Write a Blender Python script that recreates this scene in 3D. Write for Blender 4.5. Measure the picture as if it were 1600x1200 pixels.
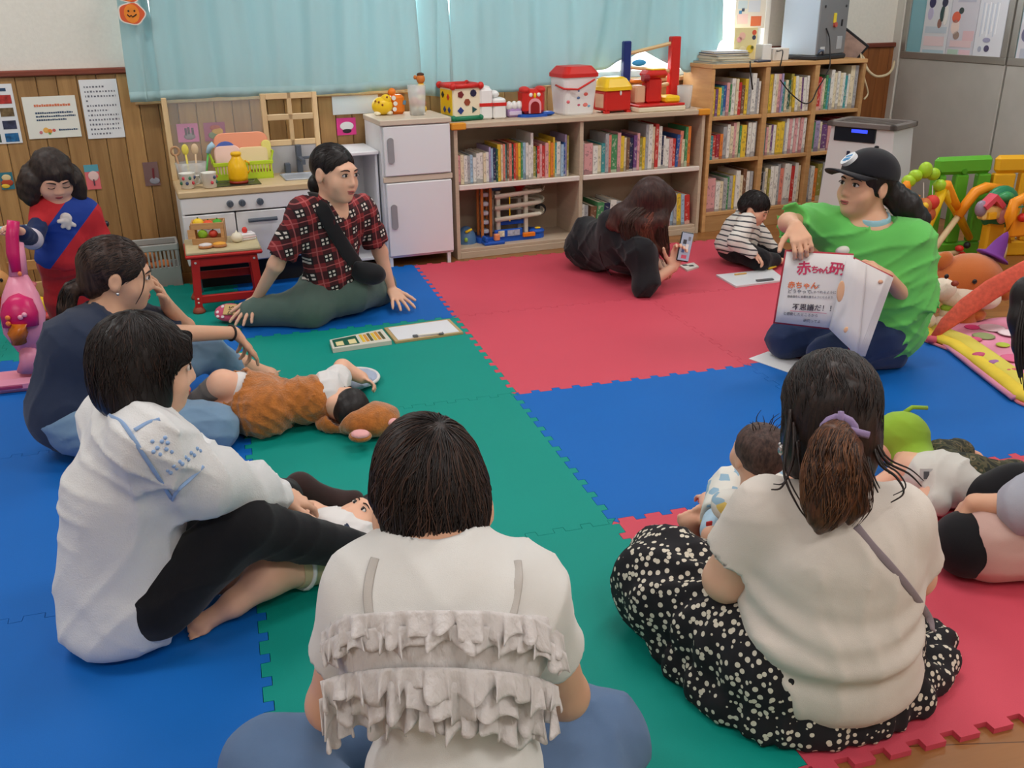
import bpy,bmesh,math,random
import numpy as np
from mathutils import Vector,Matrix

# ------------------------------------------------------------------ reset
for o in list(bpy.data.objects):
 bpy.data.objects.remove(o,do_unlink=True)
scene = bpy.context.scene
COL = scene.collection
random.seed(7)

# ------------------------------------------------------------------ camera
CAMP = (-0.941,-2.1955,1.4035)
YAW,PITCH,ROLL,FPX = -0.283185,0.388334,-0.010548,1467.77

def cam_axes():
 cy,sy = math.cos(YAW),math.sin(YAW)
 fwd = Vector((-sy * math.cos(PITCH),cy * math.cos(PITCH),-math.sin(PITCH)))
 right = Vector((cy,sy,0))
 up = right.cross(fwd)
 c,s = math.cos(ROLL),math.sin(ROLL)
 return c * right + s * up,-s * right + c * up,fwd

CR,CU,CF = cam_axes()
cam = bpy.data.cameras.new('camera')
cam.sensor_width = 36.0
cam.lens = 36.0 * FPX / 1600.0
cam.clip_start = 0.05
camo = bpy.data.objects.new('camera', cam)
COL.objects.link(camo)
mw = Matrix.Identity(4)
for i in range(3):
 mw[i][0],mw[i][1],mw[i][2],mw[i][3] = CR[i],CU[i],-CF[i],CAMP[i]
camo.matrix_world = mw
scene.camera = camo

# ------------------------------------------------------------------ light
world = bpy.data.worlds.new('daylight')
scene.world = world
world.use_nodes = True
bg = world.node_tree.nodes['Background']
bg.inputs[0].default_value = (0.93,0.97,1.0,1)
bg.inputs[1].default_value = 4.0

def area(name,loc,size,energy,color=(1,0.985,0.955),rot=(0,0,0)):
 l = bpy.data.lights.new(name, 'AREA')
 l.shape = 'RECTANGLE'
 l.size,l.size_y = size
 l.energy = energy
 l.color = color
 o = bpy.data.objects.new(name,l)
 o.location = loc
 o.rotation_euler = rot
 COL.objects.link(o)
 return o

# rows of fluorescent lamps on the ceiling and the window's daylight
for i,(x,y) in enumerate([(x,y) for x in (-2.3,0.3,2.9) for y in (-2.3,0.0,2.2)]):
 area('ceiling_lamp', (x, y, 2.52), (1.3, 0.35), 18.0)
area('window_daylight', (1.0, 3.85, 1.75), (3.6, 1.3), 60.0, (0.9, 0.96, 1.0), (math.radians(-82), 0, math.radians(5.5)))
scene.view_settings.view_transform = 'Standard'
scene.view_settings.look = 'None'
scene.view_settings.gamma = 1.0
scene.view_settings.use_curve_mapping = False
scene.view_settings.exposure = 0.15

# ------------------------------------------------------------------ points
def ray(x,y):
 return (CF * FPX + CR * (x - 800) - CU * (y - 600)).normalized()

def at(x,y,Y):
 """point of the room at depth Y that shows at photo pixel x, y"""
 d = ray(x,y)
 return Vector(CAMP) + d * ((Y - CAMP[1]) / d[1])

def gr(x,y,z=0.0):
 d = ray(x,y)
 return Vector(CAMP) + d * ((z - CAMP[2]) / d[2])

V = Vector
WA = math.radians(5.5)
WU = V((math.cos(WA),math.sin(WA),0))
WN = V((-math.sin(WA),math.cos(WA),0))
W0 = V((0,3.42,0))

def wp(u,v,z):
 """u along the back wall, v out of the wall (negative: into the room)"""
 return W0 + WU * u + WN * v + V((0,0,z))

def atw(x,y,v=0.0):
 """point on the plane parallel to the back wall at offset v, as (u, v, z)"""
 d = ray(x,y)
 o = V(CAMP) - W0
 t = (v - o.dot(WN)) / d.dot(WN)
 q = o + d * t
 return q.dot(WU),v,q.z

# ------------------------------------------------------------------ materials
def lin(c):
 if isinstance(c,str):
  c = tuple(int(c[i:i + 2],16) for i in (0,2,4))
 r = []
 for v in c[:3]:
  v = v / 255.0
  r.append(v / 12.92 if v <= 0.04045 else ((v + 0.055) / 1.055) ** 2.4)
 return (r[0],r[1],r[2],1.0)

MATS = {}

class NT:
 def __init__(s,name):
  s.m = bpy.data.materials.new(name)
  s.m.use_nodes = True
  s.nt = s.m.node_tree
  s.b = s.nt.nodes['Principled BSDF']

 def n(s,t,**kw):
  nd = s.nt.nodes.new(t)
  for k,v in kw.items():
   if hasattr(nd,k):
    setattr(nd,k,v)
   else:
    nd.inputs[k.replace('_', ' ')].default_value = v
  return nd

 def l(s,a,b):
  s.nt.links.new(a,b)

 def coord(s, kind='Object', scale=(1, 1, 1), rot=(0, 0, 0)):
  t = s.n('ShaderNodeTexCoord')
  mp = s.n('ShaderNodeMapping')
  mp.inputs['Scale'].default_value = scale
  mp.inputs['Rotation'].default_value = rot
  s.l(t.outputs[kind],mp.inputs[0])
  return mp.outputs[0]

 def math(s,op,a,b=None):
  nd = s.n('ShaderNodeMath', operation=op)
  for i,v in enumerate((a,b)):
   if v is None:
    continue
   if isinstance(v,(int,float)):
    nd.inputs[i].default_value = v
   else:
    s.l(v,nd.inputs[i])
  return nd.outputs[0]

 def mix(s,f,a,b):
  nd = s.n('ShaderNodeMix', data_type='RGBA')
  for sock,v in ((nd.inputs[0],f),(nd.inputs[6],a),(nd.inputs[7],b)):
   if isinstance(v,(int,float,tuple)):
    sock.default_value = v
   else:
    s.l(v,sock)
  return nd.outputs[2]

 def bump(s,h,strength,dist=0.01):
  bp = s.n('ShaderNodeBump')
  bp.inputs['Strength'].default_value = strength
  bp.inputs['Distance'].default_value = dist
  s.l(h, bp.inputs['Height'])
  s.l(bp.outputs[0], s.b.inputs['Normal'])

def M(name,col,rough=0.6,metal=0.0,var=0.0,vscale=30.0,bump=0.0,bscale=200.0,bdist=0.004,
 stretch=(1,1,1),trans=0.0,alpha=1.0,emit=0.0,spec=0.4,sheen=0.0):
 if name in MATS:
  return MATS[name]
 t = NT(name)
 c = lin(col)
 t.b.inputs['Base Color'].default_value = c
 t.b.inputs['Roughness'].default_value = rough
 t.b.inputs['Metallic'].default_value = metal
 t.b.inputs['Specular IOR Level'].default_value = spec
 if sheen:
  t.b.inputs['Sheen Weight'].default_value = sheen
 if trans:
  t.b.inputs['Transmission Weight'].default_value = trans
 if alpha < 1:
  t.b.inputs['Alpha'].default_value = alpha
 if emit:
  t.b.inputs['Emission Color'].default_value = c
  t.b.inputs['Emission Strength'].default_value = emit
 if var or bump:
  co = t.coord('Object', stretch)
 if var:
  nz = t.n('ShaderNodeTexNoise', Scale=vscale, Detail=4.0)
  t.l(co, nz.inputs['Vector'])
  d = tuple(max(0,x * (1 - var)) for x in c[:3]) + (1,)
  h = tuple(min(1,x * (1 + var)) for x in c[:3]) + (1,)
  rmp = t.n('ShaderNodeMapRange')
  rmp.inputs[1].default_value,rmp.inputs[2].default_value = 0.3,0.7
  t.l(nz.outputs[0],rmp.inputs[0])
  t.l(t.mix(rmp.outputs[0], d, h), t.b.inputs['Base Color'])
 if bump:
  nb = t.n('ShaderNodeTexNoise', Scale=bscale, Detail=3.0)
  t.l(co, nb.inputs['Vector'])
  t.bump(nb.outputs[0],bump,bdist)
 MATS[name] = t.m
 return t.m

def wood(name,c1,c2,stretch=(1,12,12),rough=0.45,scale=3.0):
 if name in MATS:
  return MATS[name]
 t = NT(name)
 co = t.coord('Object', stretch)
 oi = t.n('ShaderNodeObjectInfo')
 nz = t.n('ShaderNodeTexNoise', noise_dimensions='4D', Scale=scale, Detail=6.0, Roughness=0.6)
 t.l(co, nz.inputs['Vector'])
 t.l(t.math('MULTIPLY', oi.outputs['Random'], 50.0), nz.inputs['W'])
 mr = t.n('ShaderNodeMapRange')
 mr.inputs[1].default_value,mr.inputs[2].default_value = 0.32,0.68
 t.l(nz.outputs[0],mr.inputs[0])
 col = t.mix(mr.outputs[0],lin(c1),lin(c2))
 hv = t.n('ShaderNodeHueSaturation')
 t.l(col, hv.inputs['Color'])
 t.l(t.math('ADD', t.math('MULTIPLY', oi.outputs['Random'], 0.45), 0.78), hv.inputs['Value'])
 t.l(hv.outputs[0], t.b.inputs['Base Color'])
 t.b.inputs['Roughness'].default_value = rough
 t.bump(nz.outputs[0],0.15,0.002)
 MATS[name] = t.m
 return t.m

# ------------------------------------------------------------------ objects
def tag(o,label=None,cat=None,group=None,kind=None):
 if label:
  o['label'] = label
 if cat:
  o['category'] = cat
 if group:
  o['group'] = group
 if kind:
  o['kind'] = kind
 return o

def thing(name,label,cat,loc=(0,0,0),rz=0.0,group=None,rot=None):
 o = bpy.data.objects.new(name,None)
 o.empty_display_size = 0.1
 COL.objects.link(o)
 o.location = loc
 o.rotation_euler = rot if rot else (0,0,rz)
 return tag(o,label,cat,group)

def frame_of(d,hint=V((0,0,1))):
 d = V(d).normalized()
 a = d.cross(hint)
 if a.length < 1e-4:
  a = d.cross(V((1,0,0)))
 a.normalize()
 return a,d.cross(a).normalized(),d

class MB:
 """collects shapes; build() links them as one mesh object"""

 def __init__(s):
  s.v,s.f,s.m = [],[],[]
  s.cur = 0

 def add(s,vs,fs,M4=None):
  b = len(s.v)
  for q in vs:
   q = V(q)
   if M4 is not None:
    q = M4 @ q
   s.v.append((q[0],q[1],q[2]))
  for fc in fs:
   s.f.append([b + i for i in fc])
   s.m.append(s.cur)
  return s

 def box(s,lo,hi,ch=0.0,M4=None):
  lo,hi = list(lo),list(hi)
  for i in range(3):
   if lo[i] > hi[i]:
    lo[i],hi[i] = hi[i],lo[i]
  x0,y0,z0 = lo
  x1,y1,z1 = hi
  if ch <= 0:
   vs = [(x0,y0,z0),(x1,y0,z0),(x1,y1,z0),(x0,y1,z0),(x0,y0,z1),(x1,y0,z1),(x1,y1,z1),(x0,y1,z1)]
   fs = [(0,3,2,1),(4,5,6,7),(0,1,5,4),(1,2,6,5),(2,3,7,6),(3,0,4,7)]
   return s.add(vs,fs,M4)
  ch = min(ch,(x1 - x0) * .49,(y1 - y0) * .49,(z1 - z0) * .49)
  vs,ix = [],{}
  for a in (0,1):
   for b in (0,1):
    for c in (0,1):
     p = [(x0,x1)[a],(y0,y1)[b],(z0,z1)[c]]
     q = [p[0] + ch * (1 - 2 * a),p[1] + ch * (1 - 2 * b),p[2] + ch * (1 - 2 * c)]
     for ax in range(3):
      w = list(q)
      w[ax] = p[ax]
      ix[(a,b,c,ax)] = len(vs)
      vs.append(tuple(w))
  fs = []

  def quad(keys,out):
   idx = [ix[k] for k in keys]
   p = [V(vs[i]) for i in idx]
   nrm = (p[1] - p[0]).cross(p[2] - p[0])
   if nrm.dot(V(out)) < 0:
    idx.reverse()
   fs.append(tuple(idx))
  for e in (0,1):
   sg = 2 * e - 1
   quad([(e,0,0,0),(e,1,0,0),(e,1,1,0),(e,0,1,0)],(sg,0,0))
   quad([(0,e,0,1),(1,e,0,1),(1,e,1,1),(0,e,1,1)],(0,sg,0))
   quad([(0,0,e,2),(1,0,e,2),(1,1,e,2),(0,1,e,2)],(0,0,sg))
  for a in (0,1):
   for b in (0,1):
    A,B = 2 * a - 1,2 * b - 1
    quad([(a,b,0,0),(a,b,1,0),(a,b,1,1),(a,b,0,1)],(A,B,0))
    quad([(a,0,b,0),(a,1,b,0),(a,1,b,2),(a,0,b,2)],(A,0,B))
    quad([(0,a,b,1),(1,a,b,1),(1,a,b,2),(0,a,b,2)],(0,A,B))
    for c in (0,1):
     quad([(a,b,c,0),(a,b,c,1),(a,b,c,2)],(A,B,2 * c - 1))
  return s.add(vs,fs,M4)

 def cyl(s,p0,p1,r0,r1=None,n=14,cap=True):
  r1 = r0 if r1 is None else r1
  p0,p1 = V(p0),V(p1)
  a,b,d = frame_of(p1 - p0)
  vs,fs = [],[]
  for p,r in ((p0,r0),(p1,r1)):
   for i in range(n):
    t = 2 * math.pi * i / n
    vs.append(p + a * (r * math.cos(t)) + b * (r * math.sin(t)))
  for i in range(n):
   j = (i + 1) % n
   fs.append((i,j,n + j,n + i))
  if cap:
   fs.append(tuple(range(n - 1,-1,-1)))
   fs.append(tuple(range(n,2 * n)))
  return s.add(vs,fs)

 def lathe(s,prof,c=(0,0,0),n=20,M4=None,sx=1.0,sy=1.0):
  vs,fs = [],[]
  for r,z in prof:
   for i in range(n):
    t = 2 * math.pi * i / n
    vs.append((c[0] + r * math.cos(t) * sx,c[1] + r * math.sin(t) * sy,c[2] + z))
  for k in range(len(prof) - 1):
   for i in range(n):
    j = (i + 1) % n
    fs.append((k * n + i,k * n + j,(k + 1) * n + j,(k + 1) * n + i))
  if prof[0][0] > 1e-5:
   fs.append(tuple(range(n - 1,-1,-1)))
  if prof[-1][0] > 1e-5:
   q = (len(prof) - 1) * n
   fs.append(tuple(range(q,q + n)))
  return s.add(vs,fs,M4)

 def ell(s,c,r,n=16,m=10,M4=None):
  if isinstance(r,(int,float)):
   r = (r,r,r)
  vs,fs = [(c[0],c[1],c[2] - r[2])],[]
  for k in range(1,m):
   ph = -math.pi / 2 + math.pi * k / m
   for i in range(n):
    t = 2 * math.pi * i / n
    vs.append((c[0] + r[0] * math.cos(ph) * math.cos(t),c[1] + r[1] * math.cos(ph) * math.sin(t),c[2] + r[2] * math.sin(ph)))
  vs.append((c[0],c[1],c[2] + r[2]))
  for i in range(n):
   j = (i + 1) % n
   fs.append((0,1 + j,1 + i))
   for k in range(m - 2):
    fs.append((1 + k * n + i,1 + k * n + j,1 + (k + 1) * n + j,1 + (k + 1) * n + i))
   fs.append((1 + (m - 2) * n + i,1 + (m - 2) * n + j,len(vs) - 1))
  return s.add(vs,fs,M4)

 def tube(s,path,r,n=8,closed=False,flat=1.0,hint=V((0,0,1))):
  pts = [V(p) for p in path]
  N = len(pts)
  rr = r if isinstance(r,(list,tuple)) else [r] * N
  vs,fs = [],[]
  for k,p in enumerate(pts):
   if closed:
    d = pts[(k + 1) % N] - pts[k - 1]
   else:
    d = pts[min(k + 1,N - 1)] - pts[max(k - 1,0)]
   a,b,_ = frame_of(d,hint)
   for i in range(n):
    t = 2 * math.pi * i / n
    vs.append(p + a * (rr[k] * math.cos(t)) + b * (rr[k] * flat * math.sin(t)))
  for k in range(N if closed else N - 1):
   q = ((k + 1) % N) * n
   for i in range(n):
    j = (i + 1) % n
    fs.append((k * n + i,k * n + j,q + j,q + i))
  if not closed:
   fs.append(tuple(range(n - 1,-1,-1)))
   fs.append(tuple(range((N - 1) * n,N * n)))
  return s.add(vs,fs)

 def prism(s,poly,z0,z1,M4=None):
  n = len(poly)
  ar = sum(poly[i][0] * poly[(i + 1) % n][1] - poly[(i + 1) % n][0] * poly[i][1] for i in range(n))
  if ar < 0:
   poly = poly[::-1]
  vs = [(x,y,z0) for x,y in poly] + [(x,y,z1) for x,y in poly]
  fs = [tuple(range(n - 1,-1,-1)),tuple(range(n,2 * n))]
  for i in range(n):
   j = (i + 1) % n
   fs.append((i,j,n + j,n + i))
  return s.add(vs,fs,M4)

 def sheet(s,grid,th=0.002):
  """grid[i][j] of points -> thin closed sheet with thickness th"""
  ni,nj = len(grid),len(grid[0])
  P = np.array([[tuple(q) for q in row] for row in grid],float)
  du = np.gradient(P,axis=0)
  dv = np.gradient(P,axis=1)
  nr = np.cross(du,dv)
  nr /= np.maximum(np.linalg.norm(nr,axis=2,keepdims=True),1e-9)
  vs = list(map(tuple,(P + nr * th / 2).reshape(-1,3))) + list(map(tuple,(P - nr * th / 2).reshape(-1,3)))
  o = ni * nj
  fs = []
  for i in range(ni - 1):
   for j in range(nj - 1):
    a,b,c,d = i * nj + j,(i + 1) * nj + j,(i + 1) * nj + j + 1,i * nj + j + 1
    fs.append((a,b,c,d))
    fs.append((o + d,o + c,o + b,o + a))
  for i in range(ni - 1):
   a,b = i * nj,(i + 1) * nj
   fs.append((a,o + a,o + b,b))
   a,b = i * nj + nj - 1,(i + 1) * nj + nj - 1
   fs.append((b,o + b,o + a,a))
  for j in range(nj - 1):
   fs.append((j + 1,o + j + 1,o + j,j))
   a = (ni - 1) * nj + j
   fs.append((a,o + a,o + a + 1,a + 1))
  return s.add(vs,fs)

 def build(s,name,mat,parent=None,smooth=False,loc=None,rot=None):
  me = bpy.data.meshes.new(name)
  off = V((0,0,0))
  me.from_pydata(s.v,[],s.f)
  mats = mat if isinstance(mat,(list,tuple)) else [mat]
  for m_ in mats:
   me.materials.append(m_)
  if len(mats) > 1:
   me.polygons.foreach_set('material_index', s.m)
  if smooth:
   me.polygons.foreach_set('use_smooth', [True] * len(me.polygons))
   if smooth == 'auto':
    me.set_sharp_from_angle(angle=math.radians(40))
  me.update()
  return link(name,me,parent,loc,rot)

def link(name,me,parent=None,loc=None,rot=None):
 o = bpy.data.objects.new(name,me)
 COL.objects.link(o)
 if parent is not None:
  o.parent = parent
 if loc is not None:
  o.location = loc
 if rot is not None:
  o.rotation_euler = rot
 return o

def text_part(name, body, size, mat, parent, M4, ext=0.0004, align='LEFT', bold=0.0):
 """lettering as flat mesh; M4 places its own x-right / y-up plane"""
 cu = bpy.data.curves.new(name, 'FONT')
 cu.body = body
 cu.size = size
 cu.extrude = ext
 cu.offset = bold
 cu.align_x = align
 cu.resolution_u = 2
 tmp = bpy.data.objects.new('tmp', cu)
 COL.objects.link(tmp)
 bpy.context.view_layer.update()
 me = bpy.data.meshes.new_from_object(tmp.evaluated_get(bpy.context.evaluated_depsgraph_get()))
 bpy.data.objects.remove(tmp,do_unlink=True)
 me.name = name
 me.materials.clear()
 me.materials.append(mat)
 me.transform(M4)
 return link(name,me,parent)

def plane_M(o,x,y):
 """matrix with origin o, x axis and y axis given, z = x cross y"""
 x,y = V(x).normalized(),V(y).normalized()
 z = x.cross(y).normalized()
 m = Matrix.Identity(4)
 for i in range(3):
  m[i][0],m[i][1],m[i][2],m[i][3] = x[i],y[i],z[i],o[i]
 return m

# ------------------------------------------------------------------ the setting
SH = 'structure'
FZ = -0.014        # wooden floor; the foam mats' top is z = 0

def floor_mat():
 t = NT('floor_boards')
 co = t.coord('Object', (1, 1, 1), (0, 0, math.radians(14)))
 br = t.n('ShaderNodeTexBrick', Scale=1.0, Mortar_Size=0.0015, Brick_Width=0.9, Row_Height=0.075)
 br.inputs['Color1'].default_value = lin((164, 112, 62))
 br.inputs['Color2'].default_value = lin((142, 92, 48))
 br.inputs['Mortar'].default_value = lin((84, 52, 28))
 t.l(co, br.inputs['Vector'])
 nz = t.n('ShaderNodeTexNoise', Scale=4.0, Detail=6.0)
 mp = t.coord('Object', (2, 30, 2), (0, 0, math.radians(14)))
 t.l(mp, nz.inputs['Vector'])
 t.l(t.mix(t.math('MULTIPLY', nz.outputs[0], 0.35), br.outputs[0], lin((120, 76, 40))), t.b.inputs['Base Color'])
 t.b.inputs['Roughness'].default_value = 0.35
 return t.m

tag(MB().box((-4.2, -4.0, FZ - 0.1), (5.2, 4.6, FZ)).build('floor', floor_mat()), kind=SH)
plaster = M('plaster', (226, 222, 212), 0.9, var=0.03, vscale=60, bump=0.15, bscale=120)

# back wall: plaster with the window opening, planked wainscot below
UL,UR,ZC = -4.2,3.64,1.07
WU0,WU1,WZ0,WZ1 = -1.36,2.52,0.94,2.25
WM = Matrix.Translation(W0) @ Matrix.Rotation(WA, 4, 'Z')
wb = MB()
wb.box((UL,0.02,FZ),(UR,0.14,WZ0),M4=WM)
wb.box((UL,0.02,WZ0),(WU0,0.14,2.6),M4=WM)
wb.box((WU1,0.02,WZ0),(UR,0.14,2.6),M4=WM)
wb.box((WU0,0.02,WZ1),(WU1,0.14,2.6),M4=WM)
wall = wb.build('wall_back', plaster)
tag(wall,kind=SH)
plank_m = wood('wainscot_planks', (148, 108, 62), (180, 138, 86), (14, 14, 1.1), 0.5, 2.0)
plank_r = wood('wainscot_planks_warm', (132, 76, 36), (160, 100, 50), (14, 14, 1.1), 0.45, 2.0)
u = UL
pw = 0.094
pm = MB().box((0.0012, 0.0, FZ), (pw - 0.0012, 0.02, ZC), 0.003).build('plank', plank_m).data
bpy.data.objects.remove(bpy.data.objects['plank'])
pm_short = MB().box((0.0012, 0.0, FZ), (pw - 0.0012, 0.02, WZ0), 0.003).build('plank', plank_m).data
bpy.data.objects.remove(bpy.data.objects['plank'])
pm_r = pm.copy()
pm_r.materials.clear()
pm_r.materials.append(plank_r)
while u < UR - 0.01:
 me = pm_short if WU0 - 0.05 < u < WU1 - 0.05 else (pm_r if u > 2.5 else pm)
 o = link('plank', me, wall)
 o.matrix_local = Matrix.Translation(wp(u, 0.0, 0)) @ Matrix.Rotation(WA, 4, 'Z')
 u += pw
capm = wood('wainscot_cap', (104, 50, 36), (126, 62, 44), (2, 20, 20), 0.4)
for n_,(a,b) in enumerate(((UL,WU0 - 0.04),(WU1 + 0.04,UR))):
 tag(MB().box((a, -0.018, ZC), (b, 0.03, ZC + 0.03), 0.006, WM).build('trim_%d' % (n_ + 1), capm), kind=SH)

# window: frame, two sashes with glass
fr_m = M('window_frame_white', (232, 232, 228), 0.5)
win = tag(thing('window_1', None, None, W0, WA), kind=SH)
w = MB()
w.box((WU0 - 0.04,-0.02,WZ0 - 0.03),(WU1 + 0.04,0.14,WZ0),0.005)
w.build('window_sill', M('sill_wood', (196, 160, 116), 0.5, var=0.1), win)
w = MB()
w.box((WU0 - 0.04,-0.01,WZ0),(WU0,0.12,WZ1),0.004)
w.box((WU1,-0.01,WZ0),(WU1 + 0.04,0.12,WZ1),0.004)
w.box((WU0,-0.01,WZ1),(WU1,0.12,WZ1 + 0.04),0.004)
w.build('window_frame', fr_m, win)
for k in range(4):
 a = WU0 + (WU1 - WU0) * k / 4
 b = WU0 + (WU1 - WU0) * (k + 1) / 4
 yy = 0.06 if k % 2 else 0.085
 w = MB()
 w.box((a,yy,WZ0),(a + 0.035,yy + 0.025,WZ1))
 w.box((b - 0.035,yy,WZ0),(b,yy + 0.025,WZ1))
 w.box((a,yy,WZ0),(b,yy + 0.025,WZ0 + 0.035))
 w.box((a,yy,WZ1 - 0.035),(b,yy + 0.025,WZ1))
 sash = w.build('sash', fr_m, win)
 g_ = NT('frosted_glass')
 g_.b.inputs['Base Color'].default_value = (1, 1, 1, 1)
 g_.b.inputs['Roughness'].default_value = 0.4
 g_.b.inputs['Transmission Weight'].default_value = 1.0
 g_.b.inputs['IOR'].default_value = 1.05
 MB().box((a + 0.035, yy + 0.01, WZ0 + 0.035), (b - 0.035, yy + 0.014, WZ1 - 0.035)).build('pane', g_.m, sash)

# right wall: grey panels below, glazed notice boards above
corner = wp(UR,0,0)
RA = math.radians(-86)
RD = V((math.cos(RA),math.sin(RA),0))
RN = V((math.sin(RA), -math.cos(RA), 0))     # points into the room (towards -x)
RM = Matrix.Identity(4)
for i in range(3):
 RM[i][0],RM[i][1],RM[i][2],RM[i][3] = RD[i],-RN[i],(0,0,1)[i],corner[i]
grey = M('grey_panel', (176, 174, 168), 0.55, var=0.04, vscale=8)
alu = M('aluminium_trim', (168, 166, 160), 0.35, 0.6)
r = MB()
r.box((-0.1,0.03,FZ),(7.2,0.15,2.6),M4=RM)
rw = tag(r.build('wall_right', M('right_wall_backing', (200, 198, 192), 0.8)), kind=SH)
for k in range(4):
 a = 0.06 + k * 0.93
 MB().box((a, 0.005, FZ), (a + 0.915, 0.03, 1.0), 0.004, RM).build('panel', grey, rw)
 MB().box((a + 0.045, 0.012, 1.045), (a + 0.87, 0.03, 2.4), 0.0, RM).build('board', M('teal_board', (134, 186, 198), 0.5), rw)
 f_ = MB()
 f_.box((a,0.0,1.0),(a + 0.915,0.03,1.045),0.003,RM)
 f_.box((a,0.0,1.045),(a + 0.045,0.03,2.44),0.003,RM)
 f_.box((a + 0.87,0.0,1.045),(a + 0.915,0.03,2.44),0.003,RM)
 f_.build('board_frame', alu, rw)
tag(MB().box((-0.05, -0.005, FZ), (0.055, 0.03, 2.6), 0.004, RM).build('trim_3', M('corner_post', (206, 204, 196), 0.6)), kind=SH)
# walls and ceiling out of sight behind the camera
tag(MB().box((-4.3, -4.0, FZ), (-4.2, 4.0, 2.6)).build('wall_left', plaster), kind=SH)
tag(MB().box((-4.2, -4.1, FZ), (5.2, -4.0, 2.6)).build('wall_front', plaster), kind=SH)
tag(MB().box((-4.3, -4.1, 2.6), (5.2, 4.6, 2.7)).build('ceiling', M('ceiling_white', (235, 233, 228), 0.9)), kind=SH)

# ------------------------------------------------------------------ foam mats
def foam(name,c):
 t = NT(name)
 co = t.coord('Object')
 nz = t.n('ShaderNodeTexNoise', Scale=420.0, Detail=2.0)
 t.l(co, nz.inputs['Vector'])
 n2 = t.n('ShaderNodeTexNoise', Scale=3.0, Detail=3.0)
 t.l(co, n2.inputs['Vector'])
 c0 = lin(c)
 f = t.math('ADD', t.math('MULTIPLY', nz.outputs[0], 0.35), t.math('MULTIPLY', n2.outputs[0], 0.2))
 t.l(t.mix(f, tuple(x * 0.8 for x in c0[:3]) + (1,), tuple(min(1, x * 1.25) for x in c0[:3]) + (1,)), t.b.inputs['Base Color'])
 t.b.inputs['Roughness'].default_value = 0.62
 t.b.inputs['Specular IOR Level'].default_value = 0.25
 t.bump(nz.outputs[0],0.25,0.001)
 return t.m

FOAM = {'red': foam('red_foam', (216, 80, 98)), 'blue': foam('blue_foam', (8, 104, 192)), 'green': foam('green_foam', (0, 148, 134))}
NT_,TH_ = 12,0.022
P_ = 1.0 / NT_

def seam(flip):
 """dovetail profile along one metre: (t, offset)"""
 pts = [(0.0,0.0)]
 for k in range(NT_):
  c = (k + 0.5) * P_
  s_ = TH_ * (1 if flip else -1)
  pts += [(c - P_ * 0.36,-s_ / 2),(c - P_ * 0.36 + 0.0,-s_ / 2),(c - P_ * 0.19 - 0.010,-s_ / 2),(c - P_ * 0.30,s_ / 2),(c + P_ * 0.30,s_ / 2),(c + P_ * 0.19 + 0.010,-s_ / 2)]
 pts = [p for i,p in enumerate(pts) if i == 0 or p != pts[i - 1]]
 pts.append((1.0,0.0))
 return pts

def tile_poly(i,j):
 out = []
 fy = (i + j) % 2 == 0
 # bottom (y=j), right (x=i+1), top (y=j+1), left (x=i); each seam has one absolute profile
 for t,o in seam((i + j) % 2 == 0):
  out.append((i + t,j + o))
 for t,o in seam((i + 1 + j) % 2 == 1):
  out.append((i + 1 + o,j + t))
 for t,o in reversed(seam((i + j + 1) % 2 == 0)):
  out.append((i + t,j + 1 + o))
 for t,o in reversed(seam((i + j) % 2 == 1)):
  out.append((i + o,j + t))
 res = []
 for p in out:
  if not res or (abs(p[0] - res[-1][0]) + abs(p[1] - res[-1][1])) > 1e-6:
   res.append(p)
 if abs(res[0][0] - res[-1][0]) + abs(res[0][1] - res[-1][1]) < 1e-6:
  res.pop()
 # shrink a hair so the joint shows
 n = len(res)
 q = []
 for k in range(n):
  a,b,c = V(res[k - 1]),V(res[k]),V(res[(k + 1) % n])
  e1,e2 = (b - a).normalized(),(c - b).normalized()
  m_ = V((-e1.y - e2.y,e1.x + e2.x))
  m_ = m_.normalized() if m_.length > 1e-6 else V((-e1.y,e1.x))
  q.append((b.x + m_.x * 0.0009,b.y + m_.y * 0.0009))
 return q

TILES = {(-1, 2): ('blue', 'blue foam mat under the woman in the plaid shirt'),
  (-2, 2): ('green', 'green foam mat under the red play table'),
  (-3, 2): ('green', 'green foam mat in the far left corner by the wooden cart'),
  (-3, 1): ('blue', 'blue foam mat under the pink toy vacuum, at the left edge'),
  (-2, 1): ('blue', 'blue foam mat under the woman in the navy T-shirt'),
  (-1, 1): ('green', 'green foam mat under the small whiteboard and the baby in brown'),
  (-2, 0): ('blue', 'blue foam mat between the woman in navy and the woman in the white blouse'),
  (-3, 0): ('blue', 'blue foam mat at the left edge behind the white blouse'),
  (-1, 0): ('green', 'empty green foam mat in the middle of the floor'),
  (-3, -1): ('blue', 'blue foam mat in the lower left corner'),
  (-2, -1): ('blue', 'blue foam mat under the woman in the white blouse'),
  (-1, -1): ('green', 'green foam mat in front of the woman with the ruffled top'),
  (-1, -2): ('green', 'green foam mat under the woman with the ruffled top'),
  (0, 2): ('red', 'red foam mat in front of the low bookshelf'),
  (1, 2): ('red', 'red foam mat under the toddler in stripes'),
  (0, 1): ('red', 'empty red foam mat left of the woman in green'),
  (1, 1): ('red', 'red foam mat behind the woman in green'),
  (0, 0): ('blue', 'empty blue foam mat in the middle right of the floor'),
  (1, 0): ('blue', 'blue foam mat under the knees of the woman in green'),
  (0, -1): ('red', 'red foam mat under the polka dot skirt'),
  (1, -1): ('red', 'red foam mat at the right edge under the black knee')}
for (i,j),(c,lab) in TILES.items():
 tag(MB().prism(tile_poly(i, j), FZ + 0.0005, 0.0).build('foam_mat', FOAM[c]), lab, 'foam mat', 'jigsaw foam floor mats')

# ================================================================== furniture along the back wall
def wthing(name,label,cat,u,v,z=0.0,group=None,dr=0.0):
 return thing(name,label,cat,wp(u,v,z),WA + dr,group)

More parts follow.
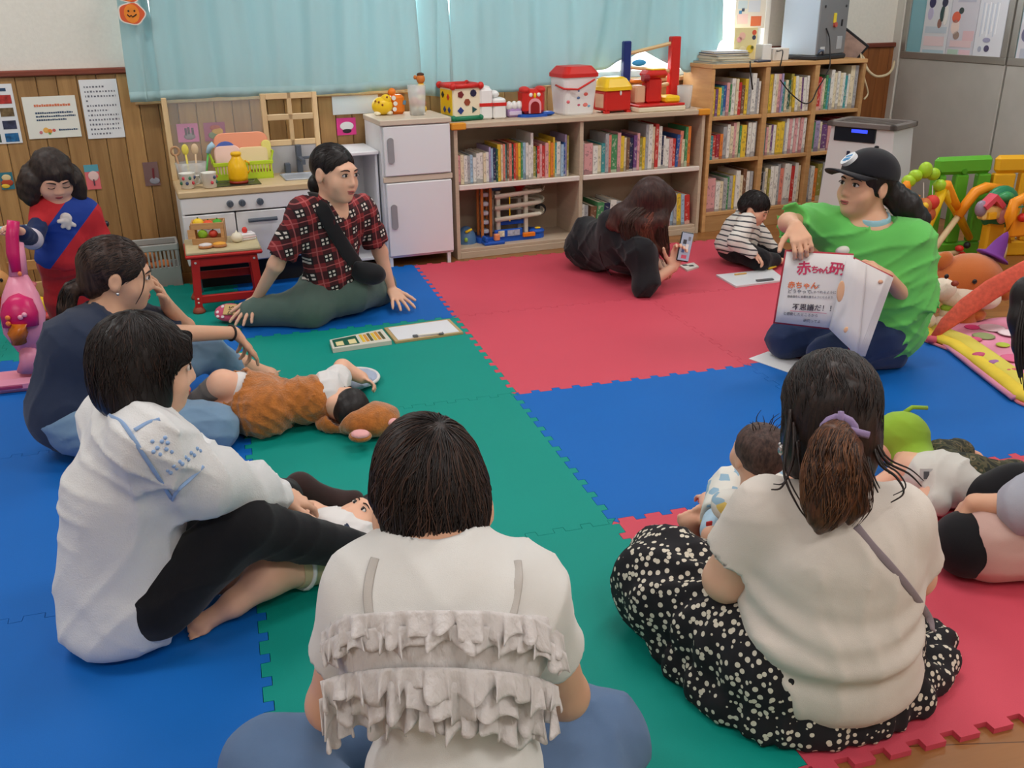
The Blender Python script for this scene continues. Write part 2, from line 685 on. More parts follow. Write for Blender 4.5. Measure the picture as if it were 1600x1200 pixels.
def wmesh(mb,name,mat,u,v,z,label,cat,group=None,dr=0.0,smooth=False):
 o = mb.build(name,mat,None,smooth,wp(u,v,z),(0,0,WA + dr))
 return tag(o,label,cat,group)

def uu(x,y,v):
 return atw(x,y,v)[0]

pale = M('pale_laminate', (196, 176, 152), 0.5, var=0.05, vscale=12, stretch=(1, 1, 8))
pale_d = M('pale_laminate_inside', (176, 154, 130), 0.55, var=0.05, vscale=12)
oak = wood('oak_veneer', (188, 140, 88), (206, 160, 106), (2, 2, 14), 0.5, 2.5)
white_p = M('white_laminate', (228, 228, 230), 0.4)
white_trim = M('white_edge_strip', (226, 214, 204), 0.45)
orange_foam = M('orange_corner_foam', (222, 148, 40), 0.7)

# low two-tier bookshelf
LU0,LU1,LV,LZ = 0.237,1.885,-0.36,0.765
s = wthing('low_bookshelf', 'low pale two-tier bookshelf with toys on top under the window', 'bookshelf', LU0, LV, FZ)
Lw,Ld = LU1 - LU0,0.335
T = 0.022
H = LZ - FZ
MB().box((0, 0, 0), (T, Ld, H - 0.03), 0.002).build('side_panel', pale, s)
MB().box((Lw - T, 0, 0), (Lw, Ld, H - 0.03), 0.002).build('side_panel', pale, s)
MID = 0.80
MB().box((MID - 0.012, 0.004, 0.06), (MID + 0.012, Ld, H - 0.03), 0.002).build('divider', pale, s)
MB().box((-0.012, -0.012, H - 0.03), (Lw + 0.012, Ld, H), 0.004).build('top_board', pale, s)
MB().box((T, 0.006, 0.04), (Lw - T, Ld, 0.06), 0.002).build('bottom_board', pale, s)
MB().box((T, 0.002, 0.0), (Lw - T, 0.02, 0.04), 0.002).build('base_panel', pale, s)
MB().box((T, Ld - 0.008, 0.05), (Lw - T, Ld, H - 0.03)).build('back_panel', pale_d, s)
SZ = 0.43
for a,b in ((T,MID - 0.012),(MID + 0.012,Lw - T)):
 MB().box((a, 0.012, SZ - 0.02), (b, Ld - 0.01, SZ), 0.0).build('shelf_board', pale, s)
 MB().box((a, -0.004, SZ - 0.026), (b, 0.012, SZ + 0.004), 0.004).build('shelf_edge', white_trim, s)
MB().box((-0.018, -0.02, H - 0.034), (0.07, 0.02, H + 0.003), 0.005).build('corner_guard', orange_foam, s)
MB().box((Lw - 0.06, -0.02, H - 0.034), (Lw + 0.022, 0.02, H + 0.003), 0.005).build('corner_guard', orange_foam, s)

# taller three-tier bookshelf on the right
RU0,RU1,RV = 1.912,3.09,-0.36
t_ = wthing('tall_bookshelf', 'oak three-tier bookshelf packed with books, in the back right corner', 'bookshelf', RU0, RV, FZ)
Rw,Rd,RH = RU1 - RU0,0.33,1.025 - FZ
cols = [0.0,0.395,0.775,Rw - 0.02]
for i,c in enumerate(cols):
 MB().box((c, 0, 0), (c + 0.024 + (0.012 if i in (1, 2) else 0), Rd, RH - 0.025), 0.002).build('side_panel' if i in (0, 3) else 'divider', oak, t_)
MB().box((-0.005, -0.006, RH - 0.025), (Rw + 0.005, Rd, RH), 0.003).build('top_board', oak, t_)
rows = [0.105,0.44,0.705]
for z in rows:
 for a,b in ((0.024,0.395),(0.431,0.775),(0.811,Rw - 0.02)):
  MB().box((a, 0.003, z), (b, Rd - 0.005, z + 0.022), 0.002).build('shelf_board', oak, t_)
MB().box((0.024, 0.006, 0), (Rw - 0.02, 0.024, 0.105), 0.002).build('base_panel', oak, t_)
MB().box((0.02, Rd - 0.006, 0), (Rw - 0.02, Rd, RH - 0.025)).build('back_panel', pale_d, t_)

# ------------------------------------------------------------------ books
BC = {'white': (226, 222, 214), 'cream': (224, 210, 178), 'grey': (168, 168, 170), 'pink': (220, 160, 160), 'red': (196, 52, 48),
 'crimson': (156, 36, 58), 'orange': (226, 128, 52), 'yellow': (228, 192, 58), 'olive': (150, 140, 62), 'green': (70, 138, 88),
 'dark green': (30, 84, 66), 'teal': (60, 146, 150), 'pale blue': (160, 190, 212), 'blue': (44, 84, 150), 'navy': (34, 42, 78),
 'lavender': (168, 152, 190), 'purple': (112, 70, 124), 'brown': (120, 84, 60), 'black': (40, 40, 42), 'salmon': (224, 132, 112)}

def book_mat(n,c):
 t = NT('book_cover_' + n.replace(' ', '_'))
 co = t.coord('Object')
 sp = t.n('ShaderNodeSeparateXYZ')
 t.l(co,sp.inputs[0])
 oi = t.n('ShaderNodeObjectInfo')
 nz = t.n('ShaderNodeTexNoise', noise_dimensions='4D', Scale=1.0, Detail=2.0)
 mp = t.coord('Object', (2.2, 0.5, 13.0))
 t.l(mp, nz.inputs['Vector'])
 t.l(t.math('MULTIPLY', oi.outputs['Random'], 90.0), nz.inputs['W'])
 f = t.math('GREATER_THAN', nz.outputs[0], 0.56)
 inx = t.math('LESS_THAN', t.math('ABSOLUTE', sp.outputs[0]), 0.33)
 z = sp.outputs[2]
 inz = t.math('MULTIPLY', t.math('GREATER_THAN', z, 0.12), t.math('LESS_THAN', z, 0.9))
 spine = t.math('LESS_THAN', sp.outputs[1], -0.47)
 f = t.math('MULTIPLY', t.math('MULTIPLY', f, inx), t.math('MULTIPLY', inz, spine))
 lum = sum(c) / 3
 ink = lin((70,60,70)) if lum > 120 else lin((228,220,200))
 band = t.math('MULTIPLY', t.math('LESS_THAN', z, t.math('MULTIPLY', oi.outputs['Random'], 0.16)), spine)
 c0 = lin(c)
 base = t.mix(band,c0,tuple(0.5 * (a + b) for a,b in zip(c0,ink)))
 t.l(t.mix(t.math('MULTIPLY', f, 0.42), base, ink), t.b.inputs['Base Color'])
 t.b.inputs['Roughness'].default_value = 0.45
 return t.m

page_m = M('book_pages', (224, 214, 190), 0.8)
BOOKME = {}

def book_mesh(c):
 if c not in BOOKME:
  m_ = MB()
  m_.box((-0.5,-0.5,0),(0.5,-0.46,1))
  m_.box((-0.5,-0.46,0),(-0.4,0.5,1))
  m_.box((0.4,-0.46,0),(0.5,0.5,1))
  m_.cur = 1
  m_.box((-0.4,-0.45,0.015),(0.4,0.48,0.985))
  o = m_.build('book', [book_mat(c, BC[c]), page_m])
  BOOKME[c] = o.data
  bpy.data.objects.remove(o)
 return BOOKME[c]

def ordn(n):
 return '%d%s' % (n, 'th' if 10 <= n % 100 <= 20 else {1: 'st', 2: 'nd', 3: 'rd'}.get(n % 10, 'th'))

def books(u0,u1,z,v0,seq,place,group,lean=0.0,hmax=0.3):
 rnd = random.Random(len(place) * 7 + len(seq))
 tot = sum(q[1] for q in seq)
 k = (u1 - u0) / tot
 x = u0
 for i,q in enumerate(seq):
  c,wt,h = q[:3]
  w = wt * k
  d = min(0.235,0.16 + h * 0.25)
  o = link('book', book_mesh(c), None)
  hh = h * rnd.uniform(0.985,1.0)
  o.scale = (w * 0.95,d,hh)
  ln = lean if i > len(seq) * 0.5 else lean * 0.3
  ln = q[3] if len(q) > 3 else ln
  zz = z + abs(math.sin(ln)) * w * 0.5 + 0.0005
  o.location = wp(x + w / 2,v0 + d / 2 + rnd.uniform(0,0.012),zz)
  o.rotation_euler = (0,ln,WA)
  size = 'thin' if w < 0.019 else ('thick' if w > 0.032 else 'slim')
  tall = 'tall' if h > hmax * 0.86 else ('short' if h < hmax * 0.66 else 'mid-height')
  tag(o, '%s %s %s book, %s from left %s' % (size, tall, c, ordn(i + 1), place), 'book', group)
  x += w

Wt, Gy, Ye, Re, Gn, Bl, Pk, Cr, Ol, La, Te, Sa, Or, Pb, Nv, Br, Pu, Dg, Bk, Cm = ('white', 'grey', 'yellow', 'red', 'green', 'blue', 'pink', 'cream', 'olive', 'lavender', 'teal', 'salmon', 'orange', 'pale blue', 'navy', 'brown', 'purple', 'dark green', 'black', 'crimson')
z1 = FZ + SZ
books(LU0 + 0.026,LU0 + 0.735,z1,LV + 0.035,[
 (Pk,5,.165),(Cr,5,.17),(Wt,5,.165),(Gy,5,.16),(Pb,4,.165),(Wt,5,.15),(Wt,5,.17),(Wt,5,.175),(Cr,4,.17),(Wt,5,.175),
 (La,3,.2),(Pb,3,.195),(Nv,4,.195),(Dg,3,.19),(Ye,5,.215),(Cr,3,.21),(Sa,3,.215),(Te,3,.21),(Br,3,.215),(Sa,4,.215),(Dg,3,.21),
 (Re,3,.215),(Or,4,.215),(Ye,4,.215),(Gn,3,.215),(Pb,5,.215),(Wt,4,.215),(Wt,4,.2),(Wt,4,.265),(Ol,4,.19),(Dg,2,.18),(Re,4,.19),(Pk,4,.2),
 (Re,4,.19),(Pk,5,.205),(Ye,4,.215),(Or,4,.205),(Ye,3,.235),(Te,3,.2),(Wt,6,.205),(Pb,4,.19),(Bl,3,.2),(La,3,.245),(Ol,3,.24)],
 'on upper left shelf of low bookcase', 'books on the upper left shelf of the low bookcase', hmax=.265)
books(LU0 + MID + 0.016,LU0 + 1.575,z1,LV + 0.03,[
 (Wt,3,.2),(Pk,8,.185),(Pk,5,.185),(Wt,7,.17),(Cr,5,.17),(Te,5,.18),(Gy,5,.235),(Sa,4,.225),(Gn,9,.225),(Pk,5,.235),(Ye,5,.215),(Cr,3,.205),
 (Br,4,.2),(Nv,6,.2),(Pu,5,.215),(Pk,4,.225),(Ol,4,.195),(Ye,4,.2),(Gy,4,.275),(Wt,6,.275),(Cr,4,.26),(Re,5,.275),(Wt,5,.26),
 (Nv,3,.2),(Wt,3,.2),(Wt,6,.18),(Pk,5,.18),(Re,4,.18),(Bl,5,.2,.06),(Sa,5,.22,.06),(Cr,4,.17),(Gn,4,.245),(Or,5,.25)],
 'on upper right shelf of low bookcase', 'books on the upper right shelf of the low bookcase', hmax=.275)
z0 = FZ + 0.06
books(LU0 + MID + 0.016,LU0 + MID + 0.33,z0,LV + 0.035,[
 (Wt,4,.19),(Gy,4,.18),(Br,6,.17,.1),(Gn,7,.19,.1),(Nv,6,.185,.1),(Wt,6,.2,.1),(Gy,6,.19,.06),(Cr,6,.18)],
 'on low shelf behind the lying woman', 'books behind the lying woman', hmax=.2)
books(LU0 + 1.31,LU0 + 1.6,z0,LV + 0.03,[
 (Pb,4,.2),(Pb,5,.205),(Wt,4,.2),(Or,4,.2),(Sa,5,.2),(Pb,4,.21),(Gy,4,.205),(Ye,5,.2,-.05),(Pb,4,.195,-.05),(Re,6,.19,-.06)],
 'on low shelf by the oak bookcase', 'books low down beside the oak bookcase', hmax=.21)
cell = [(RU0 + 0.027,RU0 + 0.39),(RU0 + 0.433,RU0 + 0.772),(RU0 + 0.813,RU1 - 0.024)]
rz_ = [FZ + r + 0.022 for r in rows]
nm = ['left', 'middle', 'right']
SEQ = {(2,0): [(Ye,5,.165),(Pu,4,.165),(Ye,5,.175),(Te,5,.18),(Bl,4,.185),(Pk,5,.2),(Gn,3,.19),(Wt,6,.225),(Cr,4,.22),(Re,6,.2),(Br,5,.18),(Ye,5,.22),(Gy,5,.25),(Wt,7,.25),(Gy,5,.22),(Wt,3,.2)],
 (2,1): [(Ol,5,.24),(Ye,5,.24),(Wt,4,.24),(Cr,4,.24),(Pk,5,.24),(La,3,.24),(Te,4,.19),(Cr,4,.2),(Dg,5,.2),(Ol,5,.235),(Ye,4,.22,-.05),(Wt,5,.22,-.05),(Cr,5,.215,-.05),(Pu,4,.21,-.05),(Wt,5,.21,-.04),(Wt,4,.22,-.03)],
 (2,2): [(Wt,3,.2),(Re,6,.21),(Pk,4,.2),(Cr,5,.2),(Gn,4,.22),(Te,4,.2),(Wt,6,.25),(Cr,6,.23),(Wt,5,.24),(Cr,5,.23),(Wt,5,.23),(Te,5,.21),(Wt,4,.22),(Cr,8,.27),(Gy,6,.27)],
 (1,0): [(Te,6,.15),(Re,6,.15),(Cm,6,.155),(Or,5,.155),(Gy,6,.2),(Wt,5,.21),(Cr,5,.2),(Pk,5,.22),(Cr,5,.225),(Gn,3,.2),(Ye,8,.205),(Br,3,.22),(Wt,6,.215),(Wt,6,.215),(Gy,3,.22)],
 (1,1): [(Te,5,.175),(Pk,4,.18),(Cr,5,.19),(Pu,4,.19),(Wt,5,.19),(Ye,7,.205),(Ye,6,.21),(Gy,3,.2),(Wt,5,.225),(Pk,5,.225),(Wt,5,.225),(Pk,5,.225),(Wt,5,.225),(Pk,5,.225),(Wt,5,.225)],
 (1,2): [(Gn,5,.19),(La,7,.2),(Cr,4,.19),(Pu,8,.17),(Pk,6,.17),(La,6,.18),(Cm,8,.2),(Cm,8,.21),(Pu,8,.2)],
 (0,0): [(Pk,7,.215),(Pk,6,.215),(Wt,6,.19),(Cr,5,.19),(Gy,5,.21),(Gn,3,.215),(Gy,5,.22),(Ye,3,.22),(Wt,6,.25),(Cr,4,.22),(Br,5,.26),(Wt,5,.24),(Gy,4,.24)],
 (0,1): [(Bk,6,.26),(Gy,4,.23),(Cr,5,.25),(Ol,4,.24),(Wt,6,.26),(Wt,6,.26),(Gy,5,.27),(Sa,6,.24),(Wt,7,.27),(Wt,6,.265),(Re,6,.25),(Wt,6,.27),(Cr,4,.25)],
 (0,2): [(Gy,5,.23),(Wt,5,.24),(Or,5,.22),(Ol,6,.25),(Gy,6,.26),(Bk,6,.26),(Nv,7,.26),(Gy,7,.26),(Bk,7,.26)]}
for (r,c),sq in SEQ.items():
 rn = ['bottom', 'middle', 'top'][r]
 books(cell[c][0],cell[c][1] - 0.006,rz_[r],RV + 0.02,sq,
  'in %s %s compartment of oak bookcase' % (rn, nm[c]), 'books in the %s %s compartment of the oak bookcase' % (rn, nm[c]), hmax=.27)

# ------------------------------------------------------------------ toy refrigerator
beige = M('beige_edge', (206, 190, 170), 0.5)
handle_g = M('grey_handle', (150, 148, 150), 0.5)
f = wthing('toy_refrigerator', 'white toy refrigerator with two doors and grey handles, left of the low bookshelf', 'toy fridge', -0.195, -0.42, FZ)
fw,fd = 0.395,0.37
MB().box((0, 0.02, 0.06), (fw, fd, 0.795), 0.004).build('body', white_p, f)
MB().box((-0.005, -0.005, 0.795), (fw + 0.005, fd + 0.005, 0.825), 0.004).build('top', beige, f)
MB().box((0.0, 0.004, 0.49), (fw + 0.004, 0.02, 0.52), 0.003).build('rail', beige, f)
for (za,zb) in ((0.525,0.79),(0.075,0.485)):
 d = MB().box((0.012, -0.002, za), (fw - 0.004, 0.018, zb), 0.004).build('door', white_p, f)
 zc = za + (zb - za) * (0.52 if za > .3 else 0.55)
 pr_ = [(0.018 * math.cos(a),0.072 * (1 if math.sin(a) > 0 else -1) * 0.72 + 0.018 * math.sin(a)) for a in [math.pi * k / 8 for k in range(0,9)] + [math.pi + math.pi * k / 8 for k in range(0,9)]]
 MB().prism(pr_, 0, 0.008, plane_M((0.048, -0.002, zc), (1, 0, 0), (0, 0, 1))).build('handle', handle_g, d)
for x in (0.02,fw - 0.03):
 for y in (0.02,fd - 0.03):
  MB().box((x - 0.01, y - 0.01, 0), (x + 0.01, y + 0.01, 0.065), 0.002).build('leg', white_p, f)

# white open shelf between toy kitchen and fridge
wu = wthing('white_shelf_unit', 'white open shelf unit between the toy kitchen and the toy refrigerator', 'shelf unit', -0.415, -0.345, FZ)
uw,ud = 0.21,0.31
for x in (0,uw - 0.014):
 MB().box((x, 0, 0), (x + 0.014, ud, 0.64), 0.002).build('side_panel', white_p, wu)
MB().box((-0.012, -0.02, 0.64), (uw + 0.006, ud, 0.66), 0.004).build('top_board', white_p, wu)
for z in (0.05,0.34):
 MB().box((0.014, 0.004, z), (uw - 0.014, ud, z + 0.016), 0.002).build('shelf_board', white_p, wu)
MB().box((0.014, ud - 0.006, 0.05), (uw - 0.014, ud, 0.64)).build('back_panel', white_p, wu)

# ------------------------------------------------------------------ toy kitchen
KU,KV,KW,KD,KH = -1.275,-0.53,0.845,0.40,0.531
birch = wood('birch_wood', (216, 184, 138), (230, 202, 158), (2, 10, 10), 0.5)
birch_v = wood('birch_posts', (212, 180, 134), (228, 198, 152), (10, 10, 2), 0.5)
slate = M('slate_plastic', (84, 92, 104), 0.5)
k = wthing('toy_kitchen', 'white toy kitchen with birch worktop, grey tap and lattice back frame', 'toy kitchen', KU, KV, 0.0)
MB().box((0, 0, KH - 0.035), (KW, KD, KH), 0.006).build('worktop', birch, k)
MB().box((0.006, 0.012, 0.15), (0.022, KD, KH - 0.035), 0.002).build('side_panel', white_p, k)
MB().box((KW - 0.022, 0.012, 0.15), (KW - 0.006, KD, KH - 0.035), 0.002).build('side_panel', white_p, k)
MB().box((0.022, KD - 0.012, 0.15), (KW - 0.022, KD - 0.002, KH - 0.035)).build('back_panel', white_p, k)
MB().box((0.022, 0.012, 0.15), (KW - 0.022, KD - 0.012, 0.166)).build('floor_panel', white_p, k)
cp = MB().box((0.008, 0.004, KH - 0.115), (KW - 0.008, 0.018, KH - 0.037), 0.003).build('control_panel', white_p, k)
for px in (0.245,0.305,0.395):
 m_ = MB()
 m_.cyl((px,-0.016,KH - 0.076),(px,0.005,KH - 0.076),0.016,0.018,14)
 m_.box((px - 0.004,-0.022,KH - 0.09),(px + 0.004,-0.014,KH - 0.062),0.002)
 m_.build('knob', slate, cp)
for (a, b, hk) in ((0.008, 0.262, 'v'), (0.268, 0.52, 'h'), (0.526, KW - 0.008, 'v')):
 d = MB().box((a, 0.0, 0.155), (b, 0.014, KH - 0.122), 0.003).build('door', white_p, k)
 m_ = MB()
 if hk == 'h':
  m_.cyl((a + 0.055,-0.022,KH - 0.165),(b - 0.05,-0.022,KH - 0.165),0.010,n=10)
  m_.cyl((a + 0.075,-0.02,KH - 0.165),(a + 0.075,0.004,KH - 0.165),0.006,n=8)
  m_.cyl((b - 0.07,-0.02,KH - 0.165),(b - 0.07,0.004,KH - 0.165),0.006,n=8)
 else:
  m_.cyl((a + 0.085,-0.022,KH - 0.17),(a + 0.15,-0.022,KH - 0.17),0.008,n=10)
  m_.cyl((a + 0.115,-0.02,KH - 0.17),(a + 0.115,0.004,KH - 0.17),0.005,n=8)
 m_.build('handle', slate, d)
for x in (0.03,KW - 0.05):
 for y in (0.03,KD - 0.05):
  MB().box((x, y, 0), (x + 0.03, y + 0.03, 0.155), 0.002).build('leg', slate, k)
MB().box((0.03, 0.12, 0.0), (KW - 0.03, 0.14, 0.15)).build('base_panel', M('painted_gap_shade', (36, 34, 34), 0.7), k)  # dark sheet painted as the shade of the open gap below the doors
hob = MB().box((0.16, 0.06, KH), (0.42, 0.30, KH + 0.004), 0.001).build('hob', M('hob_black', (48, 50, 40), 0.3), k)
for x in (0.225,0.355):
 m_ = MB()
 m_.tube([(x + 0.045 * math.cos(a),0.18 + 0.045 * math.sin(a),KH + 0.0045) for a in [2 * math.pi * i / 20 for i in range(20)]],0.0015,5,True)
 m_.build('ring', M('hob_ring', (120, 118, 110), 0.4), hob)
steel = M('sink_grey', (186, 190, 198), 0.35, 0.3)
m_ = MB()
m_.box((0.55,0.10,KH),(0.80,0.112,KH + 0.008),0.002)
m_.box((0.55,0.288,KH),(0.80,0.30,KH + 0.008),0.002)
m_.box((0.55,0.10,KH),(0.562,0.30,KH + 0.008),0.002)
m_.box((0.788,0.10,KH),(0.80,0.30,KH + 0.008),0.002)
m_.box((0.56,0.11,KH),(0.79,0.29,KH + 0.002))
m_.build('sink', steel, k)
m_ = MB()
m_.box((0.655,0.325,KH),(0.685,0.36,KH + 0.15),0.003)
m_.box((0.66,0.2,KH + 0.075),(0.68,0.33,KH + 0.09),0.002)
m_.box((0.685,0.33,KH + 0.072),(0.735,0.35,KH + 0.086),0.002)
m_.box((0.66,0.2,KH + 0.062),(0.68,0.22,KH + 0.078),0.002)
m_.box((0.588,0.325,KH),(0.618,0.36,KH + 0.055),0.003)
m_.build('tap', slate, k)
PT = 0.951
BV = KD - 0.03
xs = [0.0,0.50,0.775]
for x in xs:
 MB().box((x, BV, KH), (x + 0.026, BV + 0.028, PT), 0.002).build('post', birch_v, k)
for z in (PT - 0.03,0.811,0.676):
 MB().box((0.526, BV + 0.004, z), (0.775, BV + 0.024, z + 0.03), 0.002).build('lattice_rail', birch, k)
MB().box((0.64, BV + 0.004, 0.676), (0.662, BV + 0.024, PT), 0.002).build('lattice_upright', birch_v, k)
MB().box((0.526, BV + 0.008, KH), (0.775, BV + 0.02, 0.676)).build('splash_board', M('splash_grey', (186, 186, 190), 0.5), k)
acr = M('acrylic_sheet', (240, 244, 246), 0.06, alpha=0.10, spec=0.5)
MB().box((0.026, BV + 0.012, KH + 0.0), (0.50, BV + 0.015, PT - 0.01)).build('clear_panel', acr, k)

KT = KH           # kitchen worktop height

def kpt(x,y,z=0.0):
 return wp(KU,KV,0) + WU * x + WN * y + V((0,0,KT + z))

# enamel cups
def cup(x,y,lab,flower):
 c = thing('cup', lab, 'cup', kpt(x, y), WA + flower * 1.3, 'printed play cups on the toy kitchen')
 m_ = MB()
 m_.lathe([(0.024,0),(0.034,0.004),(0.037,0.075),(0.039,0.078),(0.035,0.075),(0.032,0.008),(0.0,0.006)],n=20)
 m_.build('body', M('cup_white', (232, 228, 218), 0.35), c, True)
 MB().tube([(0.036, 0, 0.062), (0.058, 0, 0.06), (0.062, 0, 0.04), (0.055, 0, 0.022), (0.035, 0, 0.018)], 0.005, 6).build('handle', MATS['cup_white'], c, True)
 for i in range(6):
  a = -2.6 + i * 0.45
  z = 0.03 + 0.025 * (i % 2)
  cc = (M('print_green', (60, 120, 90), .5), M('print_red', (206, 70, 80), .5), M('print_navy', (60, 74, 110), .5))[(i + int(flower)) % 3]
  MB().ell((0.036 * math.cos(a), 0.036 * math.sin(a), z), (0.008, 0.008, 0.009), 8, 6).build('printed_fruit', cc, c, True)

cup(0.06, 0.10, 'white play cup with red and green fruit print, left one on the toy kitchen', 0)
cup(0.165, 0.075, 'white play cup with leaf print, right one beside the hob', 1)
# utensil holder and utensils
h = thing('utensil_holder', 'clear plastic holder for play utensils, at the left end of the toy kitchen', 'holder', kpt(0.095, 0.235))
MB().lathe([(0.04, 0), (0.05, 0.11), (0.048, 0.11), (0.038, 0.004), (0, 0.004)], n=16, sx=1.6).build('holder_body', M('clear_plastic', (236, 240, 240), 0.15, alpha=0.3), h, True)
for i, (x, cc, lab) in enumerate(((-0.045, (186, 140, 100), 'tan play ladle with a round head in the utensil holder'), (-0.012, (232, 214, 90), 'yellow-topped play spoon in the utensil holder'),
        (0.02, (226, 196, 160), 'beige play spatula in the utensil holder'), (0.062, (96, 190, 90), 'green play ladle with pale blue tip in the utensil holder'))):
 u_ = thing('play_utensil', lab, 'utensil', kpt(0.095 + x, 0.235, 0.008), WA, 'play utensils in the holder')
 cm_ = M('utensil_%d' % i, cc, 0.45)
 tilt = x * 0.5
 MB().tube([(0, 0, 0), (tilt * 0.5, 0, 0.07), (tilt, 0.01, 0.14)], 0.005, 6).build('handle', cm_, u_, True)
 m_ = MB()
 if i == 0:
  m_.tube([(tilt + 0.02 * math.cos(a),0.012,0.16 + 0.022 * math.sin(a)) for a in [2 * math.pi * j / 14 for j in range(14)]],0.006,6,True,hint=V((0,1,0)))
 elif i == 3:
  m_.tube([(tilt,0.01,0.14),(tilt + 0.012,0.01,0.17),(tilt + 0.035,0.01,0.185)],[0.012,0.014,0.016],8)
 else:
  m_.ell((tilt,0.01,0.165),(0.018,0.008,0.028),12,8)
 hd = m_.build('head', cm_ if i != 3 else M('pale_blue_tip', (170, 205, 225), .4), u_, True)
# lime basket with tray and plates
b = thing('lime_basket', 'lime green plastic basket holding play trays at the back of the toy kitchen', 'basket', kpt(0.36, 0.295), WA)
lime = M('lime_plastic', (190, 216, 50), 0.45)
bw,bd,bh = 0.15,0.06,0.095
m_ = MB()
for j,z in enumerate((0.0,0.075)):
 zb = (0.035,bh)[j]
 e = 0.004 * j
 m_.box((-bw - e,-bd - e,z),(bw + e,-bd + 0.004,zb),0.002)
 m_.box((-bw - e,bd - 0.004,z),(bw + e,bd + e,zb),0.002)
 m_.box((-bw - e,-bd,z),(-bw + 0.004,bd,zb),0.002)
 m_.box((bw - 0.004,-bd,z),(bw + e,bd,zb),0.002)
m_.box((-bw,-bd,0),(bw,bd,0.005))
m_.build('basket_shell', lime, b)
for i in range(19):
 x = -bw + 0.008 + i * (2 * bw - 0.016) / 18
 MB().box((x - 0.004, -bd - 0.001, 0.03), (x + 0.004, -bd + 0.003, 0.08)).build('slat', lime, b)
for sx in (-1,1):
 MB().tube([(sx * bw, -0.03, bh), (sx * (bw + 0.012), -0.028, bh + 0.04), (sx * (bw + 0.012), 0.028, bh + 0.04), (sx * bw, 0.03, bh)], 0.006, 6).build('handle', lime, b)

def rrect(w,h,r,n=5):
 out = []
 for cx,cy,a0 in ((w - r,h - r,0),(-w + r,h - r,90),(-w + r,-h + r,180),(w - r,-h + r,270)):
  for i in range(n + 1):
   a = math.radians(a0 + 90 * i / n)
   out.append((cx + r * math.cos(a),cy + r * math.sin(a)))
 return out

def tray(w,h,r,mat_,lab,name,x,y,z,tilt,cat):
 o = MB().prism(rrect(w,h,r),-0.004,0.004)
 for t_ in [rrect(w,h,r)]:
  o.tube([(p[0],p[1],-0.006) for p in t_],0.006,6,True)
 ob = o.build(name,mat_,None,False,kpt(x,y,z),None)
 ob.rotation_euler = (math.radians(90 - tilt),0,WA)
 return tag(ob,lab,cat)

tray(0.135, 0.105, 0.04, M('salmon_plastic', (238, 156, 120), 0.4), 'large salmon pink play tray standing in the lime basket', 'play_tray', 0.37, 0.315, 0.125, 12, 'tray')
tray(0.062, 0.075, 0.03, M('pink_cream_plastic', (246, 208, 196), 0.4), 'small pale pink cutting board in the lime basket', 'play_board', 0.29, 0.285, 0.095, 10, 'board')
tray(0.05, 0.05, 0.048, M('blue_plate', (76, 100, 176), 0.4), 'blue play plate in the lime basket behind the pale pink board', 'play_plate', 0.285, 0.30, 0.14, 10, 'plate')
tray(0.07, 0.055, 0.012, M('cream_tray', (240, 218, 170), 0.4), 'cream play tray leaning in front of the salmon tray', 'play_tray', 0.425, 0.29, 0.10, 8, 'tray')
tray(0.02, 0.05, 0.018, M('pale_yellow_plastic', (238, 226, 130), 0.4), 'pale yellow play handle at the right end of the lime basket', 'play_paddle', 0.495, 0.30, 0.135, 6, 'paddle')
# yellow bottle
y = thing('yellow_bottle', 'yellow toy bottle with a dark red base on the hob', 'bottle', kpt(0.315, 0.13, 0.005), WA)
ym = M('yellow_plastic', (244, 190, 20), 0.3)
MB().lathe([(0.045, 0.012), (0.05, 0.03), (0.05, 0.07), (0.042, 0.105), (0.026, 0.125), (0.022, 0.14)], n=20).build('body', ym, y, True)
MB().lathe([(0.026, 0.14), (0.028, 0.152), (0.02, 0.158), (0, 0.158)], n=16).build('cap', ym, y, True)
MB().lathe([(0.046, 0), (0.049, 0.004), (0.047, 0.013), (0, 0.013)], n=20).build('base', M('dark_red_plastic', (150, 44, 20), 0.4), y, True)
MB().tube([(0.04, 0, 0.11), (0.06, 0, 0.1), (0.062, 0, 0.06), (0.048, 0, 0.045)], 0.006, 6).build('handle', ym, y, True)

# white sheet and cards on the back wall
def card(name,mb_mat,px0,py0,px1,py1,label,cat,v=-0.003,th=0.002,group=None,rot=0.0):
 """a flat card on the planks between two photo corners; returns the object and its size"""
 u0_,_,za = atw(px0,py0,v)
 u1_,_,zb = atw(px1,py1,v)
 w_,h_ = abs(u1_ - u0_),abs(za - zb)
 o = MB().box((0,-th,0),(w_,0,h_)).build(name,mb_mat,None,False,wp(min(u0_,u1_),v,min(za,zb)),(0,rot,WA))
 tag(o,label,cat,group)
 return o,w_,h_

def flatprint(o, rects, mat_, name='print', y=-0.0026):
 m_ = MB()
 for (a,b,c,d) in rects:
  m_.box((a,y - 0.0003,b),(c,y + 0.0008,d))
 return m_.build(name,mat_,o)

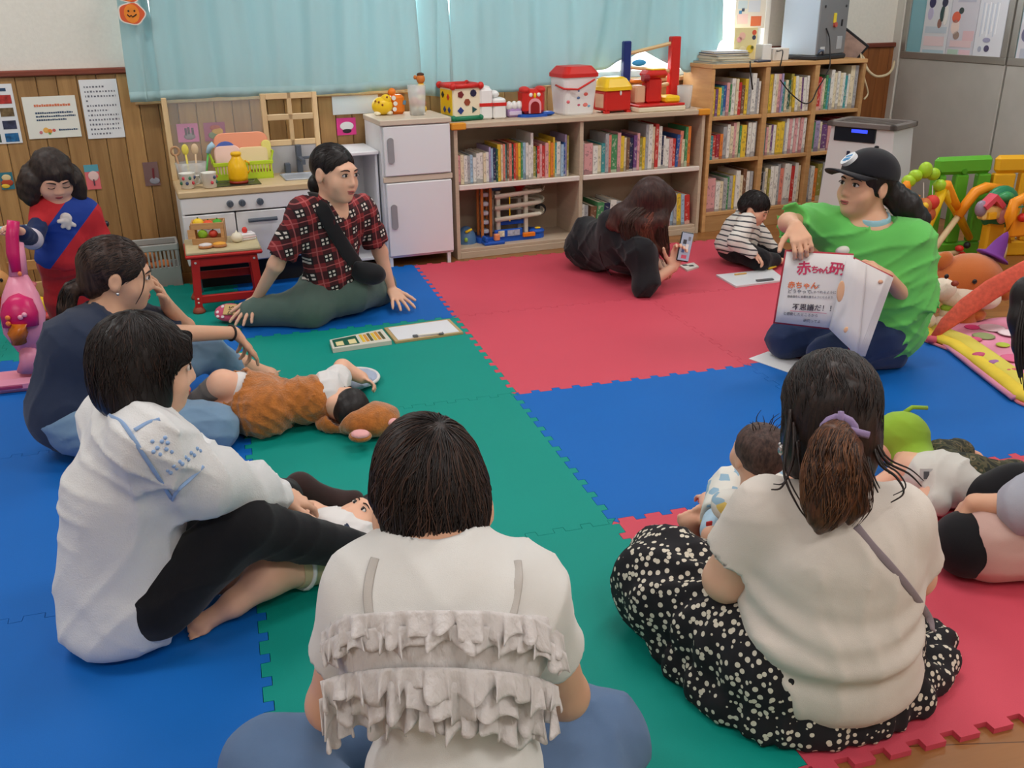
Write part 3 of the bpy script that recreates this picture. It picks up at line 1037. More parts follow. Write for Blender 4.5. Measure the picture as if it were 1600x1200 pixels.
paper = M('white_paper', (228, 228, 230), 0.8)
ink = M('ink_grey', (112, 112, 122), 0.8)
ink_b = M('ink_navy', (52, 74, 104), 0.8)
ink_o = M('ink_orange', (214, 120, 84), 0.8)
card('white_sheet', paper, 518, 150, 592, 176, 'blank white sheet on the wall below the curtain, left of the toy refrigerator', 'sheet')
o, w_, h_ = card('photo_sheet', paper, -22, 132, 36, 223, 'white sheet with rows of small photos, leftmost on the planked wall', 'photo sheet')
cols_ph = [(172,52,48),(110,90,60),(58,62,84),(40,100,150),(150,120,90),(176,110,70),(60,80,70),(130,60,60)]
for i in range(4):
 for j in range(2):
  x = w_ - 0.075 - j * 0.082
  z = h_ - 0.095 - i * 0.062
  MB().box((x, -0.0032, z), (x + 0.062, -0.0018, z + 0.042)).build('photo', M('photo_%d' % (i * 2 + j), cols_ph[(i + j * 3) % 8], 0.4, var=0.5, vscale=45), o)
flatprint(o, [(w_ - 0.1, h_ - 0.035, w_ - 0.03, h_ - 0.02)], ink_b, 'heading')
o, w_, h_ = card('notice_sheet', M('ivory_paper', (232, 230, 220), 0.8), 33, 152, 128, 213, 'landscape notice with an orange heading and small drawings on the planked wall', 'notice')
rn = random.Random(3)

def dashes(x0,x1,z,hgt,wmin,wmax,gap):
 out,x = [],x0
 while x < x1:
  w = rn.uniform(wmin,wmax)
  out.append((x,z,min(x + w,x1),z + hgt * rn.uniform(.7,1)))
  x += w + gap
 return out

flatprint(o, dashes(0.05, 0.22, h_ - 0.05, 0.013, 0.008, 0.012, 0.002), ink_o, 'heading')
r_ = []
for i,x1 in enumerate((0.225,0.235,0.19)):
 r_ += dashes(0.05,x1,h_ - 0.085 - i * 0.017,0.009,0.006,0.01,0.002)
r_ += dashes(0.145,0.235,0.035,0.009,0.006,0.01,0.002)
flatprint(o, r_, ink_b, 'text_lines')['kind'] = 'stuff'
for i,(x,z,rr,c) in enumerate(((0.06,0.03,.008,(210,120,130)),(0.085,0.04,.014,(236,180,90)),(0.103,0.035,.011,(240,150,70)),(0.122,0.038,.008,(206,96,96)),(0.1,0.024,.007,(120,170,90)))):
 MB().cyl((x, -0.003, z), (x, -0.002, z), rr, n=10).build('drawing', M('doodle_%d' % i, c, .8), o)
o, w_, h_ = card('text_sheet', paper, 122, 125, 196, 214, 'portrait sheet of grey handwriting, rightmost of the three sheets on the planked wall', 'text sheet')
r_ = []
for i in range(11):
 if i in (3,):
  r_ += dashes(0.02,0.03,h_ - 0.04 - i * 0.023,0.009,0.005,0.009,0.006)
  continue
 r_ += dashes(0.02,w_ - (0.015 if i % 5 else 0.06),h_ - 0.04 - i * 0.0235,0.010,0.004,0.010,0.007)
flatprint(o, r_, ink, 'text_lines')['kind'] = 'stuff'
pk = M('pink_card', (214, 120, 170), 0.5)
o, w_, h_ = card('picture_card', M('teal_card', (52, 118, 134), .5), -2, 270, 24, 295, 'teal picture card at the left edge of the planked wall', 'card')
MB().ell((0.03, -0.003, 0.06), (0.022, 0.002, 0.016)).build('drawn_cap', M('card_cream', (226, 200, 150), .6), o, True)
MB().ell((0.03, -0.003, 0.034), (0.028, 0.002, 0.018)).build('drawn_shape', M('card_red', (180, 70, 40), .6), o, True)
MB().ell((0.02, -0.003, 0.018), (0.02, 0.003, 0.012)).build('drawn_foot', M('card_yellow', (230, 190, 60), .6), o, True)
o, w_, h_ = card('picture_card', M('salmon_card', (224, 110, 116), .5), 130, 258, 159, 295, 'salmon picture card with a teal top edge beside the standing girl', 'card')
flatprint(o, [(0, h_ * .72, w_, h_)], M('card_teal', (90, 160, 176), .6), 'teal_band')
MB().ell((0.04, -0.003, 0.07), (0.026, 0.002, 0.026)).build('drawn_cloud', M('card_pale', (232, 196, 190), .6), o, True)
MB().box((0.035, -0.0045, 0.02), (0.042, -0.002, 0.07)).build('drawn_line', M('card_dark', (90, 60, 70), .6), o)
o, w_, h_ = card('picture_card', M('mauve_card', (128, 98, 96), .4), 222, 254, 251, 289, 'mauve laminated card with a toy vacuum drawing, left of the toy kitchen', 'card')
MB().box((0.04, -0.0045, 0.04), (0.05, -0.002, 0.095), M4=Matrix.Rotation(0.05, 4, 'Y')).build('drawn_handle', M('card_maroon', (120, 44, 50), .6), o)
MB().ell((0.05, -0.003, 0.025), (0.026, 0.002, 0.018)).build('drawn_head', M('card_grey', (150, 150, 160), .6), o, True)
o, w_, h_ = card('picture_card', pk, 275, 194, 312, 221, 'pink card with a grey plant-like drawing, left of the two over the toy kitchen', 'card', -0.004)
for x,z,a in ((0.045,0.06,.4),(0.06,0.065,0),(0.08,0.06,-.4)):
 MB().box((x - 0.006, -0.0045, z - 0.025), (x + 0.006, -0.002, z + 0.014), 0.001).build('drawn_leaf', M('card_char', (84, 70, 84), .6), o)
MB().ell((0.062, -0.003, 0.03), (0.03, 0.002, 0.018)).build('drawn_pot', M('card_grey2', (140, 132, 140), .6), o, True)
o, w_, h_ = card('picture_card', M('plum_card', (168, 80, 120), .5), 317, 192, 354, 219, 'plum card with yellow and green shapes, right of the two over the toy kitchen', 'card', -0.004)
MB().ell((0.05, -0.003, 0.03), (0.03, 0.002, 0.02)).build('drawn_green', M('card_green', (120, 140, 100), .6), o, True)
MB().ell((0.07, -0.003, 0.05), (0.03, 0.0025, 0.02)).build('drawn_yellow', M('card_gold', (222, 170, 70), .6), o, True)
MB().ell((0.06, -0.003, 0.07), (0.028, 0.002, 0.014)).build('drawn_red', M('card_brick', (190, 80, 60), .6), o, True)
o, w_, h_ = card('picture_card', M('hot_pink_card', (224, 60, 140), .5), 525, 185, 557, 210, 'hot pink card with a white dome drawing, beside the toy refrigerator', 'card')
MB().ell((0.058, -0.003, 0.05), (0.04, 0.002, 0.024)).build('drawn_dome', M('card_white', (235, 232, 232), .6), o, True)
MB().ell((0.058, -0.003, 0.024), (0.026, 0.002, 0.014)).build('drawn_bowl', M('card_black', (50, 46, 50), .6), o, True)

# ------------------------------------------------------------------ curtains
def curtain_mat(name):
 t = NT(name)
 c = lin((180,211,213))
 t.b.inputs['Base Color'].default_value = c
 t.b.inputs['Roughness'].default_value = 0.85
 t.b.inputs['Specular IOR Level'].default_value = 0.1
 tr = t.n('ShaderNodeBsdfTranslucent')
 tr.inputs[0].default_value = lin((178,212,216))
 mx = t.n('ShaderNodeMixShader')
 mx.inputs[0].default_value = 0.22
 t.l(t.b.outputs[0],mx.inputs[1])
 t.l(tr.outputs[0],mx.inputs[2])
 out = [n for n in t.nt.nodes if n.type == 'OUTPUT_MATERIAL'][0]
 t.l(mx.outputs[0],out.inputs[0])
 co = t.coord('Object', (1, 1, 1))
 wv = t.n('ShaderNodeTexNoise', Scale=700.0, Detail=1.0)
 t.l(co, wv.inputs['Vector'])
 t.bump(wv.outputs[0],0.2,0.001)
 return t.m

cur_m = curtain_mat('teal_curtain_cloth')

def curtain(u0,u1,zb,v0,fold,label,nu=70,nz=36,amp=0.03,ph=0.0,hem=True,sag=None):
 g = []
 for i in range(nu + 1):
  a = i / nu
  row = []
  z_b = zb(a) if callable(zb) else zb
  for j in range(nz + 1):
   b_ = j / nz
   z = 2.3 + (z_b - 2.3) * b_
   am = amp * (0.45 + 0.55 * (1 - b_))
   v = v0 + am * math.sin(2 * math.pi * fold * a + ph) + 0.35 * am * math.sin(2 * math.pi * fold * 2.3 * a + 1 + ph + b_)
   u = u0 + (u1 - u0) * a + 0.012 * math.sin(5 * b_ + 9 * a)
   if sag:
    du,dv,dz = sag(a,b_)
    u,v,z = u + du,v + dv,z + dz
   row.append(wp(u,v,z))
  g.append(row)
 m_ = MB()
 m_.sheet(g,0.003)
 o = m_.build('curtain', cur_m, None, True)
 tag(o, label, 'curtain', 'window curtains')
 if hem:
  h = MB()
  h.sheet([[row[-1] + V((0,-0.0035,0.05)),row[-1] + V((0,-0.0035,0.0))] for row in [r[:] for r in g]],0.002)
  h.build('hem', cur_m, o, True)
 return o

def sagR(a,b):
 # right curtain: cloth pulled forward over the toys, with slanting folds
 k = max(0.0,(b - 0.45) / 0.55)
 w1 = math.exp(-((a - 0.42 - 0.12 * (1 - k)) / 0.10) ** 2)
 w2 = math.exp(-((a - 0.60 - 0.10 * (1 - k)) / 0.06) ** 2)
 w3 = math.exp(-((a - 0.90) / 0.09) ** 2)
 dv = -0.05 * k * w1 - 0.015 * k * w2 - 0.05 * k * k * w3
 dv += 0.022 * k * math.sin(26 * (a + 0.28 * b)) * math.exp(-((a - 0.55) / 0.2) ** 2)
 return (-0.05 * k * k * math.exp(-((a - 0.5) / 0.15) ** 2),dv,0)

def zbR(a):
 pts = [(0,.90),(.18,.895),(.36,.93),(.47,.975),(.56,1.0),(.64,1.07),(.70,1.10),(.80,1.02),(.86,.965),(.92,1.0),(1.0,1.15)]
 for (x0,y0),(x1,y1) in zip(pts,pts[1:]):
  if a <= x1:
   t = (a - x0) / (x1 - x0)
   t = t * t * (3 - 2 * t)
   return y0 + (y1 - y0) * t
 return pts[-1][1]

curtain(-1.41, -1.265, 0.932, -0.085, 1.5, 'narrow end panel of pale teal curtain at the left of the window', 24, 30, 0.02, 0.5)
curtain(-1.262, 0.13, lambda a: 0.935 + 0.004 * math.sin(8 * a), -0.11, 6.5, 'wide pale teal curtain hanging over the toy kitchen', 130, 36, 0.034, 0.0)
curtain(0.132, 0.33, lambda a: 0.90 - 0.02 * a, -0.075, 1.2, 'narrow fold of pale teal curtain between the two wide curtains', 30, 30, 0.025, 2.0, False)
curtain(0.336, 2.14, zbR, -0.085, 7.0, 'pale teal curtain rumpled over the toys on the low bookshelf', 170, 60, 0.036, 1.0, False, sagR)
# curtain rail
cr = wthing('curtain_rail', 'white curtain rail above the window', 'curtain rail', -1.6, -0.09, 2.31)
MB().box((0, -0.012, 0), (3.9, 0.012, 0.025), 0.003).build('rail', fr_m, cr)
for x in (0.1,1.95,3.8):
 MB().box((x, 0.0, 0.004), (x + 0.03, 0.11, 0.02), 0.002).build('bracket', alu, cr)

# pumpkin sticker pair hanging at the curtain's left edge
pz = thing('pumpkin_cutout', 'orange paper cutout of two stacked smiling pumpkins at the curtain edge', 'decoration', wp(-1.352, -0.135, 1.30), WA)
pw_ = M('sticker_white', (236, 226, 214), .7)
po = M('pumpkin_orange', (236, 138, 44), .6, var=0.15, vscale=20)
pd = M('pumpkin_rim', (218, 92, 50), .6)
pk_ = M('pumpkin_face', (52, 34, 20), .7)
for i,z in enumerate((0.058,0.16)):
 def lump(r,dz,n=30,wv=0.05):
  return [(r * 1.12 * math.cos(a) * (1 + wv * math.cos(5 * a)),dz + r * 0.92 * math.sin(a) * (1 + wv * math.cos(5 * a))) for a in [2 * math.pi * q / n for q in range(n)]]
 PMt = plane_M((0,0,0),(1,0,0),(0,0,1))
 MB().prism(lump(0.058, z), -0.001, 0.001, PMt).build('border', pw_, pz)
 q_ = MB().prism(lump(0.052, z), 0.001, 0.002, PMt).build('pumpkin', pd, pz)
 MB().prism([(0.036 * math.cos(a), z + 0.044 * math.sin(a)) for a in [2 * math.pi * t / 20 for t in range(20)]], 0.002, 0.0026, PMt).build('pumpkin_rib', po, q_)
 fc = MB()
 fc.cyl((-0.014,-0.0025,z + 0.012),(-0.014,-0.0034,z + 0.012),0.005,n=8)
 fc.cyl((0.014,-0.0025,z + 0.012),(0.014,-0.0034,z + 0.012),0.005,n=8)
 fc.tube([(-0.022,-0.003,z - 0.004),(-0.012,-0.003,z - 0.014),(-0.004,-0.003,z - 0.008),(0.002,-0.003,z - 0.016),(0.012,-0.003,z - 0.010),(0.022,-0.003,z - 0.003)],0.0032,5)
 fc.build('carved_face', pk_, q_)

# ================================================================== toys on the toy fridge and the low bookshelf
def plast(n,c,r=0.35):
 return M('plastic_' + n, c, r)

P_red, P_yel, P_blu, P_grn, P_wht, P_org = plast('red', (206, 40, 34)), plast('yellow', (244, 200, 30)), plast('blue', (32, 86, 180)), plast('green', (24, 120, 84)), plast('white', (236, 234, 232)), plast('orange', (240, 128, 30))
P_cream = plast('cream', (238, 226, 196))
clear = M('clear_cup', (236, 240, 240), 0.12, alpha=0.32)
TOP = LZ
FT = FZ + 0.825

y = wthing('yellow_hippo_toy', 'bright yellow rounded animal toy with brown spots on the toy refrigerator', 'toy', -0.115, -0.17, FT)
MB().ell((0, 0, 0.05), (0.06, 0.05, 0.05)).build('body', P_yel, y, True)
MB().ell((0.02, -0.01, 0.085), (0.03, 0.03, 0.028)).build('head', P_yel, y, True)
for i,(a,b,c) in enumerate(((-.03,-.046,.075),(-.01,-.049,.06),(.02,-.04,.1),(-.045,-.03,.08))):
 MB().ell((a, b, c), (0.006, 0.004, 0.006), 8, 6).build('spot', M('toy_brown', (150, 80, 30), .5), y, True)
for x in (-0.035,0.035):
 MB().ell((x, -0.02, 0.012), (0.02, 0.022, 0.0125), 10, 6).build('foot', P_cream, y, True)
o = wthing('orange_block_toy', 'orange toy with white round buttons between the yellow toy and the clear cup', 'toy', -0.03, -0.15, FT)
MB().box((-0.035, -0.03, 0), (0.045, 0.04, 0.105), 0.015).build('body', P_org, o)
MB().ell((-0.02, 0.0, 0.12), (0.022, 0.022, 0.022)).build('knob', P_org, o, True)
for (x,z) in ((-0.018,0.03),(-0.012,0.06),(-0.02,0.09)):
 MB().cyl((x, -0.036, z), (x, -0.028, z), 0.012, n=12).build('button', P_wht, o)
MB().box((0.012, -0.034, 0.06), (0.03, -0.028, 0.085), 0.003, Matrix.Rotation(0.3, 4, 'Y')).build('slider', plast('slate_blue', (96, 140, 170)), o)

def clear_cup(u,v,z,h,r,lab,inside=None,sq=1.0):
 c = wthing('clear_cup', lab, 'cup', u, v, z)
 n = 4 if sq < 1 else 20
 MB().lathe([(r * .85, 0), (r, h), (r * .96, h), (r * .8, 0.004), (0, 0.004)], n=20).build('cup_wall', clear, c, True)
 return c

clear_cup(0.065, -0.25, FT, 0.16, 0.052, 'clear plastic tumbler with balls inside, at the right end of the toy refrigerator')
for i, (x, yy, z, cc, rr, lab) in enumerate(((-0.018, 0, 0.026, (228, 226, 214), .02, 'white play ball, left one in the clear tumbler'), (0.021, 0.004, 0.026, (232, 230, 220), .02, 'white play ball, right one in the clear tumbler'), (-0.015, 0.005, 0.072, (236, 170, 150), .025, 'pale pink play ball on top in the clear tumbler'))):
 wmesh(MB().ell((0, 0, 0), (rr, rr, rr)), 'play_ball', M('ball_%d' % i, cc, .5), 0.065 + x, -0.25 + yy, FT + z, lab, 'ball', smooth=True)
g = wthing('ring_figure', 'slim toy figure of stacked yellow and red rings with a brown top', 'toy', 0.135, -0.1, FT)
for i,(c,r) in enumerate(((P_yel,.026),(P_red,.022),(P_yel,.02),(P_red,.018),(P_yel,.018))):
 MB().lathe([(0, 0), (r, 0.003), (r + .004, 0.016), (r, 0.03), (0, 0.033)], (0, 0, i * 0.031), 14).build('ring', c, g, True)
MB().ell((0, 0, 0.18), (0.026, 0.024, 0.028)).build('head', M('toy_tan', (206, 120, 50), .6), g, True)
MB().ell((0, 0, 0.205), (0.022, 0.02, 0.01)).build('hair', M('toy_dark', (84, 54, 40), .7), g, True)
MB().ell((-0.032, 0, 0.19), (0.01, 0.008, 0.012)).build('ear', M('toy_tan', (206, 120, 50), .6), g, True)

# shape-sorting cube
q = wthing('shape_sorting_cube', 'cream shape-sorting cube with red and green edges on the low bookshelf', 'toy', 0.345, -0.175, TOP, dr=0.12)
cs = 0.088
MB().box((-cs, -cs, 0.012), (cs, cs, 0.185), 0.006).build('body', P_cream, q)
m_ = MB()
for a,b in (((-1,-1),(1,-1)),((1,-1),(1,1)),((1,1),(-1,1)),((-1,1),(-1,-1))):
 m_.cyl((a[0] * cs,a[1] * cs,0.19),(b[0] * cs,b[1] * cs,0.19),0.013,n=10)
for a in ((-1,-1),(1,-1),(1,1),(-1,1)):
 m_.ell((a[0] * cs,a[1] * cs,0.19),.02,10,8)
m_.build('red_rim', P_red, q, True)
m_ = MB()
for a,b in (((-1,-1),(1,-1)),((1,-1),(1,1)),((1,1),(-1,1)),((-1,1),(-1,-1))):
 m_.cyl((a[0] * cs,a[1] * cs,0.014),(b[0] * cs,b[1] * cs,0.014),0.014,n=10)
for a in ((-1,-1),(1,-1),(1,1),(-1,1)):
 m_.ell((a[0] * cs,a[1] * cs,0.017),.017,10,8)
m_.build('green_rim', P_grn, q, True)
MB().box((-cs - 0.002, -cs + 0.01, 0.03), (-cs + 0.004, cs - 0.01, 0.17), 0.002).build('yellow_side', P_yel, q)
for (x,z,c,nn) in ((-0.04,0.145,(120,40,40),5),(0.04,0.15,(36,36,66),8),(0.0,0.102,(150,70,40),6),(-0.042,0.058,(40,60,130),4),(0.042,0.06,(30,80,80),3)):
 MB().cyl((x, -cs - 0.004, z), (x, -cs + 0.004, z), 0.02, n=nn).build('shape_hole', M('hole_%d' % nn, c, .5), q)
for (yy,z,c) in ((0.04,0.14,(30,30,40)),(-0.03,0.13,(200,60,40)),(0.02,0.06,(40,60,130)),(-0.04,0.06,(40,140,60))):
 MB().cyl((-cs - 0.005, yy, z), (-cs + 0.002, yy, z), 0.018, n=4).build('shape_hole', M('hole_s%d' % c[0], c, .5), q)
MB().box((-0.05, -0.05, 0.186), (0.05, 0.05, 0.192), 0.002).build('lid_plate', M('lid_dark', (60, 70, 60), .5), q)

# white toy ambulance on end
q = wthing('white_toy_van', 'white toy van with a red stripe standing on end beside the sorting cube', 'toy van', 0.515, -0.21, TOP, dr=-0.1)
MB().box((-0.075, -0.06, 0), (0.0, 0.06, 0.17), 0.01).build('body', P_wht, q)
MB().box((0.003, -0.06, 0), (0.08, 0.06, 0.115), 0.01).build('cab', P_wht, q)
MB().box((0.002, -0.03, 0.115), (0.05, 0.05, 0.155), 0.015).build('bonnet', P_wht, q)
MB().ell((-0.03, 0.0, 0.17), (0.03, 0.03, 0.015)).build('roof_dome', P_wht, q, True)
for a,b in ((-0.077,0.001),(0.004,0.082)):
 MB().box((a, -0.062, 0.073), (b, 0.0, 0.092), 0.001).build('red_stripe', P_red, q)
MB().cyl((-0.08, -0.02, 0.03), (-0.072, -0.02, 0.03), 0.025, n=16).build('wheel', P_blu, q)
# cupcakes
q = wthing('toy_cupcake_set', 'three white-topped toy cupcakes in a lilac tray beside the red toy house', 'toy', 0.665, -0.2, TOP)
MB().box((-0.045, -0.03, 0), (0.045, 0.03, 0.05), 0.01).build('tray', plast('lilac', (170, 140, 190)), q)
MB().box((-0.04, -0.034, 0.012), (0.04, -0.028, 0.035), 0.003).build('front_panel', plast('lilac_pale', (214, 200, 226)), q)
for x in (-0.032,0,0.032):
 MB().ell((x, -0.01, 0.065), (0.02, 0.022, 0.026)).build('icing', P_wht, q, True)
# red toy house
q = wthing('red_toy_house', 'red toy house with an arched door on a blue base', 'toy house', 0.775, -0.2, TOP)
MB().box((-0.07, -0.06, 0.016), (0.07, 0.05, 0.155), 0.02).build('body', P_red, q)
MB().ell((-0.05, -0.02, 0.15), (0.03, 0.05, 0.022)).build('tower', P_red, q, True)
MB().ell((0.05, -0.02, 0.15), (0.03, 0.05, 0.022)).build('tower', P_red, q, True)
MB().prism(rrect(0.095, 0.075, 0.05), 0, 0.016).build('base', P_blu, q)
arch = [(-0.028,0.02),(-0.028,0.06)] + [(0.028 * math.cos(a),0.06 + 0.028 * math.sin(a)) for a in [math.pi - math.pi * i / 10 for i in range(1,10)]] + [(0.028,0.06),(0.028,0.02)]
MB().prism([(x * 1.4, 0.016 + (z - 0.016) * 1.25) for x, z in arch], 0, 0.004, plane_M((0, -0.06, 0), (1, 0, 0), (0, 0, 1))).build('door_arch', plast('pink_arch', (232, 160, 170)), q)
MB().prism(arch, 0, 0.006, plane_M((0, -0.06, 0), (1, 0, 0), (0, 0, 1))).build('door_opening', plast('dark_red', (140, 14, 22)), q)
for x in (-0.025,0.025):
 MB().ell((x, -0.06, 0.125), (0.012, 0.006, 0.012), 10, 8).build('window', P_wht, q, True)
MB().ell((0, -0.06, 0.12), (0.008, 0.008, 0.016), 10, 8).build('gable', P_yel, q, True)
MB().ell((0.095, -0.03, 0.014), (0.045, 0.03, 0.014)).build('ramp', P_blu, q, True)

# white bucket with red lid
q = wthing('white_bucket', 'white square bucket with red lid and red handle on the low bookshelf', 'bucket', 1.045, -0.215, TOP, dr=0.1)
m_ = MB()
pts = []
for z,w in ((0,0.095),(0.01,0.1),(0.215,0.115)):
 pts.append((z,w))
vs,fs = [],[]
for z,w in pts:
 for p in rrect(w,w * 0.85,0.03,3):
  vs.append((p[0],p[1],z))
nn = len(vs) // 3
for kx in range(2):
 for i in range(nn):
  j = (i + 1) % nn
  fs.append((kx * nn + i,kx * nn + j,(kx + 1) * nn + j,(kx + 1) * nn + i))
fs += [tuple(range(nn - 1,-1,-1)),tuple(range(2 * nn,3 * nn))]
m_.add(vs,fs)
m_.build('body', P_wht, q)
vs,fs = [],[]
for z,w in ((0.215,0.121),(0.235,0.121),(0.275,0.09)):
 for p in rrect(w,w * 0.85,0.03,3):
  vs.append((p[0],p[1],z))
for kx in range(2):
 for i in range(nn):
  j = (i + 1) % nn
  fs.append((kx * nn + i,kx * nn + j,(kx + 1) * nn + j,(kx + 1) * nn + i))
fs += [tuple(range(nn - 1,-1,-1)),tuple(range(2 * nn,3 * nn))]
MB().add(vs, fs).build('lid', P_red, q)
MB().tube([(-0.122, 0.0, 0.17), (-0.12, -0.09, 0.155), (-0.04, -0.118, 0.15), (0.06, -0.118, 0.195), (0.075, -0.112, 0.2)], 0.006, 8).build('handle', P_red, q, True)
for (x,z,c,r) in ((-0.02,0.14,(70,110,160),.014),(-0.02,0.1,(90,120,170),.012),(-0.015,0.06,(200,90,120),.013),(0.03,0.12,(220,100,90),.018),(0.05,0.09,(90,150,190),.018),(0.03,0.06,(230,130,120),.022),(0.055,0.05,(120,170,200),.012),(-0.085,0.08,(230,110,120),.014)):
 yq = -0.102 * (0.86 if z < .1 else .9)
 MB().ell((x, yq + 0.002, z), (r, 0.004, r * .7), 10, 6).build('printed_motif', M('print_%d_%d' % (c[0], c[1]), c, .5), q, True)
# red treasure chest
q = wthing('red_toy_chest', 'red plastic chest with a yellow lid, right of the white bucket', 'toy chest', 1.295, -0.23, TOP, dr=0.12)
MB().box((-0.09, -0.07, 0.012), (0.095, 0.07, 0.13), 0.008).build('body', P_red, q)
for x in (-0.075,0.08):
 MB().box((x - 0.015, -0.07, 0), (x + 0.015, -0.04, 0.014)).build('foot', P_red, q)
vs,fs = [],[]
for z,w,d in ((0.13,0.1,0.08),(0.15,0.1,0.08),(0.195,0.075,0.055),(0.205,0.06,0.04)):
 for p in rrect(w,d,0.02,3):
  vs.append((p[0],p[1],z))
nn = len(vs) // 4
for kx in range(3):
 for i in range(nn):
  j = (i + 1) % nn
  fs.append((kx * nn + i,kx * nn + j,(kx + 1) * nn + j,(kx + 1) * nn + i))
fs += [tuple(range(nn - 1,-1,-1)),tuple(range(3 * nn,4 * nn))]
MB().add(vs, fs).build('lid', P_yel, q)
MB().ell((0.015, -0.072, 0.115), (0.008, 0.005, 0.015), 10, 8).build('clasp', P_wht, q, True)
MB().box((-0.092, -0.045, 0.03), (-0.088, 0.045, 0.11), 0.002).build('side_panel', plast('panel_tan', (226, 180, 150)), q)
# hammer / pillar toy
q = wthing('red_pillar_toy', 'red toy pillar on a red and white slab with a yellow block', 'toy', 1.575, -0.258, TOP, dr=0.03)
MB().box((-0.165, -0.1, 0), (0.165, 0.08, 0.03), 0.006).build('white_slab', P_cream, q)
MB().box((-0.165, -0.1, 0.03), (0.16, 0.08, 0.045), 0.005).build('red_slab', P_red, q)
MB().box((-0.075, -0.04, 0.045), (0.03, 0.04, 0.19), 0.012).build('pillar', P_red, q)
MB().box((-0.09, -0.055, 0.19), (0.065, 0.055, 0.235), 0.018).build('capital', P_red, q)
MB().box((-0.05, -0.04, 0.235), (0.05, 0.04, 0.245), 0.004).build('yellow_cap', P_yel, q)
MB().cyl((-0.12, -0.05, 0.195), (-0.08, -0.05, 0.195), 0.02, n=12).build('knob', plast('maroon', (150, 40, 50)), q)
MB().box((0.04, -0.07, 0.045), (0.145, 0.05, 0.085), 0.01).build('yellow_block', P_yel, q)
MB().box((-0.15, -0.03, 0.045), (-0.08, 0.05, 0.15), 0.01).build('drawn_panel', plast('panel_tan2', (224, 176, 140)), q)
MB().box((-0.16, -0.02, 0.165), (-0.08, 0.04, 0.185), 0.006).build('arm', P_org, q)
# wooden rail frame (blue post, red post)
q = wthing('marble_run_frame', 'wooden rail frame with one blue and one red post, behind the red pillar toy', 'toy', 1.46, -0.148, TOP)
MB().box((-0.055, -0.02, 0), (-0.005, 0.02, 0.40), 0.006).build('blue_post', plast('navy_post', (30, 50, 120)), q)
MB().box((0.27, -0.03, 0), (0.335, 0.02, 0.42), 0.006).build('red_post', P_red, q)
lw = M('light_wood_toy', (222, 190, 140), .55)
MB().tube([(-0.03, -0.005, 0.325), (0.3, -0.005, 0.385)], 0.012, 6).build('rail', lw, q)
MB().tube([(-0.03, -0.005, 0.25), (0.3, -0.005, 0.215)], 0.012, 6).build('rail', lw, q)
MB().tube([(-0.03, -0.005, 0.10), (0.3, -0.005, 0.145)], 0.012, 6).build('rail', lw, q)
MB().ell((0.06, -0.0, 0.272), (0.05, 0.012, 0.02)).build('blue_car', plast('sky', (60, 160, 220)), q, True)
clear_cup(1.805, -0.23, TOP, 0.135, 0.05, 'empty clear plastic tumbler at the right end of the low bookshelf')

# toy parking garage on the lower left shelf
q = wthing('toy_parking_garage', 'multi-storey toy parking garage with blue base and white spiral ramps on the lower shelf', 'toy garage', 0.62, -0.19, FZ + 0.06)
P_ivory = plast('ivory', (226, 218, 198))
P_b2 = plast('garage_blue', (30, 90, 190))
m_ = MB()
m_.prism(rrect(0.22,0.1,0.05),0,0.03)
m_.build('base', P_b2, q)
MB().box((-0.12, -0.105, 0.03), (0.06, -0.085, 0.075), 0.004).build('front_panel', P_b2, q)
MB().box((-0.10, -0.108, 0.035), (-0.06, -0.104, 0.07)).build('panel_print', M('print_cream', (230, 220, 190), .5, var=.3, vscale=60), q)
MB().box((-0.04, -0.108, 0.035), (0.04, -0.104, 0.07)).build('panel_print', M('print_steel', (170, 175, 190), .5, var=.3, vscale=60), q)
MB().box((0.06, -0.115, 0.02), (0.14, -0.09, 0.045), 0.004).build('orange_ramp', P_org, q)
MB().ell((0.17, -0.06, 0.04), (0.05, 0.045, 0.02)).build('blue_dome', P_b2, q, True)
MB().ell((0.17, -0.08, 0.062), (0.02, 0.012, 0.006)).build('yellow_sign', P_yel, q, True)
for i,z in enumerate((0.125,0.195,0.265)):
 path = [(-0.1,-0.06,z),(0.11,-0.06,z + 0.012)] + [(0.14 + 0.07 * math.sin(a),0.0 - 0.06 * math.cos(a),z + 0.012 + 0.02 * a / math.pi) for a in [math.pi * t / 8 for t in range(1,8)]] + [(0.11,0.06,z + 0.035),(-0.1,0.06,z + 0.045)]
 m_ = MB()
 m_.tube(path,[0.032] * len(path),8,flat=0.22,hint=V((0,0,1)))
 m_.build('ramp', P_ivory, q, True)
 path2 = [(p[0] * 1.12,p[1] * 1.5,p[2] + 0.012) for p in path]
 MB().tube(path2, 0.012, 6, flat=0.35, hint=V((1, 1, 0))).build('ramp_rail', P_ivory, q, True)
for (x,yy) in ((-0.08,-0.055),(-0.08,0.055),(0.10,-0.055),(0.10,0.055)):
 MB().box((x - 0.012, yy - 0.012, 0.03), (x + 0.012, yy + 0.012, 0.30), 0.003).build('pillar', P_ivory, q)
MB().box((-0.02, -0.09, 0.12), (-0.014, -0.084, 0.27)).build('yellow_rod', P_yel, q)
for x,yy in ((-0.185,-0.06),(-0.13,-0.06),(-0.185,0.01),(-0.13,0.01)):
 MB().box((x - 0.008, yy - 0.008, 0.03), (x + 0.008, yy + 0.008, 0.335), 0.002).build('lift_post', plast('lift_orange', (196, 120, 60)), q)
for i in range(5):
 MB().box((-0.178, -0.055, 0.05 + i * 0.055), (-0.137, 0.0, 0.075 + i * 0.055), 0.006).build('lift_tray', plast('lift_grey', (200, 205, 215)), q)
MB().box((-0.19, -0.07, 0.333), (-0.122, 0.02, 0.345), 0.004).build('lift_roof', plast('lift_pink', (220, 130, 120)), q)
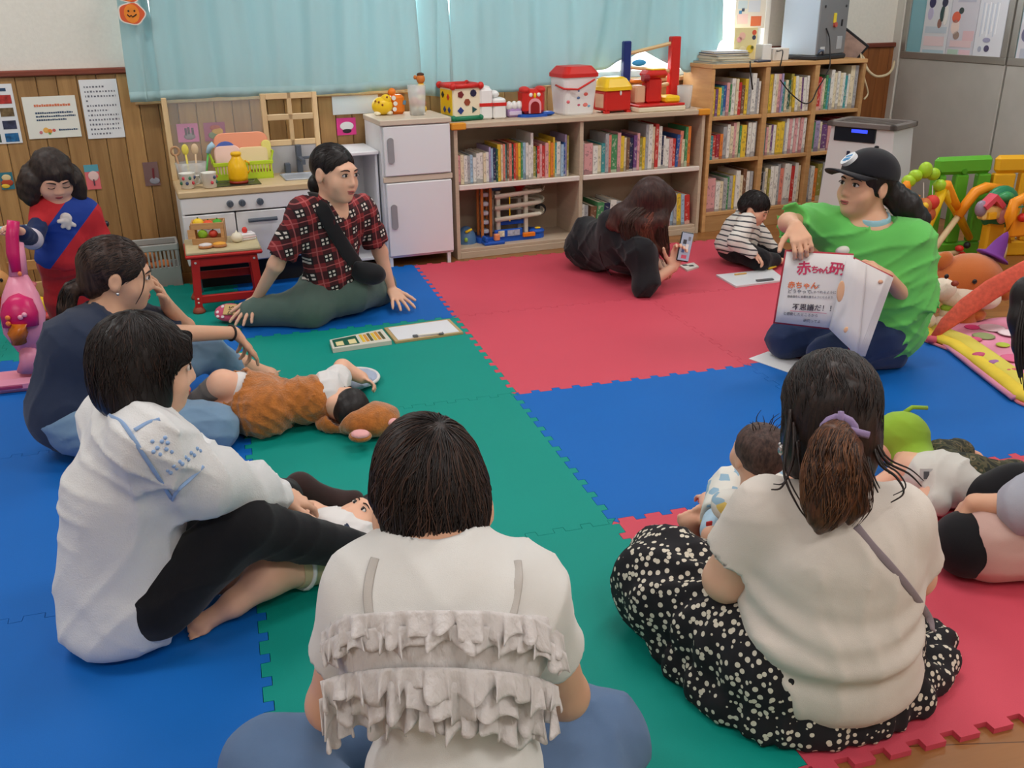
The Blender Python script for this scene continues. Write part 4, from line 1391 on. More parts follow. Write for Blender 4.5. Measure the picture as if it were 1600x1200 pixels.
MB().lathe([(0.02, 0.26), (0.024, 0.295), (0.04, 0.31), (0.046, 0.345), (0.03, 0.345), (0, 0.33)], (0.08, 0, 0), 16).build('red_funnel', P_red, q, True)
MB().box((-0.11, -0.045, 0.30), (-0.05, 0.03, 0.33), 0.006).build('roof_unit', plast('roof_blue', (70, 90, 130)), q)
MB().box((-0.07, -0.05, 0.09), (0.1, -0.04, 0.115), 0.003).build('blue_rail', P_b2, q)
MB().cyl((0.235, 0.02, 0.15), (0.235, 0.045, 0.15), 0.035, n=16).build('dial', plast('dark_dial', (50, 46, 46)), q)
q = wthing('blue_play_dome', 'blue toy dome piece with a yellow bar, left of the toy garage', 'toy', 0.345, -0.21, FZ + 0.06)
MB().ell((0, 0, 0.002), (0.065, 0.06, 0.1)).build('dome', plast('steel_blue', (84, 120, 160)), q, True)
MB().tube([(-0.02, -0.05, 0.075), (0.02, -0.05, 0.09)], 0.008, 6).build('bar', P_yel, q, True)
MB().ell((-0.02, -0.055, 0.03), (0.012, 0.01, 0.014), 10, 8).build('button', plast('lime2', (150, 190, 80)), q, True)
q = wthing('blue_launch_ramp', 'small blue toy ramp with an orange gate in front of the toy garage', 'toy ramp', 0.475, -0.31, FZ + 0.06)
MB().box((-0.06, -0.035, 0), (0.07, 0.03, 0.02), 0.005).build('ramp', P_b2, q)
MB().box((-0.055, -0.035, 0.02), (-0.035, 0.03, 0.05), 0.005).build('wall', P_b2, q)
MB().box((0.01, -0.02, 0.02), (0.045, 0.01, 0.06), 0.005).build('gate', plast('peach', (240, 150, 100)), q)

# ================================================================== on top of the oak bookcase
OT = FZ + RH
def slab(name,u,v,z,w,d,h,mat_,lab,cat,dr=0.0,pages=None):
 mb = MB()
 if pages:
  mb.box((-w / 2,-d / 2,0),(w / 2,d / 2,0.003))
  mb.box((-w / 2,-d / 2,h - 0.003),(w / 2,d / 2,h))
  mb.box((-w / 2,d / 2 - 0.003,0),(w / 2,d / 2,h))
  mb.cur = 1
  mb.box((-w / 2 + 0.004,-d / 2 + 0.004,0.003),(w / 2 - 0.004,d / 2 - 0.003,h - 0.003))
  return wmesh(mb,name,[mat_,page_m],u,v,z,lab,cat,dr=dr)
 return wmesh(mb.box((-w / 2,-d / 2,0),(w / 2,d / 2,h),0.003),name,mat_,u,v,z,lab,cat,dr=dr)

zt = OT
for i, (w, d, h, c, dr, lab) in enumerate(((.3, .24, .012, (150, 160, 156), .1, 'grey-green folder at the bottom of the pile on the oak bookcase'), (.27, .21, .014, (196, 186, 160), -.08, 'beige booklet second from the bottom of the pile on the oak bookcase'),
          (.25, .2, .016, (206, 200, 184), .12, 'cream booklet in the middle of the pile on the oak bookcase'), (.25, .19, .016, (60, 66, 84), .02, 'dark notebook near the top of the pile on the oak bookcase'), (.24, .18, .012, (224, 230, 240), -.1, 'white folder on top of the pile on the oak bookcase'))):
 slab('document', 2.085, -0.21, zt, w, d, h, M('doc_%d' % i, c, .6), lab, 'document', dr, True)
 zt += h + 0.0005
slab('tablet', 2.30, -0.27, OT, 0.12, 0.12, 0.012, M('tablet_dark', (60, 64, 84), .3), 'small dark tablet lying right of the paper pile', 'tablet', .2)
slab('white_box', 2.39, -0.2, OT, 0.075, 0.07, 0.10, M('box_white', (226, 224, 220), .6), 'small white box beside the yellow picture board', 'box', .1)
slab('white_box', 2.50, -0.2, OT, 0.12, 0.08, 0.075, M('box_white2', (214, 208, 200), .6), 'wide white box against the grey speaker cabinet', 'box')
# yellow picture board
q = wthing('picture_board', 'pale yellow picture board standing on the oak bookcase', 'picture board', 2.285, -0.15, OT)
MB().box((-0.085, 0, 0.0), (0.085, 0.012, 0.20), 0.002).build('board', M('board_yellow', (232, 216, 160), .7), q)
MB().box((-0.03, 0.012, 0), (0.03, 0.05, 0.01)).build('stand', M('board_yellow', (232, 216, 160), .7), q)
for i,(x,z,r,c) in enumerate(((.06,.17,.016,(214,90,60)),(.06,.14,.014,(70,74,96)),(.035,.07,.026,(226,196,60)),(.05,.08,.012,(90,110,60)),(-.03,.15,.024,(240,190,170)),(-.05,.13,.018,(236,170,170)),(-.02,.06,.03,(240,226,180)))):
 MB().cyl((x, -0.002, z), (x, 0.001, z), r, n=12).build('printed_shape', M('pb_%d' % i, c, .7), q)
# wall poster
o, w_, h_ = card('wall_poster', M('poster_cream', (232, 226, 214), .7), 1152, -30, 1198, 44, 'pale poster with small pictures on the back wall, above the yellow picture board', 'poster')
for i,(x,z,w,h,c) in enumerate(((.02,.12,.07,.05,(206,220,226)),(.1,.1,.09,.07,(214,220,230)),(.02,.03,.08,.06,(238,206,206)),(.125,.015,.08,.06,(226,120,80)),(.02,.18,.18,.05,(238,214,170)),(.05,.105,.02,.02,(80,90,110)),(.03,.09,.02,.02,(90,150,200)))):
 MB().box((x, -0.004, z), (x + w, -0.0018, z + h)).build('picture', M('wp_%d' % i, c, .7), o)
# grey cabinet (back of a speaker unit)
q = wthing('grey_speaker_cabinet', 'grey cabinet with cables at its back on the oak bookcase', 'speaker', 2.80, -0.17, OT, dr=0.35)
MB().box((-0.17, -0.13, 0.03), (0.17, 0.13, 0.5), 0.006).build('cabinet', M('cab_grey', (124, 124, 126), .5), q)
MB().box((-0.175, -0.125, 0.03), (-0.168, 0.13, 0.5), 0.003).build('side_panel', M('cab_light', (170, 184, 196), .45), q)
MB().box((-0.18, -0.14, 0.0), (0.18, 0.14, 0.03), 0.008).build('foot_plate', M('cab_dark', (48, 50, 54), .5), q)
MB().box((-0.01, -0.138, 0.22), (0.02, -0.128, 0.28), 0.003).build('yellow_tag', M('tag_yellow', (230, 206, 60), .6), q)
MB().cyl((0.01, -0.145, 0.21), (0.01, -0.128, 0.21), 0.016, n=12).build('plug', M('plug_red', (190, 90, 80), .5), q)
MB().box((0.06, -0.134, 0.06), (0.12, -0.129, 0.14), 0.001).build('rating_label', M('label_grey', (170, 172, 176), .6), q)
MB().box((-0.13, -0.134, 0.04), (-0.08, -0.129, 0.08), 0.001).build('white_label', M('label_white', (206, 206, 206), .6), q)
for x in (-0.12,0.13):
 MB().cyl((x, -0.136, 0.32), (x, -0.128, 0.32), 0.008, n=8).build('screw', M('screw_dark', (60, 60, 62), .4), q)
MB().box((0.09, -0.135, 0.2), (0.105, -0.128, 0.24), 0.001).build('switch', M('switch_black', (30, 30, 32), .5), q)
MB().tube([(-0.155, -0.12, 0.03), (-0.14, -0.14, 0.06), (-0.11, -0.14, 0.058), (-0.09, -0.13, 0.03)], 0.009, 6).build('carry_loop', M('loop_blue', (86, 100, 120), .5), q, True)
# tilted frame beside it
fr2 = MB().box((-0.1,-0.008,0),(0.1,0.008,0.16),0.003)
o = fr2.build('tilted_frame', M('frame_black', (40, 42, 46), .4), None, False, wp(3.075, -0.12, OT + 0.002), (0.25, 0.62, WA - 0.5))
tag(o, 'black picture frame leaning beside the grey speaker cabinet', 'frame')
MB().box((-0.085, -0.0095, 0.015), (0.085, -0.0075, 0.145)).build('picture', M('frame_pic', (176, 150, 140), .5, var=.2, vscale=20), o)

def cable(pts,r,mat_,lab,sub=6):
 P = [V(p) for p in pts]
 out = []
 for i in range(len(P) - 1):
  p0,p1,p2,p3 = P[max(i - 1,0)],P[i],P[i + 1],P[min(i + 2,len(P) - 1)]
  for s_ in range(sub):
   t = s_ / sub
   out.append(0.5 * ((2 * p1) + (p2 - p0) * t + (2 * p0 - 5 * p1 + 4 * p2 - p3) * t * t + (3 * p1 - p0 - 3 * p2 + p3) * t ** 3))
 out.append(P[-1])
 o = MB().tube(out, r, 6).build('cable', mat_, None, True)
 return tag(o, lab, 'cable')

blk = M('cable_black', (34, 34, 36), .5)
beig = M('cable_beige', (214, 196, 160), .5)

def ap(x,y,v):
 u_,v_,z_ = atw(x,y,v)
 return wp(u_,v_,z_)

cable([ap(1202, 76, -.2), ap(1215, 80, -.25), ap(1223, 80, -.37), ap(1219, 104, -.375)], 0.004, blk, 'short black cable hanging over the front of the oak bookcase')
cable([ap(1172, 96, -.36), ap(1173, 115, -.375), ap(1176, 140, -.37)], 0.005, blk, 'black cord hanging over the top left compartment of the oak bookcase')
cable([ap(1219, 125, -.375), ap(1235, 145, -.375), ap(1255, 161, -.375), ap(1268, 158, -.378), ap(1277, 140, -.376), ap(1288, 122, -.376), ap(1296, 105, -.376), ap(1297, 90, -.36), ap(1296, 60, -.33), ap(1291, 44, -.325)], 0.004, blk, 'long black cable looping down from the grey cabinet across the books')
cable([ap(1340, 80, -.1), ap(1350, 92, -.22), ap(1355, 108, -.3), ap(1368, 119, -.3), ap(1385, 117, -.25), ap(1394, 108, -.15), ap(1397, 96, -.06)], 0.009, beig, 'thick beige cable looping to the corner post')
cable([ap(1345, 84, -.25), ap(1350, 120, -.33), ap(1356, 145, -.33), ap(1350, 155, -.34)], 0.006, beig, 'beige strap hanging at the right side of the oak bookcase')

# ================================================================== posters on the right wall
def rcard(x0,x1,z0,z1,label,mat_,y=0.0):
 o = MB().box((x0, 0.004, z0), (x1, 0.0115, z1)).build('poster', mat_, None, False)
 o.matrix_world = RM
 tag(o, label, 'poster')
 return o

def rshape(o,x,z,w,h,c,n):
 MB().box((x, 0.003, z), (x + w, 0.0045, z + h), 0.0).build('picture', M('rp_%d_%d_%d' % c, c, .7), o)

def rblob(o,x,z,a,b,c):
 MB().prism([(a * math.cos(t), b * math.sin(t)) for t in [2 * math.pi * i / 14 for i in range(14)]], -0.0015, 0.001, plane_M((x, 0.003, z), (1, 0, 0), (0, 0, 1))).build('picture', M('rp_%d_%d_%d' % c, c, .7), o)

pp = M('poster_pale', (214, 218, 224), .6)
o = rcard(.245, .47, 1.02, 1.45, 'pale poster with two dark-haired figures, nearest the corner on the right wall', pp)
rblob(o,.30,1.36,.028,.035,(60,60,100)); rblob(o,.41,1.36,.025,.03,(60,62,84)); rblob(o,.40,1.29,.02,.05,(60,84,84)); rblob(o,.43,1.28,.02,.06,(230,230,226)); rblob(o,.385,1.23,.018,.03,(150,110,100)); rblob(o,.295,1.29,.025,.04,(190,186,214))
rshape(o,.265,1.17,.19,.04,(190,204,216),0); rshape(o,.265,1.09,.18,.06,(226,206,210),1); rshape(o,.265,1.035,.19,.03,(176,202,214),2)
o = rcard(.475, .70, 1.015, 1.45, 'pale poster with an orange round shape, in the middle of the notice board', M('poster_mauve', (206, 206, 216), .6))
rblob(o,.525,1.27,.035,.035,(226,110,84)); rblob(o,.525,1.21,.035,.045,(232,212,204)); rblob(o,.545,1.16,.025,.025,(160,140,130)); rblob(o,.56,1.31,.02,.02,(70,84,84))
rshape(o,.60,1.13,.09,.06,(222,190,196),3); rshape(o,.5,1.09,.18,.04,(224,200,204),4); rshape(o,.49,1.025,.09,.05,(178,204,190),5); rshape(o,.59,1.025,.09,.05,(226,196,206),6); rshape(o,.52,1.36,.15,.03,(186,190,206),7)
o = rcard(.705, .925, 1.012, 1.45, 'glossy white poster in a clear sleeve beside the board frame', M('poster_gloss', (222, 226, 234), .12))
for i in range(8):
 rshape(o,.735 + i * .017,1.16 + .015 * (i % 3),.008,.2 - .02 * (i % 3),(240,244,250) if i % 2 else (196,206,222),8)
rblob(o,.81,1.09,.02,.02,(84,80,110)); rblob(o,.755,1.085,.014,.018,(170,176,196)); rblob(o,.80,1.14,.03,.014,(160,160,190))
o = rcard(1.045, 1.27, 1.01, 1.45, 'poster on the second notice board at the right edge', M('poster_pale2', (206, 206, 214), .6))
rblob(o,1.09,1.18,.03,.04,(110,110,140)); rshape(o,1.07,1.04,.16,.06,(180,186,200),9)

# ================================================================== air purifier
q = thing('air_purifier', 'tall white air purifier with a dark top grille behind the woman in the cap', 'air purifier', (2.83, 2.84, FZ), math.radians(-60))
Wp = M('purifier_white', (222, 220, 222), .4)
vs = []
for z,w,d in ((0,.235,.15),(.60,.2,.14),(.685,.195,.14)):
 vs += [(-w,-d,z),(w,-d,z),(w,d,z),(-w,d,z)]
fs = [(3,2,1,0),(8,9,10,11)]
for kx in range(2):
 for i in range(4):
  j = (i + 1) % 4
  fs.append((kx * 4 + i,kx * 4 + j,kx * 4 + 4 + j,kx * 4 + 4 + i))
MB().add(vs, fs).build('body', Wp, q)
MB().box((-.17, -.15, .60), (.09, -.13, .685), 0.004).build('control_recess', M('purifier_black', (26, 30, 40), .25), q)
MB().box((-.06, -.152, .655), (.04, -.149, .675), 0.001).build('blue_display', M('display_blue', (50, 70, 230), .4, emit=1.2), q)
tg = M('purifier_taupe', (120, 112, 108), .4)
m_ = MB()
m_.box((-.215,-.165,.685),(.215,-.135,.715),0.004)
m_.box((-.215,.125,.685),(.215,.155,.715),0.004)
m_.box((-.215,-.165,.685),(-.175,.155,.715),0.004)
m_.box((.175,-.165,.685),(.215,.155,.715),0.004)
m_.build('top_frame', tg, q)
MB().box((-.175, -.135, .685), (.175, .125, .698)).build('outlet', M('outlet_dark', (60, 50, 44), .5), q)
for i in range(5):
 MB().box((-.17, -.11 + i * .05, .698), (.17, -.10 + i * .05, .71), 0.0, ).build('louvre', tg, q)
MB().box((-.075, -.152, .50), (-.055, -.144, .545), 0.003).build('sensor_window', M('sensor_dark', (50, 50, 74), .3), q)

# ================================================================== play gates and baby gym
def slotted(name,lab,mat_,loc,rz,w,h,slots,thick=0.05):
 q = thing(name, lab, 'gate panel', loc, rz)
 m_ = MB()
 xs = [0.0]
 for a,b in slots:
  xs += [a,b]
 xs.append(w)
 for i in range(0,len(xs),2):
  m_.box((xs[i],-thick / 2,0.09),(xs[i + 1],thick / 2,h - 0.1),0.008)
 m_.build('uprights', mat_, q)
 MB().box((0, -thick / 2, h - 0.1), (w, thick / 2, h), 0.02).build('top_bar', mat_, q)
 MB().box((0, -thick / 2, 0.0), (w, thick / 2, 0.09), 0.01).build('bottom_bar', mat_, q)
 return q

gm = plast('gate_green', (96, 176, 44), .45)
gy = plast('gate_yellow', (236, 176, 30), .45)
q = slotted('green_gate_panel', 'green plastic play gate with long slots against the right wall', gm, (2.83, 2.25, FZ), math.radians(-6), .355, .58, [(.075, .135), (.215, .275)])
MB().cyl((.175, -.03, .5), (.175, -.024, .5), .016, n=14).build('logo_disc', plast('gate_green_d', (74, 150, 30)), q)
MB().box((.008, -.03, .46), (.028, -.02, .51), 0.002).build('hinge_socket', plast('gate_green_dk', (40, 96, 30)), q)
q = slotted('yellow_gate_panel', 'yellow plastic play gate with slots at the right edge', gy, (3.195, 2.2, FZ), math.radians(-14), .42, .58, [(.125, .155), (.19, .22), (.29, .35)])
gx = thing('baby_gym', 'orange and yellow baby gym frame with a lime arch and hanging toys, beside the gates', 'baby gym', gr(1470, 412), 0)
gxo = gx.location

def gp(x,y,Y):
 return at(x,y,Y) - gxo

go = plast('gym_orange', (244, 150, 24), .4)
gyl = plast('gym_yellow', (238, 190, 20), .4)
beech = M('beech_rod', (222, 194, 150), .55)
l2 = plast('gym_lime', (164, 204, 40), .4)
Y1 = gxo.y
MB().tube([gp(1472, 296, Y1), gp(1462, 325, Y1 - .03), gp(1437, 385, Y1 - .1)], [.032, .026, .02], 10).build('leg', gyl, gx, True)
MB().tube([gp(1474, 296, Y1), gp(1492, 325, Y1 + .03), gp(1515, 372, Y1 + .08)], [.032, .026, .02], 10).build('leg', gyl, gx, True)
MB().tube([gp(1468, 291, Y1), gp(1478, 290, Y1), gp(1488, 312, Y1 + .01), gp(1496, 325, Y1 + .02)], [.03, .034, .03, .024], 10).build('hub', go, gx, True)
MB().tube([gp(1566, 296, Y1), gp(1540, 293, Y1), gp(1524, 300, Y1), gp(1510, 318, Y1), gp(1497, 338, Y1)], [.028, .03, .03, .028, .026], 10).build('hub', go, gx, True)
MB().tube([gp(1497, 338, Y1), gp(1475, 368, Y1 - .05), gp(1452, 400, Y1 - .1)], .017, 10).build('rod', beech, gx, True)
MB().tube([gp(1452, 399, Y1 - .1), gp(1503, 394, Y1)], .014, 8).build('rod', beech, gx, True)
MB().tube([gp(1452, 411, Y1 - .1), gp(1490, 407, Y1 - .05)], .014, 8).build('rod', beech, gx, True)
for (x,y) in ((1499,388),(1503,398),(1456,411)):
 MB().ell(gp(x, y, Y1 - .03), (.024, .024, .018), 12, 8).build('clamp', P_red, gx, True)
MB().ell(gp(1511, 383, Y1 - .02), (.02, .02, .02), 12, 8).build('castor', plast('castor_black', (30, 30, 30)), gx, True)
arc = [gp(1420,283,Y1 - .02),gp(1430,275,Y1 - .02),gp(1446,266,Y1 - .01),gp(1458,272,Y1),gp(1468,290,Y1)]
for i,p in enumerate(arc):
 MB().ell(p, (.04, .034, .034 if i != 2 else .045), 14, 10).build('arch_segment', l2, gx, True)
MB().tube([gp(1414, 300, Y1 - .03), gp(1418, 282, Y1 - .03)], [.03, .02], 10).build('arch_end', go, gx, True)
MB().lathe([(.0, 0), (.045, -.01), (.03, -.06), (.012, -.09), (0, -.09)], gp(1425, 302, Y1 - .04), 12).build('flower_toy', go, gx, True)
for (x,y,r,c) in ((1443,322,.045,(196,110,50)),(1456,316,.04,(214,60,50)),(1445,322,.02,(236,190,50)),(1450,335,.04,(190,90,50)),(1433,318,.03,(70,70,84))):
 MB().ell(gp(x, y, Y1 - .05 - (.03 if c[0] == 236 else 0)), r, 12, 8).build('hanging_toy', M('hang_%d_%d' % c[:2], c, .6), gx, True)
for (x0,y0,x1,y1) in ((1443,285,1443,312),(1457,290,1457,308)):
 MB().tube([gp(x0, y0, Y1 - .03), gp(x1, y1, Y1 - .05)], .003, 5).build('cord', M('cord_white', (220, 220, 214), .6), gx)
hb = thing('house_activity_toy', 'round toy panel with a green roof and small pink house, at the right edge', 'activity toy', gr(1560, 412), 0)
ho = hb.location
Y2 = ho.y

def hp(x,y,Y):
 return at(x,y,Y) - ho

MB().ell(hp(1562, 325, Y2 + .04), (.125, .05, .125), 20, 12).build('roof', plast('roof_green', (40, 130, 90)), hb, True)
MB().box(hp(1536, 345, Y2 - .04), hp(1562, 318, Y2 + .02), .01).build('house_wall', plast('house_cream', (240, 206, 130)), hb)
MB().prism([(-.07, 0), (0, .06), (.07, 0), (.05, -.02), (0, .025), (-.05, -.02)], -.03, .03, plane_M(hp(1550, 320, Y2 - .03), (1, 0, 0), (0, 0, 1))).build('house_roof', plast('house_pink', (220, 80, 100)), hb)
MB().box(hp(1545, 344, Y2 - .06), hp(1553, 330, Y2 - .03), .004).build('house_door', plast('house_door', (240, 180, 40)), hb)
MB().ell(hp(1533, 326, Y2 - .02), (.035, .03, .045), 12, 8).build('bush', plast('bush_grey', (150, 130, 150)), hb, True)
MB().ell(hp(1566, 336, Y2 - .03), (.03, .03, .05), 12, 8).build('bush', plast('bush_pink', (220, 150, 150)), hb, True)
MB().ell(hp(1572, 308, Y2 - .02), (.05, .03, .03), 12, 8).build('leaf', plast('leaf_green', (60, 150, 90)), hb, True)
MB().box(hp(1535, 412, Y2), hp(1560, 345, Y2 + .06), .01).build('stem', gy, hb)
op = thing('orange_activity_frame', 'orange plastic activity frame with red knob cut by the right edge', 'activity frame', gr(1590, 420), 0)
oo = op.location

def opp(x,y,Y):
 return at(x,y,Y) - oo

Y3 = oo.y
MB().tube([opp(1571, 378, Y3), opp(1578, 340, Y3), opp(1586, 316, Y3), opp(1600, 310, Y3), opp(1640, 310, Y3)], .03, 10).build('frame', go, op, True)
MB().box(opp(1578, 372, Y3 - .01), opp(1650, 330, Y3 + .02), .01).build('panel', go, op)
MB().ell(opp(1598, 340, Y3 - .03), .025, 12, 8).build('knob', P_red, op, True)
MB().box(opp(1592, 325, Y3 - .035), opp(1630, 319, Y3 - .02), .004).build('green_bar', P_grn, op)
MB().tube([opp(1571, 378, Y3), opp(1566, 405, Y3)], .016, 8).build('rod', beech, op, True)
MB().tube([opp(1640, 372, Y3), opp(1640, 420, Y3)], .02, 8).build('leg', beech, op, True)

# soft plush (plain, generic) with a purple hat
pb = gr(1500,508)
pl = thing('plush_toy', 'orange-brown soft toy with cream cheeks and a purple pointed hat, sitting by the play quilt', 'plush toy', pb, 0)
plo = M('plush_orange', (196, 104, 42), .9, bump=.4, bscale=300, sheen=.4)
plc = M('plush_cream', (236, 220, 200), .9, bump=.4, bscale=300, sheen=.4)
YP = pb.y

def pq(x,y,d=0.0):
 return at(x,y,YP + d) - pb

MB().ell(pq(1500, 495, 0.02), (.095, .07, .075)).build('body', plo, pl, True)
MB().ell(pq(1512, 437, 0.03), (.165, .125, .12), 24, 14).build('head', plo, pl, True)
MB().ell(pq(1505, 462, -.03), (.12, .08, .055), 20, 12).build('muzzle', plc, pl, True)
MB().ell(pq(1472, 452, -.02), (.06, .06, .05), 16, 10).build('cheek', plc, pl, True)
MB().ell(pq(1542, 466, -.02), (.06, .06, .05), 16, 10).build('cheek', plc, pl, True)
MB().ell(pq(1492, 443, -.10), (.018, .014, .013), 12, 8).build('nose', M('plush_nose', (150, 60, 40), .5), pl, True)
for x,y in ((1479,432),(1523,440)):
 MB().ell(pq(x, y, -.085), (.011, .008, .011), 12, 8).build('eye', M('plush_eye', (30, 28, 34), .3), pl, True)
for x,y in ((1476,408),(1572,455)):
 MB().ell(pq(x, y, .05), (.045, .03, .045), 14, 10).build('ear', plo, pl, True)
MB().lathe([(.075, 0), (.07, .008), (.042, .02), (.03, .07), (.012, .115), (0, .13)], (0, 0, 0), 16, Matrix.Translation(pq(1550, 402, .03)) @ Matrix.Rotation(.5, 4, 'Y')).build('hat', M('plush_hat', (116, 50, 140), .8), pl, True)
MB().ell(pq(1485, 480, -.04), (.05, .03, .02), 12, 8).build('bow', M('plush_bow', (150, 190, 60), .8), pl, True)
MB().ell(pq(1478, 490, -.04), (.03, .025, .035), 12, 8).build('bib', plc, pl, True)
for x,y in ((1452,482),(1526,492)):
 MB().ell(pq(x, y, -.02), (.045, .035, .03), 12, 8).build('arm', plo, pl, True)
for x,y in ((1448,501),(1468,507)):
 MB().ell(pq(x, y, -.05), (.04, .035, .038), 14, 10).build('foot', plc, pl, True)
MB().ell(pq(1445, 505, -.09), (.014, .01, .014), 10, 8).build('foot_pad', plo, pl, True)

# play quilt on the floor at the right, with its coral strap
qp = thing('play_quilt', 'yellow and pink padded play quilt on the floor at the right edge', 'play quilt', gr(1540, 560, 0.0), 0)
qo = qp.location
A0,A1,B1,B0 = gr(1437,515),gr(1578,628),gr(1700,640),gr(1585,503)
pinkq = M('quilt_pink', (232, 150, 178), .85, var=.12, vscale=6, bump=.2, bscale=40)
yelq = M('quilt_yellow', (236, 206, 66), .85, var=.1, vscale=8, bump=.2, bscale=40)
G_ = []
for i in range(25):
 row = []
 for j in range(17):
  a,b = i / 24,j / 16
  p = (A0 * (1 - a) + A1 * a) * (1 - b) + (B0 * (1 - a) + B1 * a) * b - qo
  p.z = 0.012 + 0.006 * math.sin(11 * a + 2) * math.sin(9 * b) + 0.008 * (b > .05) * abs(math.sin(5 * a + 3 * b))
  row.append(p)
 G_.append(row)
MB().sheet(G_, 0.014).build('quilt', pinkq, qp, True)
bd = [A0 + V((.02,.06,0)),A0,gr(1440,532),gr(1484,549),gr(1520,575),gr(1560,606),gr(1588,630),gr(1660,660)]
rr = [.02,.028,.034,.034,.034,.036,.038,.038]
MB().tube([p - qo + V((.035, .015, .022)) for p in bd], rr, 12, flat=.55).build('yellow_border', yelq, qp, True)
bd2 = [p - qo + V((0.0,-.008,.007)) for p in bd]
MB().tube(bd2, .007, 8).build('pink_piping', M('quilt_piping', (232, 130, 140), .8), qp, True)
MB().tube([p - qo + V((.105, .06, .026)) for p in bd[2:]], [.045] * 6, 12, flat=.4).build('yellow_band', M('quilt_lime', (222, 206, 90), .85), qp, True)
for i,(x,y,r,c) in enumerate(((1517,521,.035,(220,60,120)),(1535,535,.05,(150,160,110)),(1565,549,.03,(190,206,80)),(1548,522,.06,(232,196,206)),(1580,570,.05,(226,110,150)),(1522,540,.03,(216,90,130)),(1590,545,.03,(214,50,60)),(1575,530,.05,(240,220,226)))):
 p = gr(x,y) - qo
 MB().ell((p.x, p.y, .03), (r, r * .9, .006), 14, 6).build('applique', M('appl_%d' % i, c, .85), qp, True)
for i,(x,y) in enumerate(((1524,571),(1550,583),(1575,597))):
 p = gr(x,y) - qo
 MB().ell((p.x + .03, p.y + .02, .038), (.035, .022, .006), 12, 6, None).build('printed_flower', M('appl_f%d' % i, ((200, 80, 120), (170, 110, 170), (214, 100, 110))[i], .85), qp, True)
sp = thing('coral_strap', 'coral fabric strap rising from the play quilt to the right', 'strap', gr(1458, 527, .03), 0)
so = sp.location
P = [at(1458,526,so.y),at(1478,506,so.y),at(1510,480,so.y - .02),at(1550,452,so.y - .05),at(1600,424,so.y - .1),at(1680,385,so.y - .15)]
MB().tube([p - so for p in P], [.012, .03, .042, .045, .042, .04], 10, flat=.25, hint=CF).build('band', M('strap_coral', (222, 96, 76), .8, var=.15, vscale=60), sp, True)
MB().ell((0, 0, -.01), (.03, .025, .018), 12, 8).build('knot', M('strap_knot', (214, 90, 110), .8), sp, True)

# ================================================================== left side: stool table, basket, walker, vacuum
st = thing('play_table', 'small red play table with a worn beige top in front of the toy kitchen', 'table', (-1.035, 2.585, 0), math.radians(3))
tr_ = plast('table_red', (190, 34, 28), .45)
MB().box((-.175, -.14, .285), (.175, .15, .305), .006).build('table_top', M('table_beige', (196, 180, 140), .6, var=.12, vscale=9), st)
MB().box((-.18, -.145, .27), (.18, .155, .288), .006).build('top_rim', tr_, st)
MB().box((-.15, -.125, .225), (.15, -.105, .27), .004).build('apron', tr_, st)
MB().box((-.15, .115, .225), (.15, .135, .27), .004).build('apron', tr_, st)
for sx in (-1,1):
 for sy in (-1,1):
  a = V((sx * .135,sy * .11,.27))
  b = V((sx * .15,sy * .125 + (0 if sy < 0 else 0),.0))
  m_ = MB()
  m_.tube([a,b],[.026,.024],4)
  lg = m_.build('leg', tr_, st)
  if sy < 0:
   for z in (.055,.075):
    MB().ell((sx * .147, -.147, z), (.005, .003, .005), 8, 6).build('rivet', M('rivet_white', (220, 214, 206), .5), lg, True)
   MB().ell((sx * .137, -.138, .25), (.006, .004, .006), 8, 6).build('rivet', MATS['rivet_white'], lg, True)
  MB().lathe([(.03, 0), (.03, .01), (.02, .03), (0, .03)], (b.x, b.y, 0), 10).build('foot_cap', M('foot_brown', (150, 70, 50), .6), lg, True)
MB().box((-.14, -.135, .045), (.14, -.115, .085), .004).build('stretcher', tr_, st)
MB().box((-.14, .115, .10), (.14, .135, .14), .004).build('stretcher', tr_, st)
TT = .305

def sp_(x,y,z=0):
 return V((-1.035 + x,2.585 + y,TT + z))

# crate and play fruit
cr_m = wood('crate_wood', (186, 136, 84), (204, 156, 104), (2, 12, 12), .6)
c = thing('wooden_crate', 'small wooden crate of play fruit on the red play table', 'crate', sp_(-.055, .045), math.radians(-4))
for yy in (-.05,.05):
 for z in ((0,.03),(.075,.105)):
  MB().box((-.075, yy - .004, z[0]), (.075, yy + .004, z[1]), .001).build('slat', cr_m, c)
 for x in (-.06,.06):
  MB().box((x - .035 if x < 0 else x - .0, yy - .004, .03), (x if x < 0 else x + .015, yy + .004, .075), .001).build('slat', cr_m, c)
for x in (-.075,.075):
 MB().box((x - .004, -.05, 0), (x + .004, .05, .105), .001).build('end_panel', cr_m, c)
MB().box((-.07, -.046, 0), (.07, .046, .006)).build('crate_floor', cr_m, c)
for i, (x, yy, z, r, col_, lab) in enumerate(((-.045, 0, .095, .028, (240, 200, 40), 'round yellow play lemon in the wooden crate'), (.002, -.01, .088, .026, (232, 84, 40), 'orange-red play tomato in the middle of the wooden crate'), (.045, .0, .09, .024, (70, 170, 50), 'green play pepper at the right of the wooden crate'),
          (-.03, -.02, .045, .024, (150, 200, 50), 'lime green play fruit low in the wooden crate'), (.02, -.015, .042, .022, (210, 70, 50), 'red play fruit low in the wooden crate'))):
 o = MB().ell((0, 0, 0), (r, r, r * .92), 14, 10).build('play_fruit', M('fruit_%d' % i, col_, .45), None, True, sp_(-.055 + x, .045 + yy, z))
 tag(o, lab, 'play fruit', 'play fruit in the wooden crate')
 MB().cyl((0, 0, r * .85), (0, 0, r * 1.1), .004, n=6).build('stem', M('fruit_stem', (70, 110, 40), .6), o)
